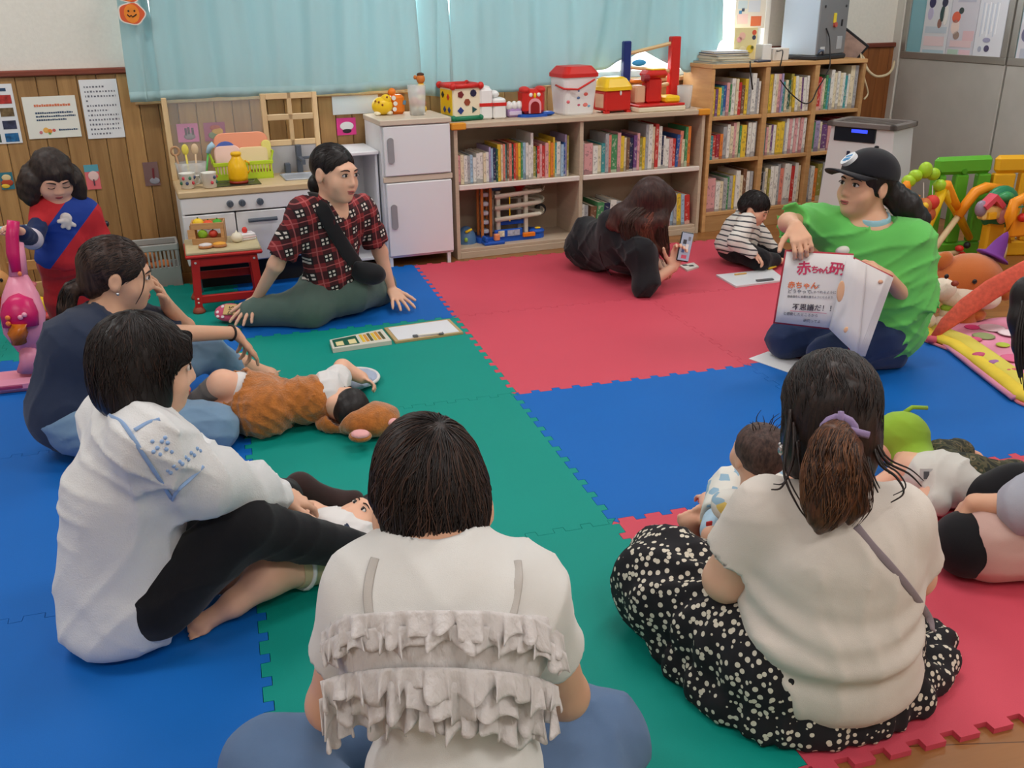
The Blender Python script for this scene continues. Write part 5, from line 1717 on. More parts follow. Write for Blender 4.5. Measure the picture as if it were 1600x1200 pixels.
for i, (x, yy, col_, lab) in enumerate(((-.075, -.085, (228, 220, 216), 'white iced play biscuit on the red play table'), (-.01, -.08, (236, 166, 60), 'golden play biscuit in front of the wooden crate'))):
 q = thing('play_biscuit', lab, 'play food', sp_(x, yy), 0)
 MB().lathe([(.02, 0), (.034, .004), (.034, .012), (.028, .017), (0, .018)], n=14, sx=1.0, sy=.8).build('biscuit', M('biscuit_base', (196, 130, 80), .6), q, True)
 MB().lathe([(.032, .013), (.03, .02), (.015, .024), (0, .0245)], n=10, sx=1.0, sy=.8).build('icing', M('icing_%d' % i, col_, .5), q, True)
q = thing('play_onion', 'white play onion on the red play table', 'play food', sp_(.075, -.005), 0)
MB().lathe([(.008, 0), (.024, .008), (.03, .025), (.022, .042), (.006, .05), (.003, .058), (0, .058)], n=14).build('bulb', M('onion_white', (234, 226, 204), .45), q, True)
q = thing('play_cake', 'white play cake slice with a strawberry on the red play table', 'play food', sp_(.12, .04), .3)
MB().box((-.04, -.03, 0), (.04, .03, .035), .005).build('cake', M('cake_white', (232, 226, 226), .5), q)
MB().box((-.042, -.032, .014), (.042, .032, .02), .002).build('cream_layer', M('cake_pink', (226, 196, 196), .5), q)
MB().ell((-.005, 0, .048), (.014, .014, .016), 12, 8).build('strawberry', M('straw_red', (220, 60, 50), .4), q, True)

# grey laundry basket
q = thing('grey_basket', 'grey plastic basket with slots beside the toy kitchen', 'basket', (-1.40, 3.10, FZ), math.radians(5))
gb = plast('basket_grey', (176, 176, 172), .5)
hw,hd = .125,.085
for (x0,y0,x1,y1) in ((-hw,-hd,hw,-hd + .006),(-hw,hd - .006,hw,hd),(-hw,-hd,-hw + .006,hd),(hw - .006,-hd,hw,hd)):
 m_ = MB()
 m_.box((x0,y0,0),(x1,y1,.11),.002)
 m_.box((x0 - .003,y0 - .003,.20),(x1 + .003,y1 + .003,.235),.004)
 m_.build('wall_band', gb, q)
for i in range(12):
 x = -hw + .012 + i * (2 * hw - .024) / 11
 for yy in (-hd + .003,hd - .003):
  MB().box((x - .005, yy - .003, .105), (x + .005, yy + .003, .205)).build('slat', gb, q)
for i in range(8):
 yy = -hd + .012 + i * (2 * hd - .024) / 7
 for x in (-hw + .003,hw - .003):
  MB().box((x - .003, yy - .005, .105), (x + .003, yy + .005, .205)).build('slat', gb, q)
MB().box((-hw, -hd, 0), (hw, hd, .006)).build('basket_floor', gb, q)
o = MB().box((-.07, -.05, 0), (.08, .03, .12), .02).build('orange_block', M('foam_orange', (224, 130, 70), .7), None, False, (-1.40, 3.11, FZ + .008), (0, 0, .2))
tag(o, 'orange soft block lying in the grey basket', 'toy block')
o = MB().ell((0, 0, 0), (.05, .03, .03)).build('orange_bag', M('orange_bag', (232, 150, 90), .7), None, True, (-1.44, 3.10, FZ + .165), (0, .3, 0))
tag(o, 'pale orange soft toy on top in the grey basket', 'soft toy')

# wooden baby walker behind the girl
q = thing('wooden_walker', 'wooden baby walker with a pale blue handle bar behind the standing girl', 'baby walker', (-1.86, 2.9, 0), math.radians(4))
ww = wood('walker_wood', (200, 152, 92), (220, 176, 118), (3, 10, 3), .55)
for x in (-.24,.24):
 MB().prism([(-.12, .03), (.16, .03), (.16, .16), (.05, .30), (.04, .40), (-.04, .41), (-.08, .3), (-.1, .14)], -.012, .012, plane_M((x, 0, 0), (0, -1, 0), (0, 0, 1))).build('side_panel', ww, q)
MB().cyl((-.25, .0, .385), (.25, .0, .385), .014, n=12).build('handle_bar', plast('bar_blue', (150, 196, 206)), q)
MB().box((-.24, -.14, .05), (.24, .12, .065), .003).build('deck', ww, q)
MB().box((-.24, -.14, .065), (.24, -.125, .14), .003).build('front_board', ww, q)
MB().box((-.235, .08, .15), (.235, .095, .2), .003).build('rear_rail', ww, q)
for x in (-.262,.262):
 for y in (-.1,.1):
  MB().cyl((x - .01, y, .04), (x + .01, y, .04), .04, n=16).build('wheel', ww, q)
MB().ell((.275, -.02, .375), (.012, .016, .016), 10, 8).build('end_cap', plast('cap_dark', (40, 44, 56)), q, True)
# round soft toy and pink/yellow roller in front of the walker
pbx = gr(8,462)
q = thing('round_soft_toy', 'tan soft toy with a red nose and red body at the left edge', 'soft toy', (-2.1, 2.68, 0), 0)
tanm = M('tan_plush', (214, 150, 90), .85, bump=.3)
MB().ell((0, 0, .17), (.075, .06, .07)).build('head', tanm, q, True)
MB().ell((0, .02, .06), (.06, .05, .06)).build('body', M('red_plush', (196, 50, 40), .85), q, True)
MB().ell((0.01, -.058, .165), (.022, .018, .02), 10, 8).build('nose', M('red_nose', (206, 40, 36), .6), q, True)
for x in (-.03,.045):
 MB().ell((x, -.05, .195), (.008, .005, .01), 8, 6).build('eye', M('plush_eye', (30, 28, 34), .3), q, True)
for x in (-.04,.04):
 MB().ell((x, -.06, .02), (.03, .045, .02), 10, 8).build('foot', P_yel, q, True)
q = thing('roller_toy', 'red and yellow roller toy on the floor behind the pink vacuum', 'toy', (-1.925, 2.62, 0), 0)
MB().lathe([(.08, 0), (.09, .015), (.08, .03), (0, .032)], n=18).build('base', plast('coral', (206, 70, 70)), q, True)
MB().ell((.02, -.01, .065), (.04, .04, .04), 14, 10).build('ball', P_yel, q, True)
MB().tube([(-.03, .02, .03), (-.02, .02, .12), (.0, .02, .17)], [.012, .016, .02], 10).build('pink_stick', plast('pink_st', (226, 120, 130)), q, True)

# pink toy vacuum
vb = gr(42,605)
q = thing('toy_vacuum', 'pink upright toy vacuum cleaner with an orange window, held by the girl', 'toy vacuum', vb, 0)
vp = plast('vac_pink', (236, 150, 176), .35)
vm = plast('vac_magenta', (206, 24, 100), .35)

def vq(x,y,d=0.0):
 return at(x,y,vb.y + d) - vb

m_ = MB()
m_.box((-.17,-.06,.0),(.115,.075,.055),.018)
m_.build('floor_head', vp, q)
MB().box((-.13, -.063, .02), (.0, -.055, .035), .003).build('head_slot', plast('vac_dark', (170, 60, 100)), q)
for x in (-.16,.105):
 MB().ell((x, 0.0, .04), (.016, .03, .02), 10, 8).build('head_cap', plast('vac_cap', (236, 180, 60)), q, True)
MB().tube([vq(48, 578), vq(45, 555), vq(43, 540, .02)], [.05, .035, .03], 12).build('swivel', vp, q, True)
body = [vq(43,548,.02),vq(38,520,.03),vq(36,490,.05),vq(32,460,.08),vq(29,430,.10)]
MB().tube(body, [.035, .075, .082, .066, .034], 18, flat=.8).build('body', vp, q, True)
MB().tube([vq(30, 536, -.03), vq(28, 520, -.035), vq(27, 505, -.03)], [.03, .052, .045], 14, flat=.7).build('dust_window', plast('vac_amber', (206, 110, 30), .2), q, True)
MB().tube([vq(33, 510, -.01), vq(30, 490, .0), vq(28, 472, .02), vq(22, 462, .03)], [.065, .068, .055, .025], 14, flat=.75).build('front_cover', vm, q, True)
for (x,y,c) in ((12,497,(240,130,60)),(13,506,(240,130,60)),(32,496,(246,170,190)),(38,492,(246,170,190))):
 MB().ell(vq(x, y, -.055), (.01, .008, .01), 8, 6).build('button', M('vb_%d' % c[1], c, .4), q, True)
MB().tube([vq(29, 432, .10), vq(27, 400, .12), vq(25, 380, .14)], [.034, .03, .028], 12).build('neck', vp, q, True)
MB().tube([vq(26, 425, .08), vq(20, 395, .10), vq(19, 370, .12), vq(21, 345, .13)], [.018, .024, .024, .022], 12).build('handle', vm, q, True)
MB().ell(vq(31, 428, .06), (.008, .008, .01), 8, 6).build('handle_button', plast('vac_or', (240, 130, 80)), q, True)

# ================================================================== things lying on the mats
def lay(name,label,cat,pts,mat_,h=0.008,z=0.0):
 """flat thing from four floor points"""
 c = sum((gr(x,y,z + h) for x,y in pts),V()) / len(pts)
 c.z = z
 q = thing(name,label,cat,c,0)
 poly = [((gr(x,y,z + h) - c).x,(gr(x,y,z + h) - c).y) for x,y in pts]
 MB().prism(poly, 0.0005, h).build('board', mat_, q)
 return q,poly

wbm = M('whiteboard_white', (226, 228, 232), .3)
bam = M('bamboo_edge', (186, 158, 110), .5)
q, poly = lay('small_whiteboard', 'small whiteboard with a wooden edge lying on the green mat', 'whiteboard', [(600, 512), (702, 498), (724, 519), (618, 534)], bam, .010)
cx = [(x * .9,y * .86) for x,y in poly]
MB().prism(cx, .010, .0115).build('writing_surface', wbm, q)
e = (V((poly[3][0],poly[3][1],0)) + V((poly[2][0],poly[2][1],0))) / 2
MB().cyl(e + V((-.05, .018, .017)), e + V((.06, .02, .017)), .005, n=8).build('pen', M('pen_white', (230, 226, 220), .4), q)
for dx in (-.062,.055):
 MB().box((e.x + dx - .012, e.y + .006, .0115), (e.x + dx + .012, e.y + .03, .019), .003).build('clip', M('clip_grey', (90, 92, 96), .4), q)
q, poly = lay('card_box', 'flat green and yellow card box on the green mat beside the small whiteboard', 'card box', [(515, 531), (597, 514), (612, 532), (520, 545)], M('cardbox_white', (214, 210, 196), .5), .02)
a,b,c_,d_ = [V((p[0],p[1],0)) for p in poly]

def qd(s0,s1,t0,t1):
 f = lambda s,t: (a * (1 - s) + b * s) * (1 - t) + (d_ * (1 - s) + c_ * s) * t
 return [tuple(f(s,t)[:2]) for s,t in ((s0,t0),(s1,t0),(s1,t1),(s0,t1))]

MB().prism(qd(.04, .47, .1, .85), .02, .0212).build('green_print', M('cardbox_green', (24, 90, 70), .5), q)
for s in (.14,.36):
 MB().prism(qd(s - .06, s + .07, .4, .8), .0212, .0222).build('cream_shape', M('cardbox_cream', (230, 216, 160), .5), q)
for i in range(6):
 MB().prism(qd(.53 + i * .07, .58 + i * .07, .12 + .05 * (i % 2), .8), .02, .0212).build('yellow_print', M('cb_y%d' % (i % 3), ((226, 190, 60), (214, 150, 60), (90, 90, 60))[i % 3], .5), q)
q, poly = lay('drawing_board', 'white drawing board on the red mat in front of the toddler', 'drawing board', [(1119, 429), (1206, 420), (1228, 437), (1150, 447)], wbm, .010)
MB().cyl(gr(1148, 429, .014) - q.location, gr(1166, 427, .014) - q.location, .005, n=8).build('crayon', M('crayon_tan', (206, 160, 90), .5), q)
m0 = gr(1195,438,.012) - q.location
MB().box(m0 + V((-.05, -.012, 0)), m0 + V((.05, .012, .006)), .002).build('clip', M('clip_grey', (90, 92, 96), .4), q)
q, poly = lay('white_sheet_of_paper', 'white sheet on the mats under the knees of the woman in green', 'paper', [(1170, 560), (1200, 549), (1330, 580), (1262, 592)], paper, .003)
q, poly = lay('picture_tiles', 'small black and white picture tiles on the red mat beside the phone hand', 'tiles', [(1062, 414), (1084, 410), (1092, 416), (1074, 422)], M('tile_white', (216, 212, 204), .5), .010)
for (x,y) in ((1070,414),(1080,415)):
 p = gr(x,y,.011) - q.location
 MB().box((p.x - .014, p.y - .012, .010), (p.x + .014, p.y + .012, .0112)).build('black_square', M('tile_black', (40, 40, 44), .5), q)
cz = gr(1206,423)
o = MB().tube([(-.03, -.01, .008), (.03, .01, .008)], [.007, .005], 8).build('crayon', M('crayon_yellow', (226, 190, 50), .5), None, True, (cz.x, cz.y, 0.010))
tag(o, 'yellow crayon lying on the drawing board near the toddler', 'crayon')

# ================================================================== people: smooth-blended body surfaces
def nv(v):
 return np.array((v[0],v[1],v[2]),np.float32)

def cap(a, b, ra, rb=None, k=0.02, op='u', flat=None):
 """tapered capsule; flat = (axis, factor) squashes it along axis"""
 return dict(op=op, t='c', a=nv(a), b=nv(b), ra=ra, rb=ra if rb is None else rb, k=k, flat=None if flat is None else (nv(V(flat[0]).normalized()), flat[1]))

def elp(c, r, ax=None, k=0.02, op='u'):
 """ellipsoid; ax = three axis vectors"""
 A = np.eye(3,dtype=np.float32) if ax is None else np.array([nv(V(q).normalized()) for q in ax])
 return dict(op=op, t='e', c=nv(c), r=np.array(r, np.float32), A=A, k=k)

def cut(p,n,k=0.0):
 return dict(op='i', t='p', p=nv(p), n=nv(V(n).normalized()), k=k)

def pdist(pr,X,Y,Z):
 if pr['t'] == 'p':
  p, n = pr['p'], pr['n']
  return (X - p[0]) * n[0] + (Y - p[1]) * n[1] + (Z - p[2]) * n[2]
 if pr['t'] == 'e':
  c, r, A = pr['c'], pr['r'], pr['A']
  x,y,z = X - c[0],Y - c[1],Z - c[2]
  q = [(A[i][0] * x + A[i][1] * y + A[i][2] * z) for i in range(3)]
  k0 = np.sqrt(sum((q[i] / r[i]) ** 2 for i in range(3)))
  k1 = np.sqrt(sum((q[i] / (r[i] * r[i])) ** 2 for i in range(3)))
  return k0 * (k0 - 1.0) / np.maximum(k1,1e-6)
 a, b = pr['a'], pr['b']
 if pr['flat'] is not None:
  ax, f = pr['flat']
  d = ((X - a[0]) * ax[0] + (Y - a[1]) * ax[1] + (Z - a[2]) * ax[2])
  ba = b - a
  # stretch space along ax about the capsule's own axis
  l2 = max(float(ba @ ba),1e-9)
  t = np.clip(((X - a[0]) * ba[0] + (Y - a[1]) * ba[1] + (Z - a[2]) * ba[2]) / l2,0,1)
  px,py,pz = X - a[0] - t * ba[0],Y - a[1] - t * ba[1],Z - a[2] - t * ba[2]
  e = (px * ax[0] + py * ax[1] + pz * ax[2]) * (1.0 / f - 1.0)
  px,py,pz = px + e * ax[0],py + e * ax[1],pz + e * ax[2]
  return (np.sqrt(px * px + py * py + pz * pz) - (pr['ra'] + t * (pr['rb'] - pr['ra']))) * (0.5 + 0.5 * f)
 ba = b - a
 l2 = max(float(ba @ ba),1e-9)
 t = np.clip(((X - a[0]) * ba[0] + (Y - a[1]) * ba[1] + (Z - a[2]) * ba[2]) / l2,0,1)
 px,py,pz = X - a[0] - t * ba[0],Y - a[1] - t * ba[1],Z - a[2] - t * ba[2]
 return np.sqrt(px * px + py * py + pz * pz) - (pr['ra'] + t * (pr['rb'] - pr['ra']))

def pbox(pr):
 if pr['t'] == 'e':
  m = float(pr['r'].max())
  e = np.sqrt(((pr['A'] * pr['r'][:, None]) ** 2).sum(0))
  return pr['c'] - e, pr['c'] + e
 R_ = np.array((pr['ra'], pr['rb']))
 lo = np.minimum(pr['a'] - pr['ra'], pr['b'] - pr['rb'])
 hi = np.maximum(pr['a'] + pr['ra'], pr['b'] + pr['rb'])
 return lo,hi

def combine(F,d,pr):
 k = pr['k']
 if pr['op'] == 'u':
  if k <= 0:
   return np.minimum(F,d)
  h = np.maximum(k - np.abs(F - d),0) / k
  return np.minimum(F,d) - h * h * k * 0.25
 if pr['op'] == 's':
  d = -d
 if k <= 0:
  return np.maximum(F,d)
 h = np.maximum(k - np.abs(F - d),0) / k
 return np.maximum(F,d) + h * h * k * 0.25

def noise3(X,Y,Z,freq,seed,n=6):
 r = np.random.RandomState(seed)
 s = 0
 for i in range(n):
  w = r.normal(size=3)
  w /= np.linalg.norm(w)
  w = w * np.array(freq) * r.uniform(0.6,1.5)
  s = s + np.sin(X * w[0] + Y * w[1] + Z * w[2] + r.uniform(0,6.28))
 return s / n

def sdf_mesh(name,prims,h,wr=None):
 """dual-contoured surface of the blended shapes -> mesh (world coordinates)"""
 lo = np.full(3,1e9)
 hi = -lo
 for p in prims:
  if p['op'] == 'u':
   a,b = pbox(p)
   lo,hi = np.minimum(lo,a),np.maximum(hi,b)
 lo = lo - 3 * h
 hi = hi + 3 * h
 N = np.ceil((hi - lo) / h).astype(int) + 1
 ax = [(lo[i] + h * np.arange(N[i])).astype(np.float32) for i in range(3)]
 F = np.full(N,0.2,np.float32)
 for p in prims:
  if p['t'] == 'p':
   d = pdist(p,ax[0][:,None,None],ax[1][None,:,None],ax[2][None,None,:])
   F = combine(F,d,p)
   continue
  a,b = pbox(p)
  m = p['k'] + 3 * h + 0.012
  i0 = np.clip(np.floor((a - m - lo) / h).astype(int),0,N)
  i1 = np.clip(np.ceil((b + m - lo) / h).astype(int) + 1,0,N)
  if (i1 <= i0).any():
   continue
  sl = tuple(slice(i0[q],i1[q]) for q in range(3))
  d = pdist(p,ax[0][sl[0]][:,None,None],ax[1][sl[1]][None,:,None],ax[2][sl[2]][None,None,:])
  F[sl] = combine(F[sl],d,p)
 if wr is not None:
  ii = np.nonzero(np.abs(F) < 0.03 + h)
  F[ii] += wr(ax[0][ii[0]],ax[1][ii[1]],ax[2][ii[2]]).astype(np.float32)
 for p in prims:
  if p['t'] == 'p' and wr is not None:
   F = np.maximum(F,pdist(p,ax[0][:,None,None],ax[1][None,:,None],ax[2][None,None,:]))
 F[0],F[-1],F[:,0],F[:,-1],F[:,:,0],F[:,:,-1] = .2,.2,.2,.2,.2,.2
 S = F < 0
 c8 = [S[i:N[0] - 1 + i,j:N[1] - 1 + j,k:N[2] - 1 + k] for i in (0,1) for j in (0,1) for k in (0,1)]
 cnt = sum(c.astype(np.int8) for c in c8)
 act = (cnt > 0) & (cnt < 8)
 I = np.argwhere(act)
 off = [(i,j,k) for i in (0,1) for j in (0,1) for k in (0,1)]
 vals = np.stack([F[I[:,0] + o[0],I[:,1] + o[1],I[:,2] + o[2]] for o in off],1)
 acc = np.zeros((len(I),3),np.float32)
 n = np.zeros(len(I),np.float32)
 offa = np.array(off,np.float32)
 for a in range(8):
  for b in range(a + 1,8):
   if np.abs(offa[a] - offa[b]).sum() != 1:
    continue
   fa,fb = vals[:,a],vals[:,b]
   m = (fa < 0) != (fb < 0)
   t = np.where(m,fa / np.where(m,fa - fb,1),0)
   acc += m[:,None] * (offa[a] + t[:,None] * (offa[b] - offa[a]))
   n += m
 vt = (I + acc / np.maximum(n,1)[:,None]) * h + lo
 idm = np.full(act.shape,-1,np.int32)
 idm[I[:,0],I[:,1],I[:,2]] = np.arange(len(I))
 quads = []
 for axn in range(3):
  A_ = S.take(range(N[axn] - 1),axn)
  B_ = S.take(range(1,N[axn]),axn)
  e = np.argwhere(A_ != B_)
  u_,v_ = [(1,2),(2,0),(0,1)][axn]
  e = e[(e[:,u_] > 0) & (e[:,v_] > 0)]
  s0 = A_[e[:,0],e[:,1],e[:,2]]
  def g(du,dv):
   q = e.copy()
   q[:,u_] -= du
   q[:,v_] -= dv
   return idm[q[:,0],q[:,1],q[:,2]]
  Q = np.stack([g(1,1),g(0,1),g(0,0),g(1,0)],1)
  Q[~s0] = Q[~s0][:,::-1]
  quads.append(Q)
 Q = np.concatenate(quads)
 Q = Q[(Q >= 0).all(1)]
 me = bpy.data.meshes.new(name)
 me.vertices.add(len(vt))
 me.vertices.foreach_set('co', vt.astype(np.float32).ravel())
 me.loops.add(len(Q) * 4)
 me.loops.foreach_set('vertex_index', Q.ravel().astype(np.int32))
 me.polygons.add(len(Q))
 me.polygons.foreach_set('loop_start', np.arange(0, len(Q) * 4, 4, dtype=np.int32))
 me.polygons.foreach_set('use_smooth', np.ones(len(Q), bool))
 me.update(calc_edges=True)
 me.validate()
 return me

def atz(x,y,zc):
 """point at distance zc in front of the camera plane that shows at pixel x, y"""
 return V(CAMP) + (CF * FPX + CR * (x - 800) - CU * (y - 600)) * (zc / FPX)

def zc_of(p):
 return (V(p) - V(CAMP)).dot(CF)

def hit(prims,x,y,off=0.004,wr=None,d0=0.5,d1=7.0):
 """first point of the shapes' surface seen at photo pixel x, y (a little in front)"""
 d = ray(x,y)
 T_ = np.arange(d0,d1,0.004,dtype=np.float32)
 P_r = [np.float32(CAMP[i]) + T_ * np.float32(d[i]) for i in range(3)]
 F = np.full(len(T_),0.5,np.float32)
 for p in prims:
  F = combine(F,pdist(p,*P_r),p)
 if wr is not None:
  F = F + wr(*P_r)
 w = np.nonzero(F < 0)[0]
 if len(w) == 0:
  i = int(np.argmin(F))
 else:
  i = int(w[0])
 return V(CAMP) + d * (float(T_[i]) - off)

def folds(amp,sc=1.0,seed=1,warp=0.6,fine=0.3,n=4,d=None):
 """crease lines: a few families of sharp ridges, each fading in and out"""
 rs = np.random.RandomState(seed)
 fam = []
 for i in range(n):
  w = rs.normal(size=3)
  w[2] = w[2] * .9
  w /= np.linalg.norm(w)
  fam.append((w,rs.uniform(75,130) * sc,rs.randint(9999),rs.uniform(0,6)))

 def f(x,y,z):
  wx = noise3(x,y,z,(13 * sc,) * 3,seed + 5,4)
  wy = noise3(x,y,z,(24 * sc,) * 3,seed + 6,4)
  s_ = 0
  for w,fr,sd,ph in fam:
   m = np.clip(.25 + 1.9 * noise3(x,y,z,(15 * sc,) * 3,sd,4),0,1)
   a = np.sin((x * w[0] + y * w[1] + z * w[2]) * fr * .5 + ph + warp * (4.2 * wx + 1.9 * wy))
   s_ = s_ + m * (1 - np.abs(a)) ** 2.2
  b = noise3(x,y,z,(60 * sc,) * 3,seed + 9,5)
  return -amp * (s_ * 1.15 + fine * b - .35)
 return f

def strands(amp,fr=330.0,seed=1,ax=(1,1,0.12)):
 def f(x,y,z):
  w = noise3(x,y,z,(40,40,25),seed + 3,4) * 0.012
  return amp * noise3(x + w,y + w,z,(fr * ax[0],fr * ax[1],fr * ax[2]),seed,7) * 1.5 + amp * 0.6 * noise3(x,y,z,(90,90,30),seed + 8,4)
 return f

class Frame:
 def __init__(s,c,f,u,sc=1.0):
  s.c = V(c)
  s.f = V(f).normalized()
  u = V(u)
  s.u = (u - s.f * u.dot(s.f)).normalized()
  s.r = s.f.cross(s.u).normalized()
  s.s = sc

 def p(s,r,f,u):
  return s.c + (s.r * r + s.f * f + s.u * u) * s.s

 @property
 def ax(s):
  return (s.r,s.f,s.u)

def head_prims(H,child=0.0,ears=True):
 """skin of head; child 0 adult .. 1 baby"""
 s = H.s
 j = 1 - 0.22 * child
 P = []

 def E(c, r, k=.02, op='u'):
  P.append(elp(H.p(*c),[q * s for q in r],H.ax,k * s,op))
 E((0,-.015,.03),(.075 + .006 * child,.093,.086 + .004 * child))
 E((0,.028,-.028 * j),(.060 + .006 * child,.066,.082 * j),.03)
 E((0,.034,-.068 * j),(.042 + .009 * child,.046,.038 * j),.03)
 E((0,.066,-.093 * j),(.018,.015,.014),.025)
 for q in (-1,1):
  E((q * .036,.058,-.036 * j),(.028 + .008 * child,.024,.028 + .008 * child),.025)
  E((q * .031, .104, .001), (.019, .016, .010), .012, 's')
  if ears:
   E((q * .078,-.010,-.006),(.009,.020,.032),.008)
   E((q * .088, -.008, -.002), (.006, .011, .018), .005, 's')
 E((0,.078,.020),(.048,.013,.011),.025)
 P.append(cap(H.p(0,.088,.006),H.p(0,.101 - .004 * child,-.033 * j),.007 * s,(.0108 - .001 * child) * s,.014 * s))
 for q in (-1,1):
  E((q * .011,.093,-.037 * j),(.0075,.009,.0065),.008)
 E((0,.0865,-.061 * j),(.022 - .004 * child,.010,.006),.006)
 E((0,.0845,-.071 * j),(.018 - .003 * child,.010,.007),.006)
 return P

DARK = M('eye_dark', (28, 20, 18), .3)

def face_parts(H, parent, base, child=0.0, eyes='open', lipc=(188, 104, 96), browc=None, brow=True, sides=(-1, 1)):
 """eyes, brows and lips as parts of the person"""
 j = 1 - 0.22 * child
 es = 1.12 + 0.12 * child
 ew = M('eye_white', (226, 218, 212), .3)
 br_m = browc or M('brow_hair', (44, 32, 28), .7)
 m4 = Matrix.Identity(4)
 for i in range(3):
  m4[i][0],m4[i][1],m4[i][2],m4[i][3] = H.r[i] * H.s,H.f[i] * H.s,H.u[i] * H.s,H.c[i] - base[i]

 def put(mb,name,mat_,par):
  mb.v = [tuple(m4 @ V(q)) for q in mb.v]
  return mb.build(name,mat_,par,True)
 for q in sides:
  if eyes == 'open':
   e = put(MB().ell((q * .031, .0865, .0015), (.0145 * es, .007, .0062 * es), 12, 8), 'eye', ew, parent)
   put(MB().ell((q * .030, .0915, .0018), (.0062 * es, .004, .0060 * es), 12, 8), 'iris', DARK, e)
   lid = [(q * (.031 + .0155 * es * math.cos(a)),.0935 - .004 * abs(math.cos(a)),.0015 + .0068 * es * math.sin(a)) for a in [math.pi * t / 8 for t in range(9)]]
   put(MB().tube(lid, .0017, 5), 'eyelid', DARK, e)
  else:
   lid = [(q * (.031 + .0155 * math.cos(a)),.0935 - .003 * abs(math.cos(a)),-.001 - .005 * math.sin(a)) for a in [math.pi * t / 8 for t in range(9)]]
   put(MB().tube(lid, .0019, 5), 'eyelid', DARK, parent)
  if brow:
   b = [(q * .014,.0965,.019),(q * .026,.0965,.0235),(q * .038,.091,.0235),(q * .050,.080,.018)]
   put(MB().tube(b, [.0022, .003, .0026, .0014], 6), 'eyebrow', br_m, parent)
 lm = M('lips_%d' % lipc[0], lipc, .45)
 m_ = MB()
 m_.ell((0,.0895,-.0615 * j),(.0215 - .004 * child,.0085,.0045),14,8)
 m_.ell((0,.088,-.0705 * j),(.0175 - .003 * child,.0085,.0055),14,8)
 put(m_, 'lips', lm, parent)
 m_ = MB().tube([(-.02 + .004 * child,.0925,-.0665 * j),(0,.0968,-.0662 * j),(.02 - .004 * child,.0925,-.0665 * j)],.0011,5)
 put(m_, 'mouth_line', M('mouth_dark', (96, 44, 42), .6), parent)

def torso_prims(pel,chest,neck,shL,shR,off=0.0,w=1.0,belly=0.0,hipw=1.0,k=.07):
 """pelvis to shoulders; off thickens for clothing"""
 up = (chest - pel).normalized()
 rt = (shR - shL).normalized()
 fw = up.cross(rt).normalized()        # forward
 rt = fw.cross(up).normalized()
 A = (rt,fw,up)
 wa = pel * .55 + chest * .45
 P = [elp(pel,(.165 * w * hipw + off,.118 * w + off,.105 * w + off),A,.02),
  elp(wa + fw * (belly * .5),(.138 * w + off,.10 * w + belly + off,.14 * w + off),A,k),
  elp(chest,(.150 * w + off,.108 * w + off,.150 * w + off),A,k),
  cap(shL + rt * .02,shR - rt * .02,.052 * w + off,.052 * w + off,k),
  cap(neck - up * .05,neck + up * .0,.075 * w + off,.045 * w + off,k)]
 return P,(rt,fw,up)

def arm_prims(sh,el,wr,w=1.0):
 return [cap(sh,el,.046 * w,.037 * w,.03),cap(el,wr,.037 * w,.024 * w,.02)]

def leg_prims(hip,kn,an,w=1.0):
 return [cap(hip,kn,.082 * w,.056 * w,.04),cap(kn,an,.055 * w,.034 * w,.03)]

def hand_prims(w,d,n,s=1.0,curl=.35,side=1,spread=.18,thumb=.5,curls=None):
 """wrist point, direction of the fingers, normal of the back of the hand, side: thumb towards d x n * side"""
 d = V(d).normalized()
 n = V(n)
 n = (n - d * n.dot(d)).normalized()
 t = d.cross(n).normalized() * side
 P = [cap(w,w + d * .03 * s,.022 * s,.024 * s,.015,flat=(n,.7))]
 L = (.94,1.0,.95,.78)
 for i in range(4):
  o = (1.5 - i) * .0195 * s
  kb = w + d * (.082 - .004 * abs(i - 1)) * s + t * o
  P.append(cap(w + d * .02 * s + t * o * .6,kb,.0125 * s,.0115 * s,.012 * s))
  dr = (d + t * (1.5 - i) * spread * .5).normalized()
  p = kb
  L_ = L[i]
  c = curl if curls is None else curls[i]
  for q,ln in enumerate((.040,.027,.021)):
   ang = c * (q + .6)
   dd = dr * math.cos(ang) - n * math.sin(ang)
   e = p + dd * ln * L[i] * s
   r0 = max((.0092,.0083,.0075)[q] * s,.0058)
   P.append(cap(p,e,r0,r0 * .92,.004 * s))
   p = e
 p = w + d * .022 * s + t * .026 * s
 dr = (d * .62 + t * (.45 + thumb * .6) - n * .35 * thumb).normalized()
 P.append(cap(w + d * .01 * s + t * .008 * s,p,.014 * s,.0145 * s,.012 * s))
 for q,ln in enumerate((.040,.030,.024)):
  e = p + dr * ln * s
  r0 = (.0125,.0105,.009)[q] * s
  P.append(cap(p,e,r0,r0 * .9,.006 * s))
  p = e
  dr = (dr + d * .35 - n * .12 * curl).normalized()
 return P

def foot_prims(an,toe,up,s=1.0,toes=True):
 """ankle, direction of the toes, direction of the instep (up)"""
 d = V(toe).normalized()
 u = V(up)
 u = (u - d * u.dot(d)).normalized()
 t = d.cross(u)
 hl = an - u * .045 * s - d * .035 * s
 ball = an - u * .06 * s + d * .12 * s
 P = [cap(an,hl,.034 * s,.032 * s,.02 * s),cap(an,ball,.036 * s,.025 * s,.03 * s,flat=(t,1.0)),cap(hl,ball,.028 * s,.026 * s,.03 * s),
  cap(ball - t * .025 * s,ball + t * .025 * s,.021 * s,.02 * s,.02 * s)]
 if toes:
  for i in range(5):
   o = (-.036 + i * .018) * s
   r = max((.0125 if i == 0 else .0092 - .0006 * i) * s,.0062 if i else .008)
   P.append(cap(ball + t * o * .9,ball + t * o + d * (.048 - .006 * i) * s - u * .003,r,r,.006 * s))
 return P

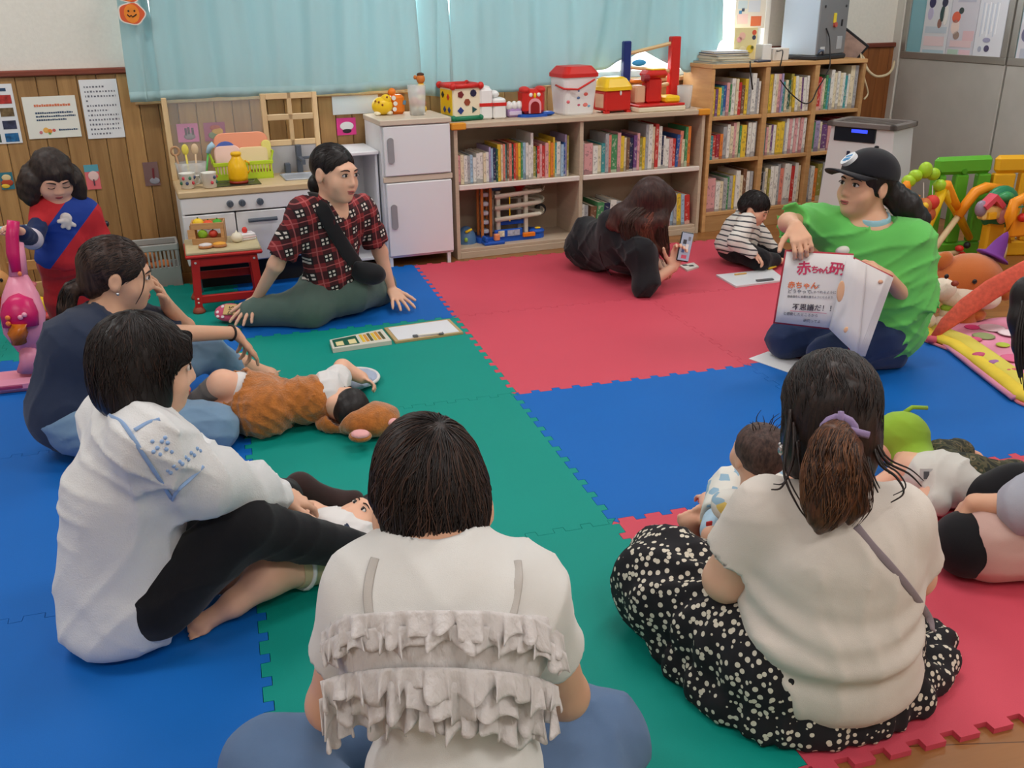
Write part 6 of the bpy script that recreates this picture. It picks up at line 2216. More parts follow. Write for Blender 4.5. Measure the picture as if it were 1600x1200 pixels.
def person(label, prims, base, skin, h=.0065, cat='person', wr=None, name='person'):
 prims = prims + [cut(V((0,0,.0015)),(0,0,-1))]
 me = sdf_mesh(name,prims,h,wr)
 base = V(base)
 me.transform(Matrix.Translation(-base))
 me.materials.append(skin)
 o = link(name,me,None,base)
 tag(o,label,cat)
 o['_b'] = 0
 del o['_b']
 return o

def wear(name,prims,parent,mat_,h=.009,wr=None,label=None):
 me = sdf_mesh(name,prims,h,wr)
 me.transform(Matrix.Translation(-parent.location))
 me.materials.append(mat_)
 o = link(name,me,parent)
 if label:
  o['label'] = label
 return o

def wmb(mb,name,mat_,parent,smooth=True,label=None):
 """mesh built in world coordinates, made a part of a person"""
 l = parent.location
 mb.v = [(q[0] - l[0],q[1] - l[1],q[2] - l[2]) for q in mb.v]
 o = mb.build(name,mat_,parent,smooth)
 if label:
  o['label'] = label
 return o

def spl(pts,sub=6):
 P = [V(p) for p in pts]
 out = []
 for i in range(len(P) - 1):
  p0,p1,p2,p3 = P[max(i - 1,0)],P[i],P[i + 1],P[min(i + 2,len(P) - 1)]
  for s_ in range(sub):
   t = s_ / sub
   out.append(0.5 * ((2 * p1) + (p2 - p0) * t + (2 * p0 - 5 * p1 + 4 * p2 - p3) * t * t + (3 * p1 - p0 - 3 * p2 + p3) * t ** 3))
 out.append(P[-1])
 return out

def chain(pts, rad, k=.015, op='u'):
 return [cap(pts[i],pts[i + 1],rad[i],rad[i + 1],k,op) for i in range(len(pts) - 1)]

def skin_mat(name,c):
 t = NT(name)
 co = t.coord('Object')
 nz = t.n('ShaderNodeTexNoise', Scale=22.0, Detail=4.0)
 t.l(co, nz.inputs['Vector'])
 c0 = lin(c)
 c1 = (min(1,c0[0] * 1.02),c0[1] * .86,c0[2] * .82,1)
 t.l(t.mix(t.math('MULTIPLY', nz.outputs[0], .6), c0, c1), t.b.inputs['Base Color'])
 t.b.inputs['Roughness'].default_value = .5
 t.b.inputs['Specular IOR Level'].default_value = .35
 t.b.inputs['Subsurface Weight'].default_value = .12
 t.b.inputs['Subsurface Radius'].default_value = (.02, .008, .005)
 t.b.inputs['Subsurface Scale'].default_value = .3
 return t.m

def hair_mat(name,c,c2=None,rough=.42,st=(130,130,9),zsplit=None):
 t = NT(name)
 co = t.coord('Object', st)
 nz = t.n('ShaderNodeTexNoise', Scale=1.0, Detail=4.0, Roughness=.65)
 t.l(co, nz.inputs['Vector'])
 c0 = lin(c)
 b = lin(c2) if c2 else tuple(min(1,q * 1.8 + .003) for q in c0[:3]) + (1,)
 mr = t.n('ShaderNodeMapRange')
 mr.inputs[1].default_value,mr.inputs[2].default_value = .35,.75
 t.l(nz.outputs[0],mr.inputs[0])
 col = t.mix(mr.outputs[0],c0,b)
 if zsplit:
  # dyed ends: colour changes with height on the head (z0 -> z1, object space)
  z0,z1,ca,cb = zsplit
  sp = t.n('ShaderNodeSeparateXYZ')
  t.l(t.coord('Object'), sp.inputs[0])
  m2 = t.n('ShaderNodeMapRange')
  m2.inputs[1].default_value,m2.inputs[2].default_value = z0,z1
  t.l(sp.outputs[2],m2.inputs[0])
  dy = t.mix(mr.outputs[0],lin(ca),lin(cb))
  col = t.mix(m2.outputs[0],dy,col)
 t.l(col, t.b.inputs['Base Color'])
 t.b.inputs['Roughness'].default_value = rough
 t.b.inputs['Specular IOR Level'].default_value = .3
 t.bump(nz.outputs[0],.35,.002)
 return t.m

def cloth_mat(name,c,var=.06,bump=.25,rough=.85,weave=900.0):
 if name in MATS:
  return MATS[name]
 t = NT(name)
 co = t.coord('Object')
 n1 = t.n('ShaderNodeTexNoise', Scale=14.0, Detail=5.0)
 n3 = t.n('ShaderNodeTexNoise', noise_type='RIDGED_MULTIFRACTAL', Scale=7.5, Detail=2.5, Distortion=.6)
 t.l(co, n3.inputs['Vector'])
 n2 = t.n('ShaderNodeTexNoise', Scale=weave, Detail=1.0)
 t.l(co, n1.inputs['Vector'])
 t.l(co, n2.inputs['Vector'])
 c0 = lin(c)
 t.l(t.mix(n1.outputs[0], tuple(q * (1 - var) for q in c0[:3]) + (1,), tuple(min(1, q * (1 + var)) for q in c0[:3]) + (1,)), t.b.inputs['Base Color'])
 t.b.inputs['Roughness'].default_value = rough
 t.b.inputs['Specular IOR Level'].default_value = .2
 t.b.inputs['Sheen Weight'].default_value = .15
 hh = t.math('ADD', t.math('ADD', t.math('MULTIPLY', n1.outputs[0], .5), t.math('MULTIPLY', n3.outputs[0], .45)), t.math('MULTIPLY', n2.outputs[0], .15))
 t.bump(hh,bump * 1.4,.012)
 MATS[name] = t.m
 return t.m

SK = skin_mat('skin_light', (222, 176, 146))
SK2 = skin_mat('skin_fair', (230, 186, 158))
SKB = skin_mat('skin_baby', (234, 186, 158))
HB = hair_mat('hair_black', (26, 22, 22))
HDB = hair_mat('hair_dark_brown', (42, 30, 24), (74, 54, 44))

def _tubes(name,P,rad,mat_,parent):
 """many thin three-sided strands: P (n, m, 3), rad (n, m)"""
 n,m,_ = P.shape
 d = np.gradient(P,axis=1)
 d /= np.maximum(np.linalg.norm(d,axis=2,keepdims=True),1e-9)
 ref = np.array((.31,.22,.92))
 a = np.cross(d,ref)
 a /= np.maximum(np.linalg.norm(a,axis=2,keepdims=True),1e-9)
 b = np.cross(d,a)
 vs = []
 for k in range(3):
  t = 2 * math.pi * k / 3
  vs.append(P + (a * math.cos(t) + b * math.sin(t)) * rad[:,:,None])
 vt = np.stack(vs,2).reshape(-1,3)
 i = np.arange(n)[:,None,None] * m * 3
 j = np.arange(m - 1)[None,:,None] * 3
 k = np.arange(3)[None,None,:]
 k2 = (k + 1) % 3
 Q = np.stack([i + j + k,i + j + k2,i + j + 3 + k2,i + j + 3 + k],-1).reshape(-1,4)
 l = np.array(parent.location)
 me = bpy.data.meshes.new(name)
 me.vertices.add(len(vt))
 me.vertices.foreach_set('co', (vt - l).astype(np.float32).ravel())
 me.loops.add(len(Q) * 4)
 me.loops.foreach_set('vertex_index', Q.ravel().astype(np.int32))
 me.polygons.add(len(Q))
 me.polygons.foreach_set('loop_start', np.arange(0, len(Q) * 4, 4, dtype=np.int32))
 me.polygons.foreach_set('use_smooth', np.ones(len(Q), bool))
 me.update(calc_edges=True)
 me.materials.append(mat_)
 o = link(name,me,parent)
 o['kind'] = 'stuff'
 return o

def hair_strands(parent, prims, H, mat_, wr=None, n=700, m=16, crown=(0, -.03, .1), th=(0.06, 2.0), r=.0011, seed=1, lift=.0012, rmin=.06, swirl=.25, name='hair_strands'):
 """fine strands laid over a hair volume from the crown down"""
 rs = np.random.RandomState(seed)
 C = H.p(0,-.01,.02)
 up = (H.p(*crown) - C).normalized()
 a,b,_ = frame_of(up,H.f)
 A_,B_,U_ = nv(a),nv(b),nv(up)
 ph = rs.uniform(0,2 * math.pi,n)[:,None]
 t0 = rs.uniform(th[0],th[0] + .55 * (th[1] - th[0]),n)[:,None]
 t1 = np.minimum(t0 + rs.uniform(.5,1.2,n)[:,None],th[1] + rs.normal(0,.05,n)[:,None])
 t0 = np.minimum(t0,t1 - .25)
 s_ = np.linspace(0,1,m)[None,:]
 T_ = t0 + (t1 - t0) * s_
 PH = ph + swirl * (s_ - .5) * rs.normal(0,1,n)[:,None] * .5 + .05 * np.sin(6 * s_ + rs.uniform(0,6,n)[:,None])
 D = (np.sin(T_) * np.cos(PH))[...,None] * A_ + (np.sin(T_) * np.sin(PH))[...,None] * B_ + np.cos(T_)[...,None] * U_
 rr = np.linspace(.20,.04,70,dtype=np.float32) * H.s
 best = np.zeros(D.shape[:2],np.float32)
 done = np.zeros(D.shape[:2],bool)
 Cn = nv(C)
 for q in rr:
  X = Cn + D * q
  F = np.full(D.shape[:2],.5,np.float32)
  for p in prims:
   F = combine(F,pdist(p,X[...,0],X[...,1],X[...,2]),p)
  if wr is not None:
   F = F + wr(X[...,0],X[...,1],X[...,2])
  hitm = (F < 0) & ~done
  best[hitm] = q
  done |= hitm
 # keep strands that lie on hair all along and whose radius runs smoothly
 ok = (best > rmin * H.s).all(1) & (np.abs(np.diff(best,axis=1)).max(1) < .014)
 best,D = best[ok],D[ok]
 kk = np.array([.25,.5,.25])
 for _ in range(2):
  best[:,1:-1] = best[:,:-2] * .25 + best[:,1:-1] * .5 + best[:,2:] * .25
 off = rs.uniform(0,1,len(best))[:,None] * lift + .0004
 P = Cn + D * (best + off)[...,None]
 tp = np.sin(np.clip(s_ * 3.0 + .12,0,1.57)) * np.clip((1.02 - s_) * 4,0,1)
 rad = r * (tp * np.ones((len(best),1)))
 return _tubes(name,P,rad,mat_,parent)

def tail_strands(parent,path,rads,mat_,n=220,m=18,r=.0012,seed=1,over=1.04):
 """strands running along a ponytail"""
 rs = np.random.RandomState(seed)
 P = spl(path,6)
 K = len(P)
 R_ = np.interp(np.linspace(0,len(rads) - 1,K),np.arange(len(rads)),rads)
 out,ra = [],[]
 for i in range(n):
  ph = rs.uniform(0,6.28)
  e = rs.uniform(.55,1.0) if rs.rand() < .85 else rs.uniform(.4,.7)
  k1 = int(K * e) - 1
  pts = []
  for q in range(m):
   f = q / (m - 1) * k1
   j = int(f)
   c = P[j].lerp(P[min(j + 1,K - 1)],f - j)
   d = P[min(j + 1,K - 1)] - P[max(j - 1,0)]
   a,b,_ = frame_of(d,V((.2,-1,.1)))
   rr = float(np.interp(f,np.arange(K),R_)) * over * (1 + .06 * math.sin(q * .8 + ph * 3))
   pp = ph + .25 * math.sin(q * .35 + i)
   pts.append(tuple(c + a * rr * math.cos(pp) + b * rr * math.sin(pp)))
  out.append(pts)
  ra.append([r * (1 - .7 * (q / (m - 1)) ** 3) for q in range(m)])
 return _tubes('hair_strands', np.array(out), np.array(ra), mat_, parent)

ST_D = M('strand_dark', (34, 27, 26), .45, spec=.35)
ST_B = M('strand_brown', (70, 50, 42), .45, spec=.35)
ST_L = M('strand_light_brown', (128, 86, 60), .45, spec=.35)

def sleeve(a,b,r0,r1,k=.03):
 """short tube of cloth from a to b with an open, concave end"""
 a,b = V(a),V(b)
 d = (b - a).normalized()
 return [cap(a, b + d * r1 * .2, r0, r1, k), elp(b + d * r1 * 1.25, (r1 * 1.35,) * 3, None, .010, 's')]

def scalp(H,c=(0,-.016,.036),r=(.084,.103,.090),face=((0,.118,-.040),(.067,.088,.100)),k=.015):
 P = [elp(H.p(*c),[q * H.s for q in r],H.ax,.01)]
 if face:
  P.append(elp(H.p(*face[0]), [q * H.s for q in face[1]], H.ax, k * H.s, 's'))
 return P

def wisps(parent,mat_,lines,r=.0022):
 """loose locks of hair, each its own part"""
 for l in lines:
  pts = spl(l,5)
  n = len(pts)
  wmb(MB().tube(pts, [r * (1 - .75 * i / n) for i in range(n)], 5), 'hair_lock', mat_, parent)

# ------------------------------------------------------------------ woman in the plaid shirt
def plaid():
 t = NT('plaid_cotton')
 sp = t.n('ShaderNodeSeparateXYZ')
 t.l(t.coord('Object', (1, 1, 1), (0, math.radians(12), math.radians(-20))), sp.inputs[0])

 def fr(o,f,ph):
  return t.math('FRACT', t.math('ADD', t.math('MULTIPLY', o, f), ph))

 def band(v,a,b):
  return t.math('MULTIPLY', t.math('GREATER_THAN', v, a), t.math('LESS_THAN', v, b))
 x,z = fr(sp.outputs[0],12.5,.1),fr(sp.outputs[2],12.5,.2)
 bx,bz = band(x,.0,.5),band(z,.0,.5)
 lx = t.math('MAXIMUM', band(x, .06, .19), band(x, .29, .42))
 lz = t.math('MAXIMUM', band(z, .06, .19), band(z, .29, .42))
 red,dk,bk = lin((140,40,44)),lin((70,22,28)),lin((24,18,22))
 c = t.mix(t.math('MAXIMUM', bx, bz), red, dk)
 c = t.mix(t.math('MULTIPLY', bx, bz), c, bk)
 thin = t.math('MAXIMUM', band(x, .72, .78), band(z, .72, .78))
 c = t.mix(t.math('MULTIPLY', thin, .6), c, lin((206, 110, 110)))
 c = t.mix(t.math('MULTIPLY', lx, lz), c, lin((226, 216, 206)))
 t.l(c, t.b.inputs['Base Color'])
 t.b.inputs['Roughness'].default_value = .85
 nz = t.n('ShaderNodeTexNoise', Scale=16.0, Detail=5.0)
 t.l(t.coord('Object'), nz.inputs['Vector'])
 t.bump(nz.outputs[0],.4,.012)
 return t.m

def build_plaid():
 base = V((-.56,2.16,0))
 pel,chest,neck = V((-.55,2.2,.12)),at(514,362,2.13),at(522,314,2.10)
 shR,shL = at(472,333,2.04),at(566,327,2.19)
 elR,wrR = at(431,414,2.08),at(400,468,2.20)
 elL,wrL = at(594,394,2.27),at(612,453,2.25)
 H = Frame(at(523,271,2.06),(.62,-.76,-.02),(.10,.02,1),1.08)
 P = head_prims(H)
 P.append(cap(H.p(0,-.028,-.05),neck - V((0,0,.03)),.049,.054,.03))
 T,A = torso_prims(pel,chest,neck,shL,shR,-.01,.92)
 P += T
 P += arm_prims(shR,elR,wrR,.95) + arm_prims(shL,elL,wrL,.95)
 P += hand_prims(wrR,(-.55,-.70,-.38),(-.2,-.35,1),1.0,.18,1,.5)
 P += hand_prims(wrL,(.22,-.90,-.30),(.1,-.25,1),1.0,.12,-1,.5)
 kR,aR = gr(488,512) + V((0,.05,.085)),gr(405,510) + V((0,.03,.06))
 kL,aL = gr(592,478) + V((0,.06,.085)),gr(525,488) + V((0,.10,.06))
 P += leg_prims(pel + V((-.07,-.03,.0)),kR,aR,.9) + leg_prims(pel + V((.09,-.02,0)),kL,aL,.9)
 o = person('woman in a red plaid shirt and dark green trousers, leaning on her hands', P, base, SK2, .0055)
 face_parts(H, o, base, 0, 'open', (186, 100, 96))
 # shirt
 Q = sleeve(shR,shR + (elR - shR) * .74,.058,.066) + sleeve(shL,shL + (elL - shL) * .70,.056,.062)
 T,A = torso_prims(pel + V((0,0,.03)),chest,neck,shL,shR,.013,.86,.014)
 Q += T
 Q.append(elp(neck + V((0, 0, .045)), (.062, .062, .06), None, .01, 's'))
 Q.append(cap(neck + A[1] * .075 + V((0, 0, .03)), neck + A[1] * .115 - V((0, 0, .10)), .045, .012, .008, 's'))
 Q.append(cut(pel + V((0,0,-.005)),(0,0,-1)))
 shirt = Q
 wear('shirt', Q, o, plaid(), .008, folds(.005, 1.0, 3))
 # trousers
 tm = cloth_mat('dark_green_trousers', (86, 106, 98), .1, .3)
 Q = [elp(pel,(.175,.14,.11),A,.02)] + [cap(pel + V((-.07,-.03,0)),kR,.105,.098,.05),cap(kR,aR,.095,.07,.05),cap(pel + V((.09,-.02,0)),kL,.105,.095,.05),cap(kL,aL,.09,.075,.05)]
 Q.append(cap(aR + V((.03,0,0)),aR - V((.035,0,.01)),.062,.058,.03))
 Q.append(cut(V((0,0,.002)),(0,0,-1)))
 wear('trousers', Q, o, tm, .009, folds(.006, .9, 11))
 # hair: centre parting, low bun
 Q = scalp(H,(0,-.018,.034),(.081,.100,.088),((0,.122,-.036),(.062,.090,.098)))
 Q.append(elp(H.p(0, .06, .118), (.003 * H.s, .1 * H.s, .02 * H.s), H.ax, .006, 's'))
 Q += [elp(H.p(.07, -.012, -.012), (.012, .022, .036), H.ax, .01, 's')]
 Q.append(elp(H.p(0,-.105,-.055),(.042,.040,.045),H.ax,.02))
 wear('hair', Q, o, HB, .005, strands(.0016, 300, 4))
 hair_strands(o,Q,H,ST_D,None,500,14,(0,.06,.09),(.05,2.1),.0012,4)
 # crossbody strap and bag
 bk = cloth_mat('black_webbing', (24, 26, 30), .05, .1, .7)
 pts = [hit(shirt,x,y,.008) for x,y in ((492,302),(503,325),(520,356),(538,386),(556,412),(570,428))]
 wmb(MB().tube(spl(pts, 4), .036, 10, flat=.16, hint=V((.3, -.9, .2))), 'bag_strap', bk, o, True, 'wide black shoulder strap')
 b = hit(shirt,566,425,.03)
 bp = at(576,428,2.1)
 wear('shoulder_bag', [elp(bp, (.085, .05, .05), ((1, .2, -.25), (-.2, 1, 0), (.25, 0, 1)), .02), cap(bp + V((.03, .0, .0)), bp + V((-.05, -.02, .05)), .035, .02, .03)], o, bk, .008, None, 'small black shoulder bag')
 return o

build_plaid()

# ------------------------------------------------------------------ girl in red and blue
def build_girl():
 g0 = V((-1.70,2.2,0))
 pel,chest,neck = V((-1.685,2.2,.36)),V((-1.655,2.19,.54)),V((-1.65,2.17,.62))
 shR,shL = at(68,330,2.13),at(138,332,2.2)
 elR,wrR = at(52,375,2.0),at(33,362,1.84)
 elL,wrL = at(160,375,2.22),at(165,410,2.15)
 H = Frame(at(82,276,2.14),(.34,-.84,-.40),(.13,-.2,1),.90)
 P = head_prims(H,.75)
 P.append(cap(H.p(0,-.02,-.05),neck,.036,.038,.02))
 T,A = torso_prims(pel,chest,neck,shL,shR,-.008,.62,.01)
 P += T
 P += arm_prims(shR,elR,wrR,.68) + arm_prims(shL,elL,wrL,.68)
 P += hand_prims(wrR,V((-.5,-.4,.45)),(-.3,.4,.8),.58,.7,1,.1)
 P += hand_prims(wrL,V((.1,-.1,-1)),(1,0,0),.55,.3,1)
 hipR,hipL = pel + V((-.045,0,-.02)),pel + V((.045,0,-.02))
 kR,aR = V((-1.735,2.18,.19)),V((-1.745,2.2,.05))
 kL,aL = V((-1.63,2.19,.19)),V((-1.615,2.22,.05))
 P += leg_prims(hipR,kR,aR,.62) + leg_prims(hipL,kL,aL,.62)
 P += foot_prims(aR + V((0,0,.01)),(.1,-1,0),(0,0,1),.58) + foot_prims(aL + V((0,0,.01)),(.3,-1,0),(0,0,1),.58)
 o = person('curly-haired girl in a red and blue costume holding the pink toy vacuum', P, g0, SKB, .0055)
 face_parts(H, o, g0, .75, 'closed', (190, 90, 90))
 # costume: red with a printed blue diagonal sash
 t = NT('red_blue_costume')
 sp = t.n('ShaderNodeSeparateXYZ')
 t.l(t.coord('Object'), sp.inputs[0])
 # sash line in the costume's own plane: from left shoulder to right hip
 c0 = hit_dummy = None
 a_,b_ = V((-1.585,2.1,.60)) - g0,V((-1.745,2.1,.42)) - g0
 dx,dz = (b_ - a_).x,(b_ - a_).z
 ln = math.hypot(dx,dz)
 nx,nz_ = -dz / ln,dx / ln
 dist = t.math('ADD', t.math('MULTIPLY', t.math('SUBTRACT', sp.outputs[0], a_.x), nx), t.math('MULTIPLY', t.math('SUBTRACT', sp.outputs[2], a_.z), nz_))
 inb = t.math('LESS_THAN', t.math('ABSOLUTE', t.math('ADD', dist, .005)), .052)
 t.l(t.mix(inb, lin((196, 36, 44)), lin((24, 60, 150))), t.b.inputs['Base Color'])
 t.b.inputs['Roughness'].default_value = .85
 Q = sleeve(shL,elL + V((0,0,.0)),.044,.042) + [cap(shR,shR + (elR - shR) * .35,.043,.04,.03)]
 T,A = torso_prims(pel + V((0,0,.02)),chest,neck,shL,shR,.010,.62,.016)
 Q += T + [elp(pel + V((0, 0, .02)), (.115, .095, .06), A, .03), elp(neck + V((0, 0, .03)), (.045,) * 3, None, .008, 's'), cut(pel - V((0, 0, .02)), (0, 0, -1))]
 cost = Q
 wear('tunic', Q, o, t.m, .007, folds(.004, 1.3, 5))
 nm = cloth_mat('navy_cloth', (26, 40, 80), .1)
 wear('collar', [cap(neck + V((-.03, 0, -.004)), neck + V((.03, 0, -.004)), .035, .035, .02), elp(neck + V((0, 0, .03)), (.04,) * 3, None, .006, 's')], o, nm, .006, None, 'navy collar')
 wear('sleeve', [cap(shR + (elR - shR) * .5, elR, .038, .036, .02), cap(elR, wrR - (wrR - elR) * .12, .037, .030, .02)], o, nm, .006, folds(.003, 1.5, 6), 'navy sleeve')
 wear('cuff', [cap(elR + (wrR - elR) * .1, elR + (wrR - elR) * .22, .043, .043, .01)], o, cloth_mat('pale_cuff', (206, 196, 206)), .006, None, 'pale rolled cuff')
 rm = cloth_mat('red_trousers_cloth', (168, 32, 38), .08)
 Q = [elp(pel,(.11,.09,.07),A,.02),cap(hipR,kR,.068,.06,.04),cap(kR,aR,.058,.052,.03),cap(hipL,kL,.068,.06,.04),cap(kL,aL,.058,.052,.03),cut(V((0,0,.03)),(0,0,-1))]
 wear('trousers', Q, o, rm, .008, folds(.004, 1.2, 8))
 # white badge
 c = hit(cost,103,345,.006)
 w_ = cloth_mat('white_felt', (224, 216, 210))
 n = -ray(103,345)
 Q = [elp(hit(cost,103,341,.004),(.024,.012,.024),None,.006)]
 for x,y,r in ((92,346,.009),(116,352,.009),(98,354,.009),(107,356,.010)):
  Q.append(cap(hit(cost,103,345,.004),hit(cost,x,y,.004),.011,r,.006))
 wear('badge', Q, o, w_, .004, None, 'white felt shape sewn on the sash')
 # curly bob
 Q = scalp(H,(0,-.018,.032),(.092,.108,.094),((.012,.128,-.05),(.058,.085,.072)))
 for a in range(-6,7):
  an = math.radians(180 + a * 19)
  for lv,(r,z) in enumerate(((.098,-.01),(.108,-.05),(.112,-.085))):
   x,y = r * math.sin(an),-.012 - r * math.cos(an) * -1
   y = -.012 + r * math.cos(an)
   if y > .05 and abs(x) < .085:
    continue
   Q.append(elp(H.p(x,y,z),(.032,.032,.034),H.ax,.02))
 Q.append(elp(H.p(.0, .125, -.055), (.056, .085, .078), H.ax, .01, 's'))
 Q.append(cap(H.p(-.045,.07,.06),H.p(-.072,.075,.0),.018,.010,.015))
 Q.append(cap(H.p(.01,.085,.062),H.p(.0,.098,.034),.014,.006,.01))
 wear('hair', Q, o, hair_mat('hair_girl', (32, 25, 24), (62, 48, 42), .55, (90, 90, 40)), .0055, strands(.0034, 190, 14, (1, 1, .6)))

build_girl()

# ------------------------------------------------------------------ woman in the navy T-shirt
JEANS = cloth_mat('light_jeans', (122, 152, 180), .14, .3, .85, 1200)

def build_navy():
 base = V((-1.5,.98,0))
 pel,chest,neck = V((-1.52,.97,.12)),V((-1.46,1.03,.33)),at(170,497,1.06)
 shR,shL = at(118,540,.93),at(215,505,1.18)
 H = Frame(at(184,430,1.07),(.97,.10,-.14),(.14,.02,1),1.04)
 elL,wrL = at(288,512,1.36),at(262,478,1.20)
 elR,wrR = at(232,522,1.10),at(366,520,1.32)
 P = head_prims(H)
 P.append(cap(H.p(0,-.03,-.05),neck - V((0,0,.03)),.050,.055,.03))
 T,A = torso_prims(pel,chest,neck,shL,shR,-.01,.95)
 P += T + arm_prims(shR,elR,wrR) + arm_prims(shL,elL,wrL)
 P += hand_prims(wrL,H.p(.0,.115,.0) - wrL,(.85,.15,.3),1.0,.22,1,.2)
 P += hand_prims(wrR,gr(418,572,.06) - wrR,(.25,-.1,.9),1.0,.35,1,.45,curls=(.25,.55,.6,.5))
 kR,aR = at(332,678,.87) + V((0,0,.02)),V((-1.38,1.17,.07))
 kL,aL = at(318,566,1.40) + V((0,0,.05)),V((-1.03,1.48,.05))
 hR,hL = pel + V((.02,-.08,0)),pel + V((.04,.08,0))
 P += leg_prims(hR,kR,aR) + leg_prims(hL,kL,aL)
 P += foot_prims(aR,(.9,.5,-.1),(.2,-.9,.4),.95) + foot_prims(aL + V((.03,0,.02)),(1,.1,-.1),(0,.1,1),.95)
 o = person('woman in a navy T-shirt and light jeans with her hand over her mouth', P, base, SK, .006)
 face_parts(H, o, base, 0, 'open', (190, 100, 96))
 nv_ = cloth_mat('navy_tshirt', (44, 54, 76), .1, .3)
 Q = sleeve(shR,shR + (elR - shR) * .55,.066,.076) + sleeve(shL,shL + (elL - shL) * .55,.06,.068)
 T,A = torso_prims(pel + V((-.01,0,.02)),chest,neck,shL,shR,.016,.94,.012)
 Q += T
 Q.append(cap(shR,pel + V((-.04,.0,.02)),.085,.115,.08))
 Q.append(elp(neck + V((.01, 0, .04)), (.066,) * 3, None, .01, 's'))
 Q.append(cut(V((0,0,.02)),(0,0,-1)))
 wear('t_shirt', Q, o, nv_, .009, folds(.006, .85, 21))
 Q = [elp(pel,(.175,.15,.11),A,.02),cap(hR,kR,.10,.082,.05),cap(kR,aR,.08,.06,.04),cap(hL,kL,.10,.076,.05),cap(kL,aL,.075,.062,.04),cut(V((0,0,.002)),(0,0,-1))]
 wear('jeans', Q, o, JEANS, .009, folds(.005, 1.0, 23))
 # hair drawn back into a low ponytail
 Q = scalp(H,(0,-.018,.036),(.085,.105,.092),((0,.124,-.045),(.074,.086,.098)))
 Q += [elp(H.p(q * .08, -.006, -.010), (.012, .021, .036), H.ax, .008, 's') for q in (-1, 1)]
 Q += [elp(H.p(0,-.07,-.03),(.06,.05,.05),H.ax,.03)]
 tail = [H.p(.0,-.095,-.03),H.p(.01,-.135,-.05),H.p(.02,-.15,-.10),H.p(.025,-.155,-.17),H.p(.03,-.15,-.24)]
 Q += chain(tail,[.022,.026,.026,.02,.006],.015)
 wear('hair', Q, o, hair_mat('hair_navy_woman', (40, 28, 24), (82, 60, 50)), .0055, strands(.002, 260, 31, (1, 1, .4)))
 hair_strands(o,Q,H,ST_B,None,500,14,(0,.07,.07),(.1,2.3),.0011,31)
 hair_strands(o,Q,H,ST_D,None,500,14,(0,.07,.07),(.1,2.3),.0013,32)
 tail_strands(o,tail,[.022,.027,.027,.021,.008],ST_D,120,14,.0012,33)
 wmb(MB().tube([H.p(.024 * math.cos(a), -.108, -.038 + .024 * math.sin(a)) for a in [2 * math.pi * i / 12 for i in range(12)]], .008, 6, True, hint=H.f), 'hair_tie', cloth_mat('hair_tie_grey', (130, 134, 146)), o, True, 'grey hair tie')
 wisps(o, MATS.get('x') or HDB, [[H.p(.07, .062, .06), H.p(.078, .075, .02), H.p(.076, .07, -.03), H.p(.072, .05, -.075)], [H.p(-.06, .075, .06), H.p(-.068, .09, .01), H.p(-.066, .088, -.05), H.p(-.06, .07, -.10)]], .0038)
 wmb(MB().ell(H.p(.083, -.002, -.040), (.006, .006, .006), 10, 8), 'earring', M('silver', (210, 210, 214), .2, .9), o, True, 'small silver earring')
 d = (wrR - elR).normalized()
 a,b,_ = frame_of(d)
 c = wrR - d * .015
 wmb(MB().tube([c + a * .028 * math.cos(t) + b * .028 * math.sin(t) for t in [2 * math.pi * i / 16 for i in range(16)]], .0045, 6, True, hint=d), 'bracelet', M('band_black', (34, 28, 28), .6), o, True, 'thin dark wristband')

build_navy()

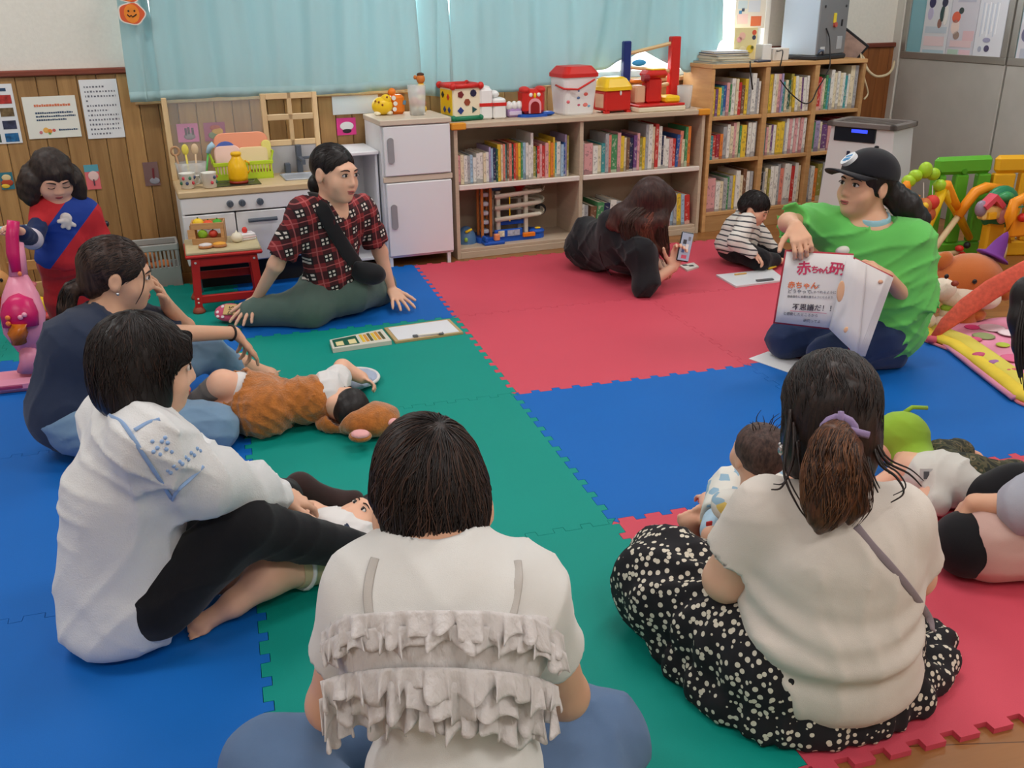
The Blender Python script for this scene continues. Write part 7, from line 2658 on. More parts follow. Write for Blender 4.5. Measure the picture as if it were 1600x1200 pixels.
# ------------------------------------------------------------------ woman in the white blouse
def build_blouse():
 base = V((-1.28,-.16,0))
 pel,chest,neck = V((-1.30,-.14,.12)),V((-1.245,-.130,.40)),at(222,640,-.12)
 shR,shL = at(228,694,-.26),at(182,655,.02)
 elR,wrR = at(322,752,-.19),at(436,780,-.03)
 elL,wrL = at(300,735,.08),at(430,775,.13)
 H = Frame(at(228,572,-.12),(.97,.20,-.12),(.10,.02,1),.96)
 P = head_prims(H)
 P.append(cap(H.p(0,-.03,-.05),neck - V((0,0,.03)),.049,.055,.03))
 T,A = torso_prims(pel,chest,neck,shL,shR,-.01,.92)
 P += T + arm_prims(shR,elR,wrR) + arm_prims(shL,elL,wrL)
 P += hand_prims(wrR,V((.6,.5,-.35)),(.1,-.3,.9),.95,.5,1) + hand_prims(wrL,V((.7,.1,-.45)),(0,0,1),.95,.4,-1)
 hR,hL = pel + V((.075,-.07,0)),pel + V((.0,.07,0))
 kR,aR = at(378,822,-.17),at(570,868,-.07) + V((0,0,.012))
 kL,aL = at(372,782,.10),V((-.88,.34,.06))
 P += leg_prims(hR,kR,aR,.74) + leg_prims(hL,kL,aL,.74)
 P += foot_prims(aR,(1,.2,-.25),(.1,0,1),.95,False) + foot_prims(aL + V((.02,0,.015)),(1,.1,-.15),(0,0,1),.95,False)
 o = person('dark-bobbed woman in a white embroidered blouse and black trousers', P, base, SK2, .006)
 face_parts(H, o, base, 0, 'open', (190, 104, 100))
 wm = cloth_mat('white_gauze', (226, 226, 226), .03, .35, .9, 300)
 Q = []
 Q += [cap(shR,elR,.068,.074,.03),cap(elR,elR + (wrR - elR) * .55,.074,.066,.04),cap(elR + (wrR - elR) * .55,wrR - (wrR - elR) * .06,.066,.042,.03)]
 Q += [cap(shL,elL,.08,.08,.03),cap(elL,wrL,.08,.045,.04)]
 T,A = torso_prims(pel + V((-.0,0,.0)),chest,neck,shL,shR,.018,.84,.015)
 Q += T
 Q += [cap(chest + V((-.05,-.02,-.02)),pel + V((-.035,-.0,.0)),.10,.115,.05),elp(pel + V((-.015,-.01,-.06)),(.14,.14,.085),None,.04)]
 Q.append(elp(neck + V((.012, 0, .035)), (.068, .068, .06), None, .01, 's'))
 Q.append(cut(V((0,0,.012)),(0,0,-1)))
 # side slit by the thigh
 Q.append(cap(hR + V((.13, -.20, -.03)), kR + V((.02, -.12, -.02)), .075, .05, .02, 's'))
 blouse = Q
 bw = folds(.0075,.75,41,.6,.25)
 wear('blouse', Q, o, wm, .0075, bw)
 # blue embroidery bands
 eb = cloth_mat('blue_embroidery', (150, 180, 222), .2)

 def band(px, wd, name='embroidery_band'):
  pts = [hit(blouse,x,y,.004,bw) for x,y in px]
  wmb(MB().tube(spl(pts,5),wd,8,flat=.25,hint=CF),name,eb,o)
 band([(155,638),(172,650),(190,660),(205,680),(225,712),(250,750),(268,780)],.0048)
 band([(268,782),(278,766),(298,748),(318,728)],.004)
 band([(210,672),(232,660),(250,655)],.004)
 dots = MB()
 for (x,y) in ((238,690),(246,700),(253,690),(260,702),(250,710),(262,692),(240,706),(258,684),(268,706)):
  q = hit(blouse,x,y,.002,bw)
  dots.ell(q,.0045,8,6)
 d = wmb(dots, 'embroidery_flower', eb, o)
 d['kind'] = 'stuff'
 dots = MB()
 for i in range(12):
  x,y = 262 + i * 4.6,738 - i * 3.4
  dots.ell(hit(blouse,x,y + (4 if i % 2 else -3),.002,bw),.0045,8,6)
 d = wmb(dots, 'embroidery_row', eb, o)
 d['kind'] = 'stuff'
 # top under the blouse
 wear('undershirt', [cap(neck + V((.0, 0, -.03)), neck + V((.012, 0, -.005)), .062, .056, .02), elp(neck + V((.012, 0, .04)), (.055,) * 3, None, .006, 's')], o, cloth_mat('black_vest', (30, 30, 34)), .006)
 bm = cloth_mat('black_leggings', (22, 22, 26), .1, .2)
 Q = [elp(pel,(.115,.11,.08),A,.02),cap(hR,kR,.088,.074,.05),cap(kR,aR - (aR - kR) * .04,.072,.048,.03),cap(hL,kL,.08,.066,.05),cap(kL,aL,.064,.045,.03)]
 Q.append(cut(V((0,0,.002)),(0,0,-1)))
 wear('trousers', Q, o, bm, .009, folds(.004, .8, 43))
 sm = cloth_mat('brown_sock', (56, 38, 36), .1, .2)

 def sock(an,d_,u_):
  Q = foot_prims(an,d_,u_,.95,False)
  for q in Q:
   q['ra'] += .007
   q['rb'] += .007
  return Q + [elp(V(an) + V(d_).normalized() * .16 - V((0,0,.05)),(.03,.035,.025),None,.03)]
 wear('sock', sock(aR, (1, .2, -.25), (.1, 0, 1)), o, sm, .007)
 wear('sock', sock(aL + V((.02, 0, .015)), (1, .1, -.15), (0, 0, 1)), o, sm, .007)
 # bob
 Q = scalp(H,(0,-.018,.034),(.092,.108,.096),None)
 Q += [elp(H.p(0,-.045,-.04),(.088,.075,.085),H.ax,.04),elp(H.p(.064,-.022,-.05),(.030,.066,.082),H.ax,.03),elp(H.p(-.064,-.022,-.05),(.030,.066,.082),H.ax,.03)]
 Q.append(elp(H.p(0, .132, -.062), (.080, .096, .100), H.ax, .010, 's'))
 Q.append(cut(H.p(0,0,-.118),-(H.u + H.f * .10)))
 Q.append(cap(H.p(.035,.078,.062),H.p(.056,.082,.030),.016,.010,.02))
 Q.append(cap(H.p(-.03,.092,.055),H.p(-.06,.09,-.03),.016,.006,.012))
 wear('hair', Q, o, HB, .0055, strands(.0018, 300, 51, (1, 1, .1)))
 hair_strands(o,Q,H,ST_D,None,1500,18,(0,-.02,.1),(.05,2.35),.0012,51,.002)
 hair_strands(o,Q,H,ST_B,None,250,18,(0,-.02,.1),(.05,2.35),.0008,52,.002)

build_blouse()

# ------------------------------------------------------------------ woman with the ruffled top (back view)
def build_ruffle():
 base = V((-.70,-1.12,0))
 pel,chest,neck = V((-.735,-1.19,.12)),at(695,985,-1.08),at(690,868,-1.02)
 shL,shR = at(570,922,-1.0),at(822,926,-1.05)
 H = Frame(at(673,784,-.95),(.06,.95,-.34),(-.05,.26,1),.90)
 elL,wrL = at(520,1100,-.96),V((-.86,-.80,.28))
 elR,wrR = at(882,1085,-.98),V((-.52,-.78,.25))
 P = head_prims(H)
 P.append(cap(H.p(0,-.03,-.04),neck - V((0,0,.03)),.054,.06,.03))
 T,A = torso_prims(pel,chest,neck,shL,shR,-.01,.98)
 P += T + arm_prims(shR,elR,wrR,1.08) + arm_prims(shL,elL,wrL,1.08)
 P += hand_prims(wrL,(.3,.8,-.3),(0,0,1),1,.4,1) + hand_prims(wrR,(-.3,.8,-.3),(0,0,1),1,.4,-1)
 hL,hR = pel + V((-.09,.02,0)),pel + V((.09,.02,0))
 kL,aL = V((-1.0,-.80,.11)),V((-.72,-.72,.06))
 kR,aR = V((-.40,-.90,.10)),V((-.66,-.70,.06))
 P += leg_prims(hL,kL,aL) + leg_prims(hR,kR,aR)
 P += [elp(H.p(q * .090,-.014,-.022),(.012,.019,.032),H.ax,.006) for q in (-1,1)]
 o = person('short-haired woman seen from behind in a white T-shirt with grey tulle ruffles', P, base, SK, .0065)
 wt = cloth_mat('white_jersey', (228, 226, 222), .03, .25)
 Q = sleeve(shR,shR + (elR - shR) * .50,.058,.062) + sleeve(shL,shL + (elL - shL) * .52,.058,.062)
 T,A = torso_prims(pel + V((0,0,.02)),chest,neck,shL,shR,.012,.90,.01)
 Q += T + [cap(neck - V((0, 0, .02)), neck + V((0, .0, .025)), .064, .056, .03), elp(neck + V((0, .01, .065)), (.062, .062, .045), None, .006, 's')]
 Q += [elp(pel + V((0,0,.0)),(.185,.15,.12),A,.04),cut(V((0,0,.01)),(0,0,-1))]
 tee = Q
 tw = folds(.004,.8,61)
 wear('t_shirt', Q, o, wt, .008, tw)
 Q = [elp(pel,(.18,.15,.11),A,.02),cap(hL,kL,.11,.088,.05),cap(kL,aL,.085,.065,.04),cap(hR,kR,.11,.088,.05),cap(kR,aR,.085,.065,.04),cut(V((0,0,.002)),(0,0,-1))]
 wear('jeans', Q, o, cloth_mat('mid_jeans', (96, 122, 158), .14, .3, .85, 1200), .009, folds(.004, .9, 63))
 # tulle camisole with ruffles over the T-shirt
 t = NT('grey_tulle')
 t.b.inputs['Base Color'].default_value = lin((234, 228, 226))
 t.b.inputs['Roughness'].default_value = .9
 t.b.inputs['Alpha'].default_value = .8
 nz = t.n('ShaderNodeTexNoise', Scale=30.0, Detail=6.0)
 t.l(t.coord('Object', (2.5, 2.5, .7)), nz.inputs['Vector'])
 t.bump(nz.outputs[0],.7,.012)
 tul = t.m
 up = A[2]
 T,_ = torso_prims(pel + V((0,0,.02)),chest,neck,shL,shR,.022,.91,.01)
 ztop,zbot = hit(tee,690,957,0),hit(tee,680,1118,0)
 nn_ = (up - CR * up.dot(CR)).normalized()
 n1_,n2_ = CR.cross(ray(690,962)).normalized(),CR.cross(ray(680,1118)).normalized()
 n1_ = n1_ if n1_.z > 0 else -n1_
 n2_ = n2_ if n2_.z > 0 else -n2_
 Q = T + [cut(ztop,n1_),cut(zbot,-n2_)]
 cami = Q
 wear('tulle_camisole', Q, o, tul, .008, folds(.007, 1.2, 66, .6, .5), 'grey tulle camisole layer')
 rn_ = random.Random(5)

 def ruffle(row,drop,depth,lab,seed):
  """gathered strip whose top edge follows the given pixels over the back"""
  n = 110
  ctrl = [hit(cami,x,y,.004) for x,y in row]
  top = spl(ctrl,52)
  g = []
  N_ = len(top)
  phs = [rn_.uniform(0,6.28) for _ in range(5)]
  for i,p in enumerate(top):
   a = i / (N_ - 1)
   outd = (V(CAMP) - p)
   outd.z *= .15
   outd.normalize()
   rowp = []
   for j in range(8):
    b = j / 7
    wv = math.sin(a * 70 + phs[0] + 1.5 * math.sin(a * 17 + phs[1])) + .6 * math.sin(a * 131 + phs[2])
    off = .004 + depth * b * (1.0 + .75 * wv)
    dz = -drop * b * (1 + .22 * math.sin(a * 23 + phs[3]) + .15 * math.sin(a * 61 + phs[4]))
    rowp.append(p + outd * off + up * dz + A[0] * (.006 * b * math.sin(a * 90 + phs[1])))
   g.append(rowp)
  wmb(MB().sheet(g, .0015), 'ruffle', tul, o, True, lab)
 ruffle([(503, 985), (540, 962), (600, 954), (690, 951), (780, 954), (840, 966), (880, 990)], .030, .012, 'top ruffle', 1)
 ruffle([(500, 1003), (540, 985), (600, 978), (690, 974), (780, 978), (845, 992), (884, 1018)], .026, .012, 'upper ruffle edge', 2)
 ruffle([(500, 1062), (540, 1050), (600, 1042), (690, 1040), (780, 1046), (840, 1056), (872, 1070)], .034, .014, 'middle ruffle', 3)
 ruffle([(498, 1090), (545, 1074), (610, 1062), (690, 1062), (780, 1072), (838, 1086), (868, 1100)], .040, .014, 'lower ruffle', 4)
 ruffle([(505, 1120), (560, 1100), (640, 1092), (700, 1096), (780, 1105), (850, 1118)], .036, .012, 'bottom ruffle', 5)
 sm = cloth_mat('grey_ribbon', (196, 190, 184))
 for row in (((577,962),(574,930),(578,900),(586,872)),((800,964),(806,935),(810,905),(808,876))):
  pts = [hit(tee,x,y,.004,tw) for x,y in row]
  wmb(MB().tube(spl(pts, 5), .0065, 8, flat=.25, hint=CF), 'strap', sm, o, True, 'thin grey shoulder strap')
 # short dark hair
 Q = scalp(H,(0,-.012,.040),(.092,.112,.112),None)
 Q += [elp(H.p(0,-.055,-.035),(.068,.054,.072),H.ax,.04),elp(H.p(.052,.01,-.0),(.040,.07,.045),H.ax,.03),elp(H.p(-.052,.01,-.0),(.040,.07,.045),H.ax,.03)]
 Q.append(elp(H.p(0, .13, -.05), (.07, .085, .105), H.ax, .012, 's'))
 Q += [elp(H.p(q * .098, -.006, -.034), (.032, .036, .042), H.ax, .010, 's') for q in (-1, 1)]
 Q.append(cut(H.p(0,0,-.092),-H.u))
 wear('hair', Q, o, hair_mat('hair_short', (38, 30, 28), (64, 50, 46), .45, (110, 110, 20)), .0055, strands(.0022, 200, 71, (1, 1, .35)))
 hair_strands(o,Q,H,ST_D,None,1700,14,(0.02,-.05,.1),(.05,2.15),.0014,71,.004)
 hair_strands(o,Q,H,ST_B,None,700,12,(0.02,-.05,.1),(.05,2.15),.0011,72,.005)

build_ruffle()

# ------------------------------------------------------------------ woman with the polka dot skirt (back view)
def build_skirt():
 base = V((.14,-.84,0))
 pel,chest,neck = V((.13,-.83,.12)),atz(1308,890,1.88),atz(1308,775,1.87)
 shL,shR = atz(1192,802,1.90),atz(1406,812,1.87)
 H = Frame(atz(1297,648,1.88),(.46,.85,-.25),(.06,.22,1),1.02)
 elL,wrL = atz(1135,905,1.98),V((.17,-.45,.17))
 elR,wrR = atz(1428,900,1.97),V((.46,-.55,.18))
 P = head_prims(H)
 P.append(cap(H.p(0,-.03,-.04),neck - V((0,0,.03)),.054,.06,.03))
 T,A = torso_prims(pel,chest,neck,shL,shR,-.01,.98)
 P += T + arm_prims(shR,elR,wrR,1.1) + arm_prims(shL,elL,wrL,1.25)
 P += hand_prims(wrL,(.3,.8,-.2),(0,0,1),1,.4,1) + hand_prims(wrR,(-.5,.8,-.1),(0,0,1),1,.4,-1)
 hL,hR = pel + V((-.10,.02,0)),pel + V((.10,.02,0))
 kL,aL = V((-.06,-.50,.12)),V((.12,-.55,.07))
 kR,aR = V((.36,-.62,.10)),V((.18,-.50,.07))
 P += leg_prims(hL,kL,aL) + leg_prims(hR,kR,aR)
 o = person('woman seen from behind in a cream T-shirt and black dotted skirt, brown ponytail', P, base, SK2, .0065)
 cm_ = cloth_mat('cream_jersey', (224, 214, 204), .03, .3)
 Q = sleeve(shR,shR + (elR - shR) * .66,.064,.066) + sleeve(shL,shL + (elL - shL) * .55,.066,.074)
 T,A = torso_prims(pel + V((0,0,.02)),chest,neck,shL,shR,.014,.98,.02,1.06,.05)
 Q += T
 Q += [elp(pel + A[2] * .10 + A[1] * -.02,(.180,.145,.085),A,.04),elp(chest + A[2] * -.06,(.168,.125,.07),A,.035),elp(pel - V((0,0,.01)),(.196,.165,.10),A,.05)]
 Q.append(elp(neck + V((0, 0.01, .05)), (.068, .07, .06), None, .01, 's'))
 Q.append(cut(V((0,0,.045)),(0,0,-1)))
 tee = Q

 def wr(x,y,z):
  f1 = folds(.0045,.8,81)(x,y,z)
  return f1 + .004 * np.sin(z * 95 + 3 * np.sin(x * 9 + 1) + 2 * np.sin(y * 11)) * np.exp(-((z - .24) / .09) ** 2)
 swr = wr
 wear('t_shirt', Q, o, cm_, .008, wr)
 # dotted skirt spread over the floor
 t = NT('black_dotted_skirt')
 vo = t.n('ShaderNodeTexVoronoi', Scale=62.0)
 vo.inputs['Randomness'].default_value = .85
 t.l(t.coord('Object', (1, 1, 1)), vo.inputs['Vector'])
 t.l(t.mix(t.math('LESS_THAN', vo.outputs['Distance'], .36), lin((22, 20, 26)), lin((222, 214, 196))), t.b.inputs['Base Color'])
 t.b.inputs['Roughness'].default_value = .85
 Q = [elp(pel - V((0,0,.05)),(.17,.13,.08),A,.03),cap(hL,kL,.13,.115,.08),cap(hR,kR,.13,.11,.08),cap(kL,aL,.105,.08,.08),cap(kR,aR,.10,.08,.08)]
 hem = [gr(x,y) for x,y in ((1010,900),(1010,960),(1040,1040),(1100,1105),(1180,1145),(1260,1155),(1340,1140),(1410,1105),(1450,1060),(1450,1010))]
 for i in range(len(hem) - 1):
  Q.append(cap(hem[i] + V((.02,.0,.028)),hem[i + 1] + V((.02,.0,.028)),.036,.036,.04))
  Q.append(cap(hem[i] * .7 + V((pel.x,pel.y,0)) * .3 + V((0,0,.012)),hem[i + 1] * .7 + V((pel.x,pel.y,0)) * .3 + V((0,0,.012)),.05,.05,.06))
 Q.append(cap(gr(1015,890) + V((.03,0,.05)),kL,.05,.10,.08))
 Q.append(cut(V((0,0,.002)),(0,0,-1)))

 def wr2(x,y,z):
  dx,dy = x - .12,y + .80
  an = np.arctan2(dy,dx)
  rr_ = np.sqrt(dx * dx + dy * dy)
  return folds(.005,1,85)(x,y,z) + .007 * np.sin(an * 26 + 2 * np.sin(an * 5) + rr_ * 8) * np.clip((rr_ - .12) / .15,0,1)
 wear('skirt', Q, o, t.m, .008, wr2)
 # hair: black crown, brown ponytail
 hm = hair_mat('hair_skirt_woman', (30, 24, 24), (58, 42, 36), .38)
 hm2 = hair_mat('hair_ponytail_brown', (62, 36, 24), (118, 74, 48), .4)
 Q = scalp(H,(0,-.014,.032),(.093,.110,.100),((0,.130,-.05),(.072,.086,.105)))
 Q += [elp(H.p(0,-.05,-.035),(.082,.062,.075),H.ax,.04),elp(H.p(.06,-.015,-.07),(.032,.05,.06),H.ax,.04),elp(H.p(-.06,-.015,-.07),(.032,.05,.06),H.ax,.04)]
 Q += [elp(H.p(q * .095, .004, -.012), (.018, .022, .032), H.ax, .006, 's') for q in (-1, 1)]
 wear('hair', Q, o, hm, .0055, strands(.0022, 260, 91, (1, 1, .15)))
 hair_strands(o,Q,H,ST_D,None,1500,18,(0,.04,.1),(.05,2.2),.0013,91,.002)
 hair_strands(o,Q,H,ST_B,None,400,18,(0,.04,.1),(.05,2.2),.001,92,.002)
 tp = [hit(tee,1308,830,.05),]
 p0 = H.p(.0,-.118,-.012)
 z0 = zc_of(p0) - .03
 tail = [p0,atz(1304,690,z0 - .01),atz(1302,725,z0 - .01),atz(1296,765,z0),atz(1288,800,z0 + .01),atz(1280,826,z0 + .02)]
 Q = chain(tail,[.020,.034,.042,.044,.034,.008],.02)
 Q += chain([p0,atz(1322,700,z0),atz(1336,750,z0),atz(1340,790,z0 + .01),atz(1326,818,z0 + .02)],[.016,.024,.026,.02,.005],.015)
 Q += chain([p0,atz(1286,700,z0),atz(1272,745,z0),atz(1270,785,z0 + .01),atz(1278,815,z0 + .02)],[.016,.022,.022,.016,.004],.015)
 wear('ponytail', Q, o, hm2, .005, strands(.003, 260, 93, (1, 1, .08)), 'brown ponytail')
 tail_strands(o,tail,[.020,.036,.046,.047,.038,.014],ST_B,260,18,.0014,94)
 tail_strands(o,tail,[.020,.036,.046,.047,.038,.016],ST_L,200,18,.0012,95)
 tail_strands(o,[p0,atz(1322,700,z0),atz(1336,750,z0),atz(1340,790,z0 + .01),atz(1326,822,z0 + .02)],[.016,.024,.028,.024,.010],ST_B,110,16,.0013,96)
 tail_strands(o,[p0,atz(1286,700,z0),atz(1272,745,z0),atz(1270,785,z0 + .01),atz(1278,822,z0 + .02)],[.016,.022,.024,.02,.010],ST_L,110,16,.0013,97)
 sc = [H.p(.027 * math.cos(a),-.128 - .006 * math.sin(a),-.012 + .027 * math.sin(a)) for a in [2 * math.pi * i / 14 for i in range(14)]]
 wmb(MB().tube(sc, .010, 6, True, hint=H.f), 'hair_tie', cloth_mat('mauve_tie', (150, 130, 170)), o, True, 'mauve hair tie')
 wmb(MB().tube([H.p(.0, -.145, -.0), H.p(.05, -.15, -.012)], .007, 6).tube([H.p(.0, -.145, .0), H.p(.0, -.15, .03)], .006, 6), 'hair_tie_ends', MATS['mauve_tie'], o)
 Lk = []
 for (pts) in ([(1236,640),(1228,700),(1226,745),(1246,790),(1262,812)],[(1240,660),(1238,720),(1222,760),(1205,765)],[(1245,690),(1255,760),(1282,815)],
    [(1358,660),(1372,720),(1400,745),(1412,770),(1392,785)],[(1355,650),(1380,715),(1420,740),(1440,760)],[(1350,690),(1362,745),(1372,770)],[(1362,640),(1366,700),(1390,740)]):
  Lk.append([atz(x,y,1.82 - .0004 * (y - 640)) for x,y in pts])
 wisps(o,hm,Lk,.0042)
 wisps(o,hm,[[p + V((.006,.004,.003 * i)) for i,p in enumerate(l)] for l in Lk],.003)
 wmb(MB().ell(atz(1221, 703, 1.86), (.007, .007, .012), 10, 8).ell(atz(1219, 694, 1.86), .004, 8, 6), 'earring', M('earring_silver', (200, 196, 196), .25, .8), o, True, 'drop earring')
 st = [hit(tee,x,y,.004,swr) for x,y in ((1338,822),(1362,852),(1392,885),(1425,925),(1450,962),(1458,985))]
 wmb(MB().tube(spl(st, 5), .0075, 8, flat=.3, hint=CF), 'bag_strap', cloth_mat('mauve_strap', (142, 128, 134)), o, True, 'thin mauve bag strap')

build_skirt()

# ------------------------------------------------------------------ pouch under the plaid woman's hand
q = thing('dotted_pouch', 'pink dotted fabric pouch with gold letters under the plaid woman\'s hand', 'pouch', gr(362, 502), math.radians(-25))
q.rotation_euler = (math.radians(38),0,math.radians(-20))
q.location.z = .03
pm_ = cloth_mat('pink_pouch', (206, 84, 116))
MB().ell((0, 0, .024), (.072, .05, .024), 20, 10).build('pouch_body', pm_, q, True)
for (x,y) in ((-.05,-.01),(-.03,.02),(-.045,-.03),(.045,.02),(.05,-.015),(-.02,-.035),(.03,-.035)):
 zz = .024 + .024 * math.sqrt(max(0,1 - (x / .072) ** 2 - (y / .05) ** 2))
 MB().ell((x, y, zz), (.009, .009, .003), 10, 6).build('dot', M('dot_white', (236, 214, 220), .8), q, True)
MB().box((-.02, -.03, .045), (.04, .03, .051), .003).build('gold_patch', M('gold_patch', (206, 170, 110), .6), q)
text_part('lettering', 'DIS', .034, M('letter_brown', (60, 40, 40), .7), q, Matrix.Translation((-.012, -.028, .0515)) @ Matrix.Rotation(math.radians(90), 4, 'Z') @ Matrix.Translation((-.004, -.04, 0)))

# ------------------------------------------------------------------ baby in the brown romper
def build_brown_baby():
 base = gr(470,640)
 pel,chest,neck = gr(420,632,.085),gr(500,622,.095),gr(525,622,.09)
 H = Frame(gr(542,634,.085),(.32,.66,.62),(.55,-.75,.12),.68)
 fw = V((-.1,.25,1)).normalized()
 ax = (chest - pel).normalized()
 sd = ax.cross(fw).normalized()
 shN,shF = chest + ax * .045 - sd * -.0 + V((.0,-.07,.0)),chest + ax * .045 + V((.02,.07,.02))
 P = head_prims(H,1.0)
 P.append(cap(H.p(0,-.02,-.05),neck,.035,.04,.02))
 P += [elp(pel,(.07,.075,.06),None,.03),elp((pel + chest) / 2,(.08,.06,.055),None,.05),elp(chest,(.06,.07,.06),None,.05)]
 elF,wrF = gr(535,575,.13),gr(565,590,.09)
 P += [cap(shF,elF,.034,.032,.02),cap(elF,wrF,.032,.024,.015)] + hand_prims(wrF,(.6,-.35,-.3),(.2,.5,.7),.5,.6,1)
 P += [cap(shN,gr(540,640,.05),.032,.028,.02),cap(gr(540,640,.05),gr(560,625,.09),.028,.022,.015)]
 hA,hB = pel + V((-.03,.05,.02)),pel + V((-.03,-.05,-.01))
 kA,aA = gr(348,600,.17),gr(300,636,.06)
 kB,aB = gr(350,640,.07),gr(310,650,.05)
 P += [cap(hA,kA,.062,.05,.03),cap(kA,aA,.046,.033,.02),cap(hB,kB,.06,.045,.03),cap(kB,aB,.042,.03,.02)]
 P += foot_prims(aA,(-.5,.5,.5),(-.3,.7,.4),.45) + foot_prims(aB,(-1,.2,.3),(0,.3,1),.45)
 o = person('baby on its back in a brown fleece romper with pink-eared hood', P, base, SKB, .0055)
 face_parts(H, o, base, 1.0, 'closed', (200, 110, 106))
 fl = M('brown_fleece', (176, 104, 38), .95, var=.25, vscale=40, bump=.6, bscale=160, bdist=.006, sheen=.5)
 Q = [elp(pel + V((-.0,-.01,.005)),(.105,.12,.095),None,.02),elp(pel * .4 + chest * .6,(.06,.088,.084),None,.03),elp(chest - ax * .01,(.07,.098,.085),None,.03)]
 Q += [cap(hB, kB - (kB - hB) * .1, .085, .07, .04), cap(hA, hA + (kA - hA) * .45, .08, .078, .04), elp(hA + (kA - hA) * .85, (.075, .075, .075), None, .006, 's')]
 Q.append(cut(V((0,0,.003)),(0,0,-1)))
 wear('romper', Q, o, fl, .007, folds(.006, 1.5, 102, 1.0, .4), 'brown fleece romper')
 sm = cloth_mat('grey_legwear', (108, 100, 96), .1)
 wear('legging', [cap(kA + (aA - kA) * .18, aA, .050, .038, .02)] , o, sm, .006, folds(.003, 1.6, 103), 'grey leg warmer')
 wear('legging', [cap(kB + (aB - kB) * .1, aB, .046, .036, .02)], o, sm, .006, folds(.003, 1.6, 104), 'grey leg warmer')
 wc = cloth_mat('white_cotton', (226, 222, 220), .03)
 wear('white_shirt', [elp(chest + ax * .03 + V((0, .01, .006)), (.062, .095, .085), None, .02), cap(shF, shF + (elF - shF) * .45, .05, .05, .02), elp(shF + (elF - shF) * .85, (.055,) * 3, None, .005, 's'), cut(V((0, 0, .004)), (0, 0, -1))], o, wc, .006, folds(.005, 1.4, 105))
 wear('cuff', [cap(hA + (kA - hA) * .42, hA + (kA - hA) * .50, .066, .064, .01)], o, wc, .006)
 # bib beyond the head
 bb = cloth_mat('blue_grey_bib', (168, 178, 200), .08)
 Q = [elp(gr(555,590,.02),(.09,.10,.016),((1,.3,0),(-.3,1,0),(0,0,1)),.01),elp(gr(556,596,.04),(.06,.065,.02),None,.02)]
 wear('bib', Q, o, bb, .006, folds(.004, 1.5, 107), 'pale blue bib')
 c = gr(555,590,.022)
 wmb(MB().tube([c + V((.092 * math.cos(t) + .0, .102 * math.sin(t), 0)) for t in [2 * math.pi * i / 28 for i in range(28)]], .007, 6, True), 'bib_edge', wc, o, True, 'white bib edging')
 # hair
 Q = scalp(H,(0,-.016,.032),(.090,.106,.094),((0,.120,-.050),(.062,.078,.085)))
 wear('hair', Q, o, HB, .005, strands(.0014, 300, 111))
 # hood lying behind the head: plain, with two pink ears
 hc = gr(575,662,.04)
 Q = [elp(hc + V((.01,0,.015)),(.105,.085,.06),((1,.1,0),(-.1,1,0),(0,0,1)),.02),elp(gr(532,655,.03),(.09,.075,.05),None,.05)]
 Q.append(elp(H.c + V((0, 0, .01)), (.085, .085, .085), None, .015, 's'))
 Q.append(cut(V((0,0,.003)),(0,0,-1)))
 hd = wear('hood', Q, o, fl, .006, folds(.005, 1.3, 113), 'brown fleece hood')
 ep = M('pink_fleece', (232, 170, 170), .95, bump=.4, bscale=200)
 for (x,y,w1,w2) in ((563,684,.040,.034),(608,664,.044,.028)):
  e = gr(x,y,.045)
  wear('hood_ear', [elp(e + V((0, 0, .006)), (w1, w2, .018), ((1, -.5, 0), (.5, 1, 0), (0, 0, 1)), .01)], o, fl, .005, None, 'brown hood ear')
  wear('ear_lining', [elp(e + V((0, -.006, .016)), (w1 * .82, w2 * .82, .013), ((1, -.5, 0), (.5, 1, 0), (0, 0, 1)), .01)], o, ep, .005, None, 'pink ear lining')

build_brown_baby()

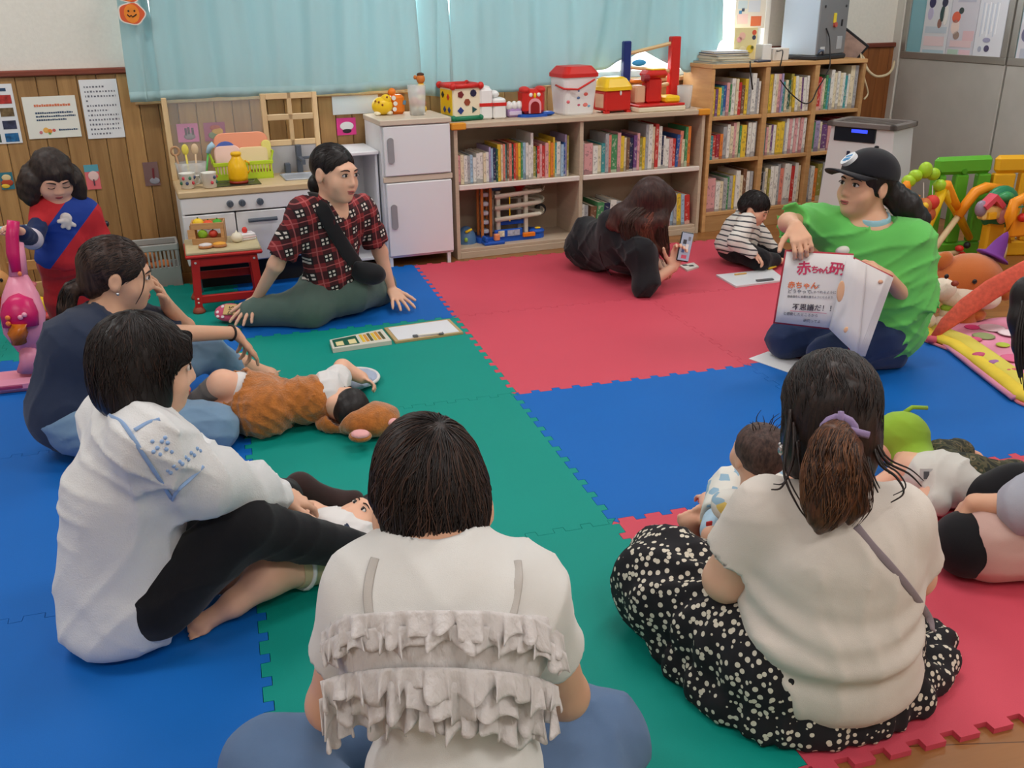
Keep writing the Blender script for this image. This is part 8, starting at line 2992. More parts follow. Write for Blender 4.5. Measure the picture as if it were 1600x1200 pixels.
# ------------------------------------------------------------------ baby in the white T-shirt
def build_white_baby():
 base = gr(500,870)
 H = Frame(gr(576,812,.085),(-.40,-.22,.86),(.80,.30,.35),.70)
 pel,chest,neck = gr(474,866,.06),gr(522,838,.075),gr(550,828,.07)
 ax = (chest - pel).normalized()
 sd = V((ax.y,-ax.x,0))
 P = head_prims(H,1.0)
 P.append(cap(H.p(0,-.02,-.05),neck,.036,.04,.02))
 P += [elp(pel,(.07,.065,.05),None,.03),elp((pel + chest) / 2,(.085,.07,.055),None,.05),elp(chest,(.075,.075,.058),None,.05)]
 shN = chest + ax * .035 + sd * .07
 elN,wrN = gr(540,852,.075),gr(482,842,.10)
 P += [cap(shN,elN,.034,.032,.02),cap(elN,wrN,.032,.024,.015)] + hand_prims(wrN,(-.7,.4,.2),(0,0,1),.5,.6,1)
 shF = chest + ax * .035 - sd * .07
 P += [cap(shF,shF + V((-.05,.06,0)),.034,.03,.02),cap(shF + V((-.05,.06,0)),shF + V((-.12,.02,.05)),.03,.024,.02)]
 hN,hF = pel + sd * .045,pel - sd * .045
 kN,aN = gr(418,900,.085),gr(366,944,.045)
 kF,aF = gr(392,862,.10),gr(372,908,.05)
 P += [cap(hN,kN,.052,.05,.03),cap(kN,aN,.046,.032,.03),cap(hF,kF,.05,.045,.03),cap(kF,aF,.043,.032,.03)]
 P += foot_prims(aN + V((0,0,.006)),(-.85,-.45,-.02),(.15,-.55,.8),.70) + foot_prims(aF,(-.9,.1,.15),(.1,-.5,.85),.62)
 o = person('baby in a white T-shirt lying under the leg of the woman in the blouse', P, base, SKB, .005)
 face_parts(H, o, base, 1.0, 'open', (206, 116, 110), None, True)
 wc = cloth_mat('white_cotton', (226, 222, 220), .03)
 Q = sleeve(shN,shN + (elN - shN) * .75,.05,.054,.02)
 Q += [elp(chest, (.09, .085, .07), None, .02), elp((pel + chest) / 2, (.095, .085, .068), None, .05), cut(V((0, 0, .003)), (0, 0, -1)), elp(neck + ax * .04 + V((0, 0, .04)), (.045,) * 3, None, .008, 's')]
 wear('t_shirt', Q, o, wc, .006, folds(.005, 1.3, 121))
 bl = cloth_mat('navy_stripe', (40, 50, 76))
 d = (elN - shN).normalized()
 a,b,_ = frame_of(d)
 for t_ in (.55,.70):
  c = shN + (elN - shN) * t_
  wmb(MB().tube([c + a * .058 * math.cos(t) + b * .058 * math.sin(t) for t in [2 * math.pi * i / 20 for i in range(20)]], .004, 6, True, hint=d), 'sleeve_stripe', bl, o, True, 'navy sleeve stripe')
 dm = cloth_mat('beige_bloomers', (196, 178, 140), .06)
 Q = [elp(pel, (.082, .08, .062), None, .02), cap(hN, hN + (kN - hN) * .3, .062, .06, .03), cut(V((0, 0, .003)), (0, 0, -1)), elp(hN + (kN - hN) * .75, (.065,) * 3, None, .005, 's')]
 wear('bloomers', Q, o, dm, .006, folds(.004, 1.4, 123), 'beige bloomers')
 dn = (kN - hN).normalized()
 a,b,_ = frame_of(dn)
 c = hN + (kN - hN) * .28
 wmb(MB().tube([c + a * .062 * math.cos(t) + b * .062 * math.sin(t) for t in [2 * math.pi * i / 20 for i in range(20)]], .006, 6, True, hint=dn), 'leg_trim', wc, o, True, 'white leg trim')
 Q = scalp(H,(0,-.018,.034),(.088,.103,.092),((0,.125,-.052),(.075,.088,.095)))
 wear('hair', Q, o, HB, .005, strands(.0014, 300, 125))

build_white_baby()

# ------------------------------------------------------------------ seated baby beside the dotted skirt
def build_seated_baby():
 base = V((.27,-.27,0))
 H = Frame(atz(1184,712,2.28),(.05,.96,.02),(.03,.03,1),.70)
 pel,chest,neck = V((.285,-.27,.085)),V((.285,-.27,.19)),H.p(0,-.02,-.12)
 P = head_prims(H,1.0)
 P.append(cap(H.p(0,-.02,-.05),neck,.036,.04,.02))
 P += [elp(pel,(.085,.075,.075),None,.03),elp((pel + chest) / 2,(.085,.075,.08),None,.05),elp(chest,(.08,.065,.075),None,.05)]
 shL,shR = chest + V((-.08,.0,.03)),chest + V((.08,0,.03))
 elL,wrL = atz(1118,838,2.30),V((.21,-.16,.12))
 P += [cap(shL,elL,.034,.032,.02),cap(elL,wrL,.032,.024,.015),cap(shR,shR + V((.05,.04,-.07)),.034,.03,.02)]
 P += hand_prims(wrL,(.2,.9,-.2),(0,0,1),.5,.5,1)
 kL,aL = gr(1100,850,.05),gr(1076,850,.04)
 P += [cap(pel + V((-.04,.02,0)),kL,.06,.045,.03),cap(kL,aL,.044,.034,.03)]
 kR = V((.36,-.12,.07))
 P += [cap(pel + V((.04,.02,0)),kR,.06,.045,.03),cap(kR,V((.34,-.02,.05)),.044,.034,.03)]
 P += foot_prims(aL + V((-.005,-.01,.02)),(-.12,.05,.95),(.25,.85,-.1),.72)
 o = person('seated baby with thin dark hair and a patterned bib beside the dotted skirt', P, base, SKB, .0055)
 t = NT('patterned_bib')
 vo = t.n('ShaderNodeTexVoronoi', Scale=38.0)
 t.l(t.coord('Object'), vo.inputs['Vector'])
 rp = t.n('ShaderNodeValToRGB')
 rp.color_ramp.interpolation = 'CONSTANT'
 rp.color_ramp.elements[0].color = lin((226,224,216))
 e = rp.color_ramp.elements.new(.55)
 e.color = lin((150,184,206))
 e = rp.color_ramp.elements.new(.72)
 e.color = lin((226,200,110))
 e = rp.color_ramp.elements.new(.8)
 e.color = lin((226,224,216))
 sp = t.n('ShaderNodeSeparateColor')
 t.l(vo.outputs['Color'], sp.inputs[0])
 t.l(sp.outputs[0],rp.inputs[0])
 t.l(rp.outputs[0], t.b.inputs['Base Color'])
 t.b.inputs['Roughness'].default_value = .85
 Q = sleeve(shL, shL + (elL - shL) * .6, .05, .052, .02) + [elp(chest, (.10, .085, .09), None, .02), elp((pel + chest) / 2, (.10, .09, .09), None, .05), elp(neck + V((0, 0, .05)), (.05,) * 3, None, .008, 's')]
 wear('vest', Q, o, t.m, .007, folds(.004, 1.4, 131))
 bq = [elp(atz(1146,792,2.26),(.05,.035,.045),None,.02),elp(atz(1132,783,2.26),(.028,.03,.02),None,.03)]
 wear('bib', bq, o, t.m, .006, folds(.004, 1.6, 133), 'pale patterned bib')
 wear('sleeve_band', [cap(shL + (elL - shL) * .75, shL + (elL - shL) * .9, .042, .042, .01)], o, cloth_mat('pale_blue_cloth', (176, 204, 224)), .006, None, 'pale blue cuff')
 wmb(MB().box(atz(1108, 818, 2.24) - V((.008, .002, .006)), atz(1108, 818, 2.24) + V((.008, .002, .006)), .001), 'red_label', M('label_red', (190, 50, 50), .7), o, False, 'small red label')
 nm_ = cloth_mat('navy_cloth', (26, 40, 80), .1)
 wear('trousers', [elp(pel, (.10, .09, .085), None, .02), cap(pel + V((-.04, .02, 0)), kL, .068, .052, .03), cap(kL, kL + (aL - kL) * .5, .05, .044, .02), cap(pel + V((.04, .02, 0)), kR, .068, .05, .03), cut(V((0, 0, .003)), (0, 0, -1))], o, nm_, .007, folds(.003, 1.4, 135))
 Q = scalp(H,(0,-.022,.036),(.089,.104,.092),((0,.10,-.055),(.10,.085,.10)))
 Q.append(cut(H.p(0,-.02,-.055),-(H.u * 1 + H.f * -.3)))
 wear('hair', Q, o, hair_mat('hair_baby_fuzz', (52, 40, 38), (104, 80, 72), .6, (120, 120, 40)), .005, strands(.0016, 320, 137, (1, 1, .5)))
 top = [H.p(.01,-.02,.12)]
 Lk = []
 rr_ = random.Random(9)
 for i in range(14):
  a,b = rr_.uniform(-.05,.05),rr_.uniform(-.06,.05)
  p = H.p(a,b,.115 - 6 * (a * a + b * b))
  Lk.append([p,p + (H.u * .02 + H.r * a * .2),p + H.u * .04 + H.r * (a * .5 + rr_.uniform(-.015,.015)) - H.f * .01])
 wisps(o,HDB,Lk,.0016)

build_seated_baby()

# ------------------------------------------------------------------ crawling baby with the green hood
def build_green_hood():
 base = gr(1460,760)
 H = Frame(gr(1402,690,.12),(-.75,.55,-.05),(.15,.1,1),.72)
 pel,chest,neck = gr(1500,748,.075),gr(1452,745,.085),gr(1428,735,.09)
 P = head_prims(H,1.0)
 P.append(cap(H.p(0,-.02,-.05),neck,.036,.04,.02))
 P += [elp(pel,(.06,.07,.055),None,.03),elp((pel + chest) / 2,(.06,.07,.055),None,.05),elp(chest,(.06,.065,.055),None,.05)]
 P += [cap(chest + V((-.02,-.05,0)),chest + V((-.10,-.09,-.06)),.034,.03,.02),cap(chest + V((-.02,.07,0)),chest + V((-.11,.08,-.06)),.034,.03,.02)]
 kA,aA = gr(1482,712,.06),gr(1502,707,.05)
 kB,aB = gr(1560,752,.06),gr(1585,740,.05)
 kA = gr(1470,716,.07)
 P += [cap(pel + V((0,.05,0)),kA,.058,.046,.03),cap(kA,aA,.043,.033,.03),cap(pel + V((.03,-.02,0)),kB,.058,.046,.03),cap(kB,aB,.043,.033,.02)]
 P += foot_prims(aA + V((.01,0,.01)),(.95,.2,-.1),(0,.2,1),.5)
 o = person('crawling baby in a green hood, white shirt and camouflage trousers', P, base, SKB, .006)
 gh = cloth_mat('green_hood_cloth', (148, 186, 58), .08, .25)
 Q = scalp(H,(0,-.016,.03),(.096,.114,.104),((0,.13,-.035),(.062,.085,.085)))
 Q += [elp(H.p(0,-.06,-.07),(.08,.06,.06),H.ax,.04),cap(H.p(0,-.07,-.08),neck + V((.03,-.02,-.01)),.055,.065,.03)]
 Q += [elp(H.p(.085,-.06,.0),(.012,.03,.022),H.ax,.012)]
 wear('hood', Q, o, gh, .006, folds(.0016, 1.3, 141), 'lime green cloth hood')
 wmb(MB().tube([H.p(.01, -.02, .13), H.p(.03, -.05, .15), H.p(.06, -.11, .145)], .007, 8), 'hood_loop', gh, o, True, 'green stalk on the hood')
 wc = cloth_mat('offwhite_cotton', (214, 210, 202), .04)
 Q = [elp(chest,(.075,.085,.07),None,.02),elp((pel + chest) / 2,(.075,.09,.07),None,.04),elp(pel + V((-.02,-.01,0)),(.07,.09,.068),None,.04),cap(chest + V((-.01,-.05,0)),chest + V((-.04,-.09,-.03)),.042,.04,.02),cut(V((0,0,.003)),(0,0,-1)),cut(pel + V((.02,0,0)),(1,0,-.1))]
 wh = wear('shirt', Q, o, wc, .007, folds(.005, 1.3, 143))
 c = hit(Q,1447,742,.004)
 n_ = -ray(1447,742)
 xx = CR
 MBx = MB().box((-.018,-.018,0),(.018,.018,.002),0,plane_M(c,xx,CU))
 wmb(MBx, 'label', M('label_pale', (206, 206, 204), .7), o, False, 'printed label on the shirt')
 wmb(MB().box((-.008, -.012, .002), (.008, .010, .003), 0, plane_M(c, xx, CU)), 'label_print', M('label_print_grey', (90, 92, 96), .7), o, False)
 t = NT('camouflage')
 n1 = t.n('ShaderNodeTexNoise', Scale=34.0, Detail=1.0)
 t.l(t.coord('Object'), n1.inputs['Vector'])
 rp = t.n('ShaderNodeValToRGB')
 rp.color_ramp.interpolation = 'CONSTANT'
 els = rp.color_ramp.elements
 els[0].color = lin((34,38,28))
 for pos,c_ in ((.42,(86,80,54)),(.5,(58,62,42)),(.58,(112,98,70)),(.66,(44,46,34))):
  e = els.new(pos)
  e.color = lin(c_)
 t.l(n1.outputs[0],rp.inputs[0])
 t.l(rp.outputs[0], t.b.inputs['Base Color'])
 t.b.inputs['Roughness'].default_value = .85
 Q = [elp(pel + V((.01,0,0)),(.08,.088,.07),None,.02),cap(pel + V((0,.05,0)),kA,.06,.052,.03),cap(kA,aA - (aA - kA) * .1,.056,.046,.02),cap(pel + V((.03,-.02,0)),kB,.072,.06,.03),cap(kB,aB,.056,.046,.02),cut(V((0,0,.003)),(0,0,-1))]
 wear('trousers', Q, o, t.m, .007, folds(.004, 1.3, 145))

build_green_hood()

# ------------------------------------------------------------------ person cut by the right edge
def build_edge():
 base = V((1.15,-.45,0))
 kN,kF = gr(1512,850,.085),gr(1590,775,.09)
 pel = V((1.22,-.55,.13))
 chest,neck = V((1.22,-.50,.40)),V((1.16,-.46,.54))
 H = Frame(V((1.10,-.42,.64)),(-.75,.55,-.45),(-.2,.15,1),1.0)
 shN,shF = V((1.14,-.66,.47)),V((1.26,-.33,.47))
 elN,wrN = atz(1618,792,2.34),atz(1522,786,2.42)
 P = head_prims(H)
 P.append(cap(H.p(0,-.03,-.05),neck - V((0,0,.02)),.05,.055,.03))
 T,A = torso_prims(pel,chest,neck,shF,shN,-.01,.92)
 A = (A[0],-A[1],A[2]) if A[1].x > 0 else A
 P += T + arm_prims(shN,elN,wrN,1.0)
 P += hand_prims(wrN,gr(1478,815,.09) - wrN,(-.25,-.35,.9),.95,.4,-1,.3)
 aN,aF = V((1.05,-.35,.06)),V((1.02,-.30,.07))
 P += leg_prims(pel + V((-.03,-.09,0)),kN,aN) + leg_prims(pel + V((-.03,.09,0)),kF,aF)
 o = person('person at the right edge in a grey top with black-kneed pink trousers, reaching in', P, base, SK, .0065)
 pk = cloth_mat('dusty_pink_cloth', (206, 170, 160), .05, .2)
 hN = pel + V((-.03,-.09,0))
 m1 = kN + (hN - kN) * .13
 wear('trousers', [elp(pel, (.17, .17, .11), None, .02), cap(hN, m1, .112, .104, .05), cap(pel + V((-.03, .09, 0)), kF + (pel - kF) * .45, .11, .10, .05), cut(V((0, 0, .003)), (0, 0, -1))], o, pk, .009, folds(.005, .8, 151))
 bk = cloth_mat('black_leggings', (22, 22, 26), .1, .2)
 wear('knee_panel', [cap(m1 + (kN - m1) * .2, kN, .096, .088, .03), cap(kN, aN, .06, .05, .03), cut(V((0, 0, .003)), (0, 0, -1))], o, bk, .008, None, 'black knee panel')
 wear('knee_panel', [cap(kF + (pel - kF) * .40, kF, .098, .09, .03), cap(kF, aF, .078, .06, .04), cut(V((0, 0, .003)), (0, 0, -1))], o, bk, .008, None, 'black knee panel')
 gt = cloth_mat('grey_knit', (172, 174, 186), .06, .3)
 Q = [cap(shN,elN,.085,.08,.03),cap(elN,elN + (wrN - elN) * .18,.08,.066,.02)]
 T,A2 = torso_prims(pel + V((0,0,.03)),chest,neck,shF,shN,.02,.95)
 Q += T
 wear('top', Q, o, gt, .009, folds(.006, .9, 153), 'grey knitted top')
 Q = scalp(H,(0,-.014,.034),(.092,.110,.098),((0,.13,-.05),(.066,.086,.10)))
 Q += [elp(H.p(-.07,.01,-.09),(.028,.05,.10),H.ax,.03),elp(H.p(.07,.01,-.09),(.028,.05,.10),H.ax,.03),elp(H.p(0,-.06,-.08),(.08,.05,.11),H.ax,.03)]
 wear('hair', Q, o, HB, .006, strands(.0022, 260, 155, (1, 1, .12)))
 c = atz(1590,490,zc_of(H.c))
 zq = zc_of(H.p(-.05,.09,0))
 Q = chain([H.p(-.05,.07,.06),atz(1612,460,zq),atz(1604,500,zq),atz(1602,540,zq),atz(1606,580,zq)],[.03,.045,.04,.028,.006],.02) + chain([atz(1600,500,zq),atz(1592,540,zq),atz(1594,590,zq)],[.02,.012,.004],.01)
 wear('hair_front', Q, o, HB, .005, strands(.0012, 260, 156, (1, 1, .12)), 'dark hair falling forward')
 wisps(o,HB,[[atz(1598 + 3 * i,470,zq - .03),atz(1588 + 4 * i,520,zq - .035),atz(1586 + 5 * i,560 + 12 * (i % 2),zq - .03),atz(1592 + 4 * i,590 + 10 * (i % 3),zq - .02)] for i in range(5)],.004)

build_edge()

# ------------------------------------------------------------------ woman in black lying on her elbow
def build_black():
 base = V((.95,2.35,0))
 pel,chest,neck = V((.93,2.62,.13)),V((.97,2.32,.20)),at(995,352,2.22)
 shR,shL = at(1002,398,2.10),at(958,350,2.30)
 elR,wrR = gr(1006,448,.05),at(1052,418,2.06)
 elL,wrL = V((1.10,2.40,.06)),at(1022,408,2.22)
 H = Frame(at(1016,318,2.20),(.80,.45,-.42),(.32,.05,1),1.02)
 P = head_prims(H)
 P.append(cap(H.p(0,-.03,-.05),neck - V((.02,0,.03)),.05,.055,.03))
 T,A = torso_prims(pel,chest,neck,shL,shR,-.01,.9)
 P += T + arm_prims(shR,elR,wrR,.95) + arm_prims(shL,elL,wrL,.9)
 ph = at(1066,388,2.08)
 P += hand_prims(wrR,(.30,.05,.95),(.25,.92,.05),.95,.75,1,.1,.7)
 P += hand_prims(wrL,(.3,-.3,-.2),(.3,-.6,.6),.9,.8,-1)
 hR,hL = pel + V((-.0,-.02,-.02)),pel + V((.02,.06,.03))
 kR,aR = V((1.22,2.78,.09)),V((1.15,2.98,.06))
 kL,aL = V((1.27,2.84,.13)),V((1.2,3.0,.09))
 P += leg_prims(hR,kR,aR,.9) + leg_prims(hL,kL,aL,.9)
 o = person('woman in black lying on one elbow and filming with a phone', P, base, SK2, .006)
 bk = cloth_mat('black_top', (30, 30, 34), .12, .3)
 Q = sleeve(shR,elR + (wrR - elR) * .12,.072,.070) + [cap(elR,elR + (wrR - elR) * .12,.062,.058,.03),cap(shL,elL,.07,.06,.03),cap(elL,elL + (wrL - elL) * .5,.06,.05,.03)]
 T,A = torso_prims(pel,chest,neck,shL,shR,.014,.9,.01)
 Q += T + [cap(pel + V((-.03, -.02, .0)), pel + V((-.10, .0, -.02)), .10, .055, .05), elp(neck + V((.03, 0, .04)), (.06,) * 3, None, .01, 's'), cut(V((0, 0, .003)), (0, 0, -1))]
 top = Q
 bwf = folds(.008,.9,161)
 wear('top', Q, o, bk, .008, bwf, 'loose black top')
 wear('trousers', [elp(pel, (.15, .14, .12), None, .02), cap(hR, kR, .10, .08, .05), cap(kR, aR, .075, .055, .03), cap(hL, kL, .10, .08, .05), cap(kL, aL, .075, .055, .03), cut(V((0, 0, FZ)), (0, 0, -1))], o, cloth_mat('black_leggings', (22, 22, 26), .1, .2), .009, folds(.005, .9, 163))
 # long reddish hair falling forward
 hm = hair_mat('hair_auburn', (46, 30, 28), (78, 50, 44), .5, (120, 120, 9), (.08, .40, (104, 56, 44), (140, 84, 66)))
 Q = scalp(H,(0,-.014,.034),(.092,.110,.098),((0,.13,-.05),(.066,.086,.10)))
 y0 = 2.14
 for pts,rr in (([H.p(.05,.02,.06),at(985,345,2.16),at(990,385,y0),at(1000,418,y0)],[.042,.042,.034,.006]),
     ([H.p(.05,.04,.06),at(1008,350,2.14),at(1012,390,y0 - .01),at(1020,422,y0)],[.04,.042,.036,.008]),
     ([H.p(.05,.06,.05),at(1030,345,2.13),at(1035,385,y0 - .01),at(1042,412,y0)],[.04,.042,.03,.006]),
     ([H.p(.0,-.06,.03),at(968,335,2.22),at(958,350,2.22),at(966,362,2.18)],[.05,.045,.03,.006])):
  Q += chain(pts,rr,.03)
 wear('hair', Q, o, hm, .0055, strands(.0035, 220, 165, (1, 1, .1)))
 for sd_, (pts, rr, mm) in enumerate((([H.p(.05, .02, .06), at(985, 345, 2.16), at(990, 385, y0), at(1002, 424, y0)], [.04, .046, .038, .018], ST_B), ([H.p(.05, .04, .06), at(1008, 350, 2.14), at(1012, 390, y0 - .01), at(1022, 428, y0)], [.04, .046, .042, .02], M('strand_auburn', (128, 70, 54), .45)), ([H.p(.05, .06, .05), at(1030, 345, 2.13), at(1035, 385, y0 - .01), at(1044, 420, y0)], [.034, .044, .034, .016], ST_B))):
  tail_strands(o,pts,rr,mm,120,14,.0018,165 + sd_)
 # thin strap across the back and neck lanyard
 st = [hit(top,x,y,.004,bwf) for x,y in ((948,352),(938,370),(936,390),(942,412),(955,430))]
 wmb(MB().tube(spl(st, 5), .003, 6), 'strap', M('strap_dark', (52, 52, 54), .5), o, True, 'thin dark strap')
 return wrR

def phone():
 b = at(1067,386,2.035)
 q = thing('smartphone', 'black smartphone in the raised hand of the woman in black', 'phone', b - V((0, 0, .075)), 0)
 q.rotation_euler = (math.radians(-8),math.radians(14),math.radians(2))
 MB().box((-.036, -.005, 0), (.036, .005, .15), .005).build('body', M('phone_black', (20, 20, 24), .25), q)
 MB().box((-.032, -.0058, .006), (.032, -.0048, .144)).build('screen', M('phone_screen', (150, 160, 176), .2, emit=.35), q)
 for (x,z,w,h,c) in ((-.01,.10,.02,.022,(60,60,66)),(.008,.075,.016,.03,(206,200,196)),(-.012,.06,.016,.03,(70,90,130)),(.0,.025,.03,.018,(190,80,100)),(.014,.118,.014,.02,(110,110,116))):
  MB().box((x - w / 2, -.0062, z - h / 2), (x + w / 2, -.0057, z + h / 2), 0).build('screen_image', M('ps_%d' % c[0], c, .3, emit=.3), q)

build_black()
phone()

# ------------------------------------------------------------------ toddler in stripes
def build_boy():
 base = V((1.78,2.42,0))
 H = Frame(at(1179,327,2.41),(.62,-.70,-.34),(.22,-.14,1),.76)
 pel,chest,neck = V((1.74,2.46,.09)),V((1.765,2.45,.205)),H.p(0,-.025,-.115)
 shR,shL = chest + V((-.02,-.085,.055)),chest + V((.05,.075,.055))
 elR,wrR = at(1150,378,2.28),at(1178,397,2.24)
 elL,wrL = at(1192,372,2.46),at(1212,392,2.40)
 P = head_prims(H,.9)
 P.append(cap(H.p(0,-.02,-.05),neck,.036,.04,.02))
 P += [elp(pel,(.085,.075,.075),None,.03),elp((pel + chest) / 2,(.085,.075,.08),None,.05),elp(chest,(.08,.08,.075),None,.05)]
 P += [cap(shR,elR,.034,.03,.02),cap(elR,wrR,.03,.022,.015),cap(shL,elL,.034,.03,.02),cap(elL,wrL,.03,.022,.015)]
 P += hand_prims(wrR,(.6,-.3,-.5),(.2,-.2,.9),.52,.5,1,.4) + hand_prims(wrL,(.5,-.4,-.4),(.2,0,.9),.52,.7,-1)
 kR,aR = V((1.79,2.27,.06)),V((1.90,2.30,.045))
 kL,aL = V((1.93,2.47,.07)),V((1.99,2.36,.045))
 P += [cap(pel + V((0,-.05,0)),kR,.058,.046,.03),cap(kR,aR,.043,.03,.02),cap(pel + V((.03,.04,0)),kL,.058,.046,.03),cap(kL,aL,.043,.03,.02)]
 P += foot_prims(aR,(.9,.2,.2),(0,-.2,1),.5) + foot_prims(aL,(.7,-.5,.2),(0,0,1),.5)
 o = person('toddler in a striped white shirt and black trousers sitting on the red mat', P, base, SKB, .0055)
 face_parts(H, o, base, .9, 'closed', (196, 106, 100))
 t = NT('striped_jersey')
 sp = t.n('ShaderNodeSeparateXYZ')
 t.l(t.coord('Object', (1, 1, 1), (math.radians(10), math.radians(-14), 0)), sp.inputs[0])
 nz = t.n('ShaderNodeTexNoise', Scale=7.0)
 t.l(t.coord('Object'), nz.inputs['Vector'])
 fr = t.math('FRACT', t.math('ADD', t.math('MULTIPLY', sp.outputs[2], 34.0), t.math('MULTIPLY', nz.outputs[0], .9)))
 t.l(t.mix(t.math('LESS_THAN', fr, .27), lin((222, 216, 208)), lin((70, 70, 76))), t.b.inputs['Base Color'])
 t.b.inputs['Roughness'].default_value = .85
 Q = [cap(shR,elR,.05,.046,.03),cap(elR,wrR - (wrR - elR) * .12,.045,.033,.02),cap(shL,elL,.05,.046,.03),cap(elL,wrL - (wrL - elL) * .12,.045,.033,.02)]
 Q += [elp(chest, (.098, .098, .09), None, .03), elp((pel + chest) / 2, (.105, .10, .085), None, .05), elp(pel + V((-.01, 0, .02)), (.11, .105, .065), None, .04), elp(neck + V((.02, -.02, .04)), (.062,) * 3, None, .008, 's'), cut(V((0, 0, .04)), (0, 0, -1))]
 wear('shirt', Q, o, t.m, .007, folds(.005, 1.3, 171))
 wear('trousers', [elp(pel, (.10, .095, .08), None, .02), cap(pel + V((0, -.05, 0)), kR, .07, .058, .03), cap(kR, aR, .052, .04, .02), cap(pel + V((.03, .04, 0)), kL, .07, .058, .03), cap(kL, aL, .052, .04, .02), cut(V((0, 0, .003)), (0, 0, -1))], o, cloth_mat('black_leggings', (22, 22, 26), .1, .2), .008, folds(.003, 1.2, 173))
 Q = scalp(H,(0,-.014,.040),(.090,.108,.092),((0,.130,-.050),(.085,.092,.085)))
 Q += [elp(H.p(0,-.06,-.0),(.075,.05,.05),H.ax,.03)]
 Q += [elp(H.p(q * .085, -.008, -.03), (.02, .026, .036), H.ax, .008, 's') for q in (-1, 1)]
 wear('hair', Q, o, HB, .005, strands(.0016, 300, 175, (1, 1, .2)))
 hair_strands(o,Q,H,ST_D,None,350,12,(0,-.02,.1),(.05,1.9),.0014,175,.003)
 c = wrL + V((.05,-.05,.0))
 q = MB().tube([(-.03, 0, 0), (.03, 0, .012)], [.007, .006], 8).build('crayon', M('crayon_dark', (50, 44, 50), .5), None, True, c)
 tag(q, 'dark crayon held in the toddler\'s hand', 'crayon')

build_boy()

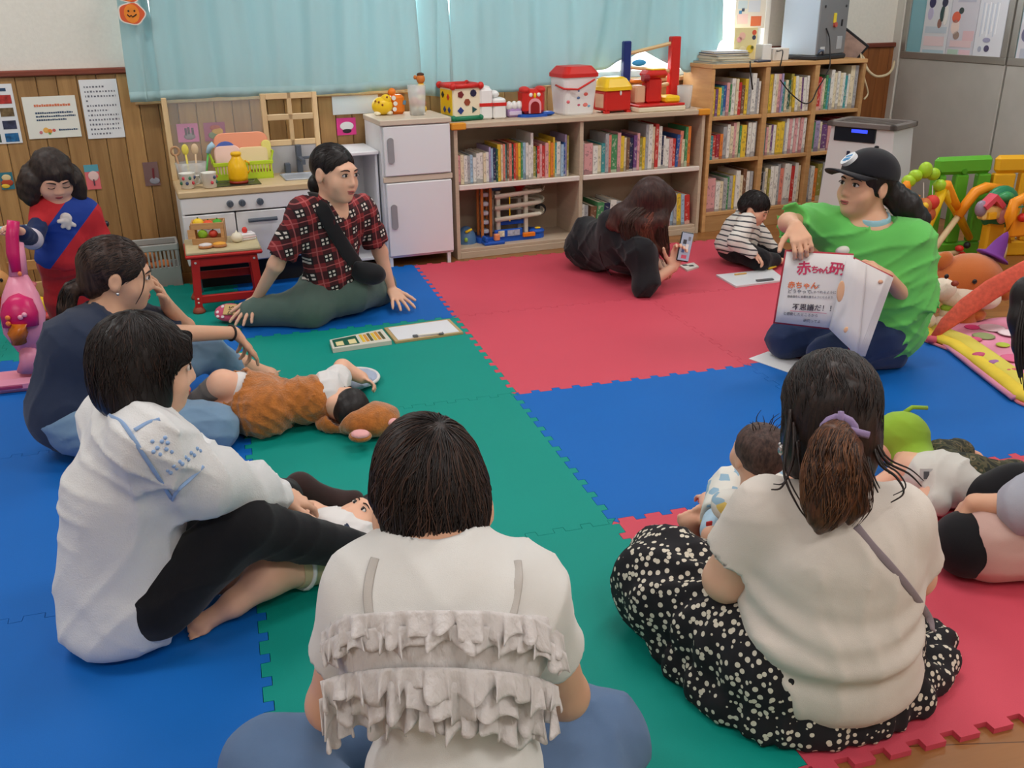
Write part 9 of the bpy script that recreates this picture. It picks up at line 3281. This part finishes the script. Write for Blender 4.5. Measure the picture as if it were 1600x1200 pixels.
# ------------------------------------------------------------------ woman in green with the cap, and her book
def build_green():
 base = V((1.38,.93,0))
 pel,chest,neck = V((1.50,.88,.20)),V((1.445,.92,.43)),at(1362,345,.95)
 shR,shL = at(1278,352,1.04),at(1420,382,.82)
 H = Frame(at(1352,290,.95),(-.93,-.20,.14),(.13,.02,1),1.04)
 elR,wrR = at(1232,348,.98),at(1243,354,.82)
 elL,wrL = at(1424,478,.78),at(1386,432,.68)
 P = head_prims(H)
 P.append(cap(H.p(0,-.03,-.05),neck - V((0,0,.03)),.05,.056,.03))
 T,A = torso_prims(pel,chest,neck,shL,shR,-.01,.98)
 P += T + arm_prims(shR,elR,wrR,1.0) + arm_prims(shL,elL,wrL,1.0)
 P += hand_prims(wrR,at(1256,386,.72) - wrR,(-.35,-.55,.7),1.0,.85,1,.1,.4)
 P += hand_prims(wrL,at(1340,398,.66) - wrL,(.2,-.3,.8),1.0,.55,-1,.15,.4)
 hR,hL = pel + V((-.05,.08,-.05)),pel + V((-.04,-.09,-.05))
 kR,aR = V((1.20,1.04,.075)),V((1.48,1.06,.05))
 kL,aL = V((1.25,.82,.075)),V((1.55,.80,.05))
 P += leg_prims(hR,kR,aR) + leg_prims(hL,kL,aL)
 o = person('woman in a green T-shirt and black cap kneeling and showing an open book', P, base, SK, .0055)
 face_parts(H, o, base, 0, 'open', (176, 92, 90))
 gt = cloth_mat('green_tshirt', (106, 200, 98), .06, .3)
 Q = sleeve(shR,shR + (elR - shR) * .75,.068,.072) + sleeve(shL,shL + (elL - shL) * .85,.078,.098)
 T,A = torso_prims(pel + V((0,0,.02)),chest,neck,shL,shR,.022,.96,.02,1.0)
 Q += T + [cap(shL,pel + V((.04,-.05,.05)),.085,.125,.07),elp(pel + V((.02,-.02,-.06)),(.17,.15,.12),None,.06)]
 Q.append(elp(neck + A[1] * .045 + V((0, 0, .030)), (.088, .088, .074), None, .01, 's'))
 Q.append(cut(V((0,0,.03)),(0,0,-1)))
 tee = Q
 gw = folds(.010,.8,181,.5,.2)
 wear('t_shirt', Q, o, gt, .008, gw, 'oversized green T-shirt')
 lb = cloth_mat('pale_blue_shirt', (160, 204, 222), .05)
 Q = [cap(neck + V((0, 0, -.03)), neck + A[1] * .02 + V((0, 0, .0)), .085, .074, .03), elp(neck + A[1] * .03 + V((0, 0, .05)), (.066, .066, .058), None, .006, 's')]
 wear('undershirt', Q, o, lb, .006, None, 'pale blue undershirt')
 jm = cloth_mat('dark_denim', (40, 56, 92), .12, .3, .8, 1200)
 Q = [elp(pel + V((0,0,-.06)),(.16,.16,.11),None,.02),cap(hR,kR,.095,.08,.05),cap(kR,aR,.07,.055,.03),cap(hL,kL,.095,.08,.05),cap(kL,aL,.07,.055,.03),cut(V((0,0,.004)),(0,0,-1))]
 wear('jeans', Q, o, jm, .009, folds(.004, .9, 183))
 bdg = hit(tee,1318,392,.006,gw)
 wear('badge', [elp(bdg, (.035, .02, .02), None, .01)], o, M('badge_white', (226, 220, 214), .6), .006, None, 'white print on the chest')
 # hair and ponytail
 Q = scalp(H,(0,-.018,.030),(.086,.104,.090),((0,.122,-.045),(.066,.086,.10)))
 Q += [elp(H.p(q * .08, -.008, -.012), (.014, .023, .036), H.ax, .008, 's') for q in (-1, 1)]
 tail = [H.p(.0,-.10,-.035),at(1398,305,.92),at(1416,322,.90),at(1432,345,.88),at(1432,372,.87)]
 Q += chain(tail,[.028,.042,.052,.046,.018],.03)
 wear('hair', Q, o, HB, .0055, strands(.0028, 230, 185, (1, 1, .4)))
 wmb(MB().ell(H.p(.028, -.112, -.042), (.022, .018, .018), 12, 8), 'hair_bobble', M('bobble_white', (210, 204, 206), .5), o, True, 'white hair bobble')
 # cap
 ck = cloth_mat('black_cap_cloth', (28, 28, 34), .06, .2)
 Q = [elp(H.p(0,-.012,.048),(.098 * H.s,.117 * H.s,.092 * H.s),H.ax,.0)]
 Q.append(cut(H.p(0,0,.036),-(H.u * 1 - H.f * .08)))
 Q.append(elp(H.p(0, -.014, .024), (.088 * H.s, .107 * H.s, .090 * H.s), H.ax, .003, 's'))
 capo = wear('cap', Q, o, ck, .005, None, 'black baseball cap')
 g = []
 for i in range(17):
  a = math.radians(-70 + 140 * i / 16)
  row = []
  for j in range(9):
   b = j / 8
   r0x,r0y = .092 * math.sin(a),.012 + .098 * math.cos(a)
   ex = .078 * math.sin(a) * (1 + .12 * b)
   fy = r0y + b * (.092 * max(0.0,math.cos(a)) ** .5)
   row.append(H.p(r0x * (1 - b) + ex * b,fy,.044 + .018 * b - .012 * b * b - .030 * (math.sin(a) ** 2) * (.4 + .6 * b)))
  g.append(row)
 wmb(MB().sheet(g, .005), 'cap_brim', ck, o, True, 'curved black brim')
 wmb(MB().ell(H.p(0, -.012, .142), (.009, .009, .006), 10, 8), 'cap_button', ck, o)
 bc,bf = H.p(.030,.088,.090),None
 n_ = (H.f * .62 + H.r * .35 + H.u * .52).normalized()
 xa = (H.f.cross(H.u)).normalized()
 xa = (xa - n_ * xa.dot(n_)).normalized()
 ya = n_.cross(xa)
 bm_ = plane_M(bc,xa,ya)
 wmb(MB().prism([(.040 * math.cos(t), .030 * math.sin(t)) for t in [2 * math.pi * i / 28 for i in range(28)]], -.012, .004, bm_), 'cap_badge', M('badge_white2', (232, 236, 240), .6), o, False, 'white oval cap emblem')
 wmb(MB().box((-.022, .001, .004), (-.006, .013, .0055), 0, bm_).box((-.002, .001, .004), (.008, .015, .0055), 0, bm_).box((.010, .0, .004), (.024, .012, .0055), 0, bm_).box((-.020, -.014, .004), (.022, -.006, .0055), 0, bm_), 'emblem_print', M('emblem_blue', (70, 150, 206), .6), o, False, 'blue print on the emblem')
 return tee,gw

build_green()

def build_book():
 TL,TR,BR,BL = at(1229,393,.78),at(1334,399,.66),at(1318,515,.62),at(1211,503,.74)
 c = (TL + TR + BR + BL) / 4
 q = thing('picture_book', 'open white picture book with red title held up by the woman in green', 'book', V((c.x, c.y, BL.z)), 0)
 o_ = q.location
 pw_ = M('book_page_white', (226, 222, 222), .7)
 rc = M('book_cover_red', (176, 50, 64), .5)

 def quad(name,P4,th,mat_,bow=0.0,nx=10):
  a,b,c_,d = P4
  nrm = (b - a).cross(d - a).normalized()
  if nrm.dot(CF) > 0:
   nrm = -nrm
  g = []
  for i in range(nx + 1):
   s_ = i / nx
   row = []
   for j in range(5):
    t_ = j / 4
    p = (a * (1 - s_) + b * s_) * (1 - t_) + (d * (1 - s_) + c_ * s_) * t_
    row.append(p + nrm * bow * math.sin(math.pi * s_) - o_)
   g.append(row)
  return MB().sheet(g,th).build(name,mat_,q,True),nrm
 # cover boards, pages, the lifted page and the right-hand block
 e = .01
 ux = (TR - TL).normalized()
 uy = (TL - BL).normalized()
 nr = ux.cross(uy).normalized()
 back = -nr if nr.dot(CF) < 0 else nr
 quad('cover', [TL - ux * .006 + uy * .006 + back * .008, TR + uy * .006 + back * .008, BR - uy * .006 + back * .008, BL - ux * .006 - uy * .006 + back * .008], .004, rc)
 quad('page', [TL, TR, BR, BL], .006, pw_)
 RT,RB = at(1396,434,.60),at(1352,557,.56)
 ST,SB = at(1336,404,.655),at(1328,553,.60)
 quad('cover', [ST + V((0, .012, .004)), RT + V((.006, .012, .004)), RB + V((.004, .012, -.004)), SB + V((0, .012, -.004))], .004, rc)
 for i in range(5):
  f_ = i / 5
  dy = V((0,-.004 * i,0))
  quad('page', [ST + dy, ST + (RT - ST) * (1 - .05 * i) + dy, SB + (RB - SB) * (1 - .16 * i) + dy, SB + dy], .0012, pw_, .004)
 quad('lifted_page', [TR + V((0, -.012, 0)) - ux * .03, ST + (RT - ST) * .18 + V((0, -.03, -.004)), SB + (RB - SB) * .2 + V((0, -.03, .004)), BR - ux * .06 + V((0, -.015, .004))], .0012, pw_, .018)
 # lettering on the left page
 w_ = (TR - TL).length
 h_ = (TL - BL).length
 front = nr if nr.dot(CF) < 0 else -nr
 org = TL + front * .0042 - o_
 pnk, org_m, dk = M('title_crimson', (206, 56, 96), .7), M('title_orange', (232, 120, 70), .7), M('text_dark', (70, 64, 76), .7)

 def wr_(body,x,y,size,mat_,ang=0.0,bold=.0):
  m4 = plane_M(org + ux * (x * w_) - uy * (y * h_), ux, uy) @ Matrix.Rotation(ang, 4, 'Z')
  text_part('lettering', body, size, mat_, q, m4, .0003, 'LEFT', bold)
 wr_('赤', .20, .30, .052, pnk, .12, .0012)
 wr_('ち', .405, .27, .03, pnk, .05, .0008)
 wr_('ゃ', .495, .265, .026, pnk, 0, .0008)
 wr_('ん', .575, .265, .03, pnk, 0, .0008)
 wr_('研', .67, .25, .046, pnk, -.05, .0012)
 wr_('究', .84, .265, .046, pnk, -.1, .0012)
 wr_('赤ちゃん', .10, .50, .027, org_m, .04, .0006)
 wr_('って', .47, .475, .014, dk, .03)
 wr_('どうやって', .11, .575, .017, dk, .04)
 wr_('しゃべれるように なるの？', .45, .555, .0115, dk, .04)
 wr_('自由自在に言葉を操るようになるまで', .12, .635, .0095, dk, .04)
 wr_('不思議だ！！', .22, .80, .026, dk, .02, .0003)
 wr_('と感動したところから', .10, .885, .0125, dk, .0)
 wr_('研究ってよ', .42, .965, .0125, dk, .0)
 a = org + ux * (.2 * w_) - uy * (.825 * h_)
 MB().tube([a, a + ux * .55 * w_], .0008, 4).build('underline', pnk, q)
 # soft orange drawing on the lifted page
 for (x,y,r1,r2) in ((1313,455,.016,.04),(1322,515,.012,.012)):
  p = at(x,y,.60) - o_
  MB().ell(p + front * .012, (r1, .003, r2), 14, 8).build('drawing', M('drawing_peach', (240, 190, 150), .8), q, True)

build_book()
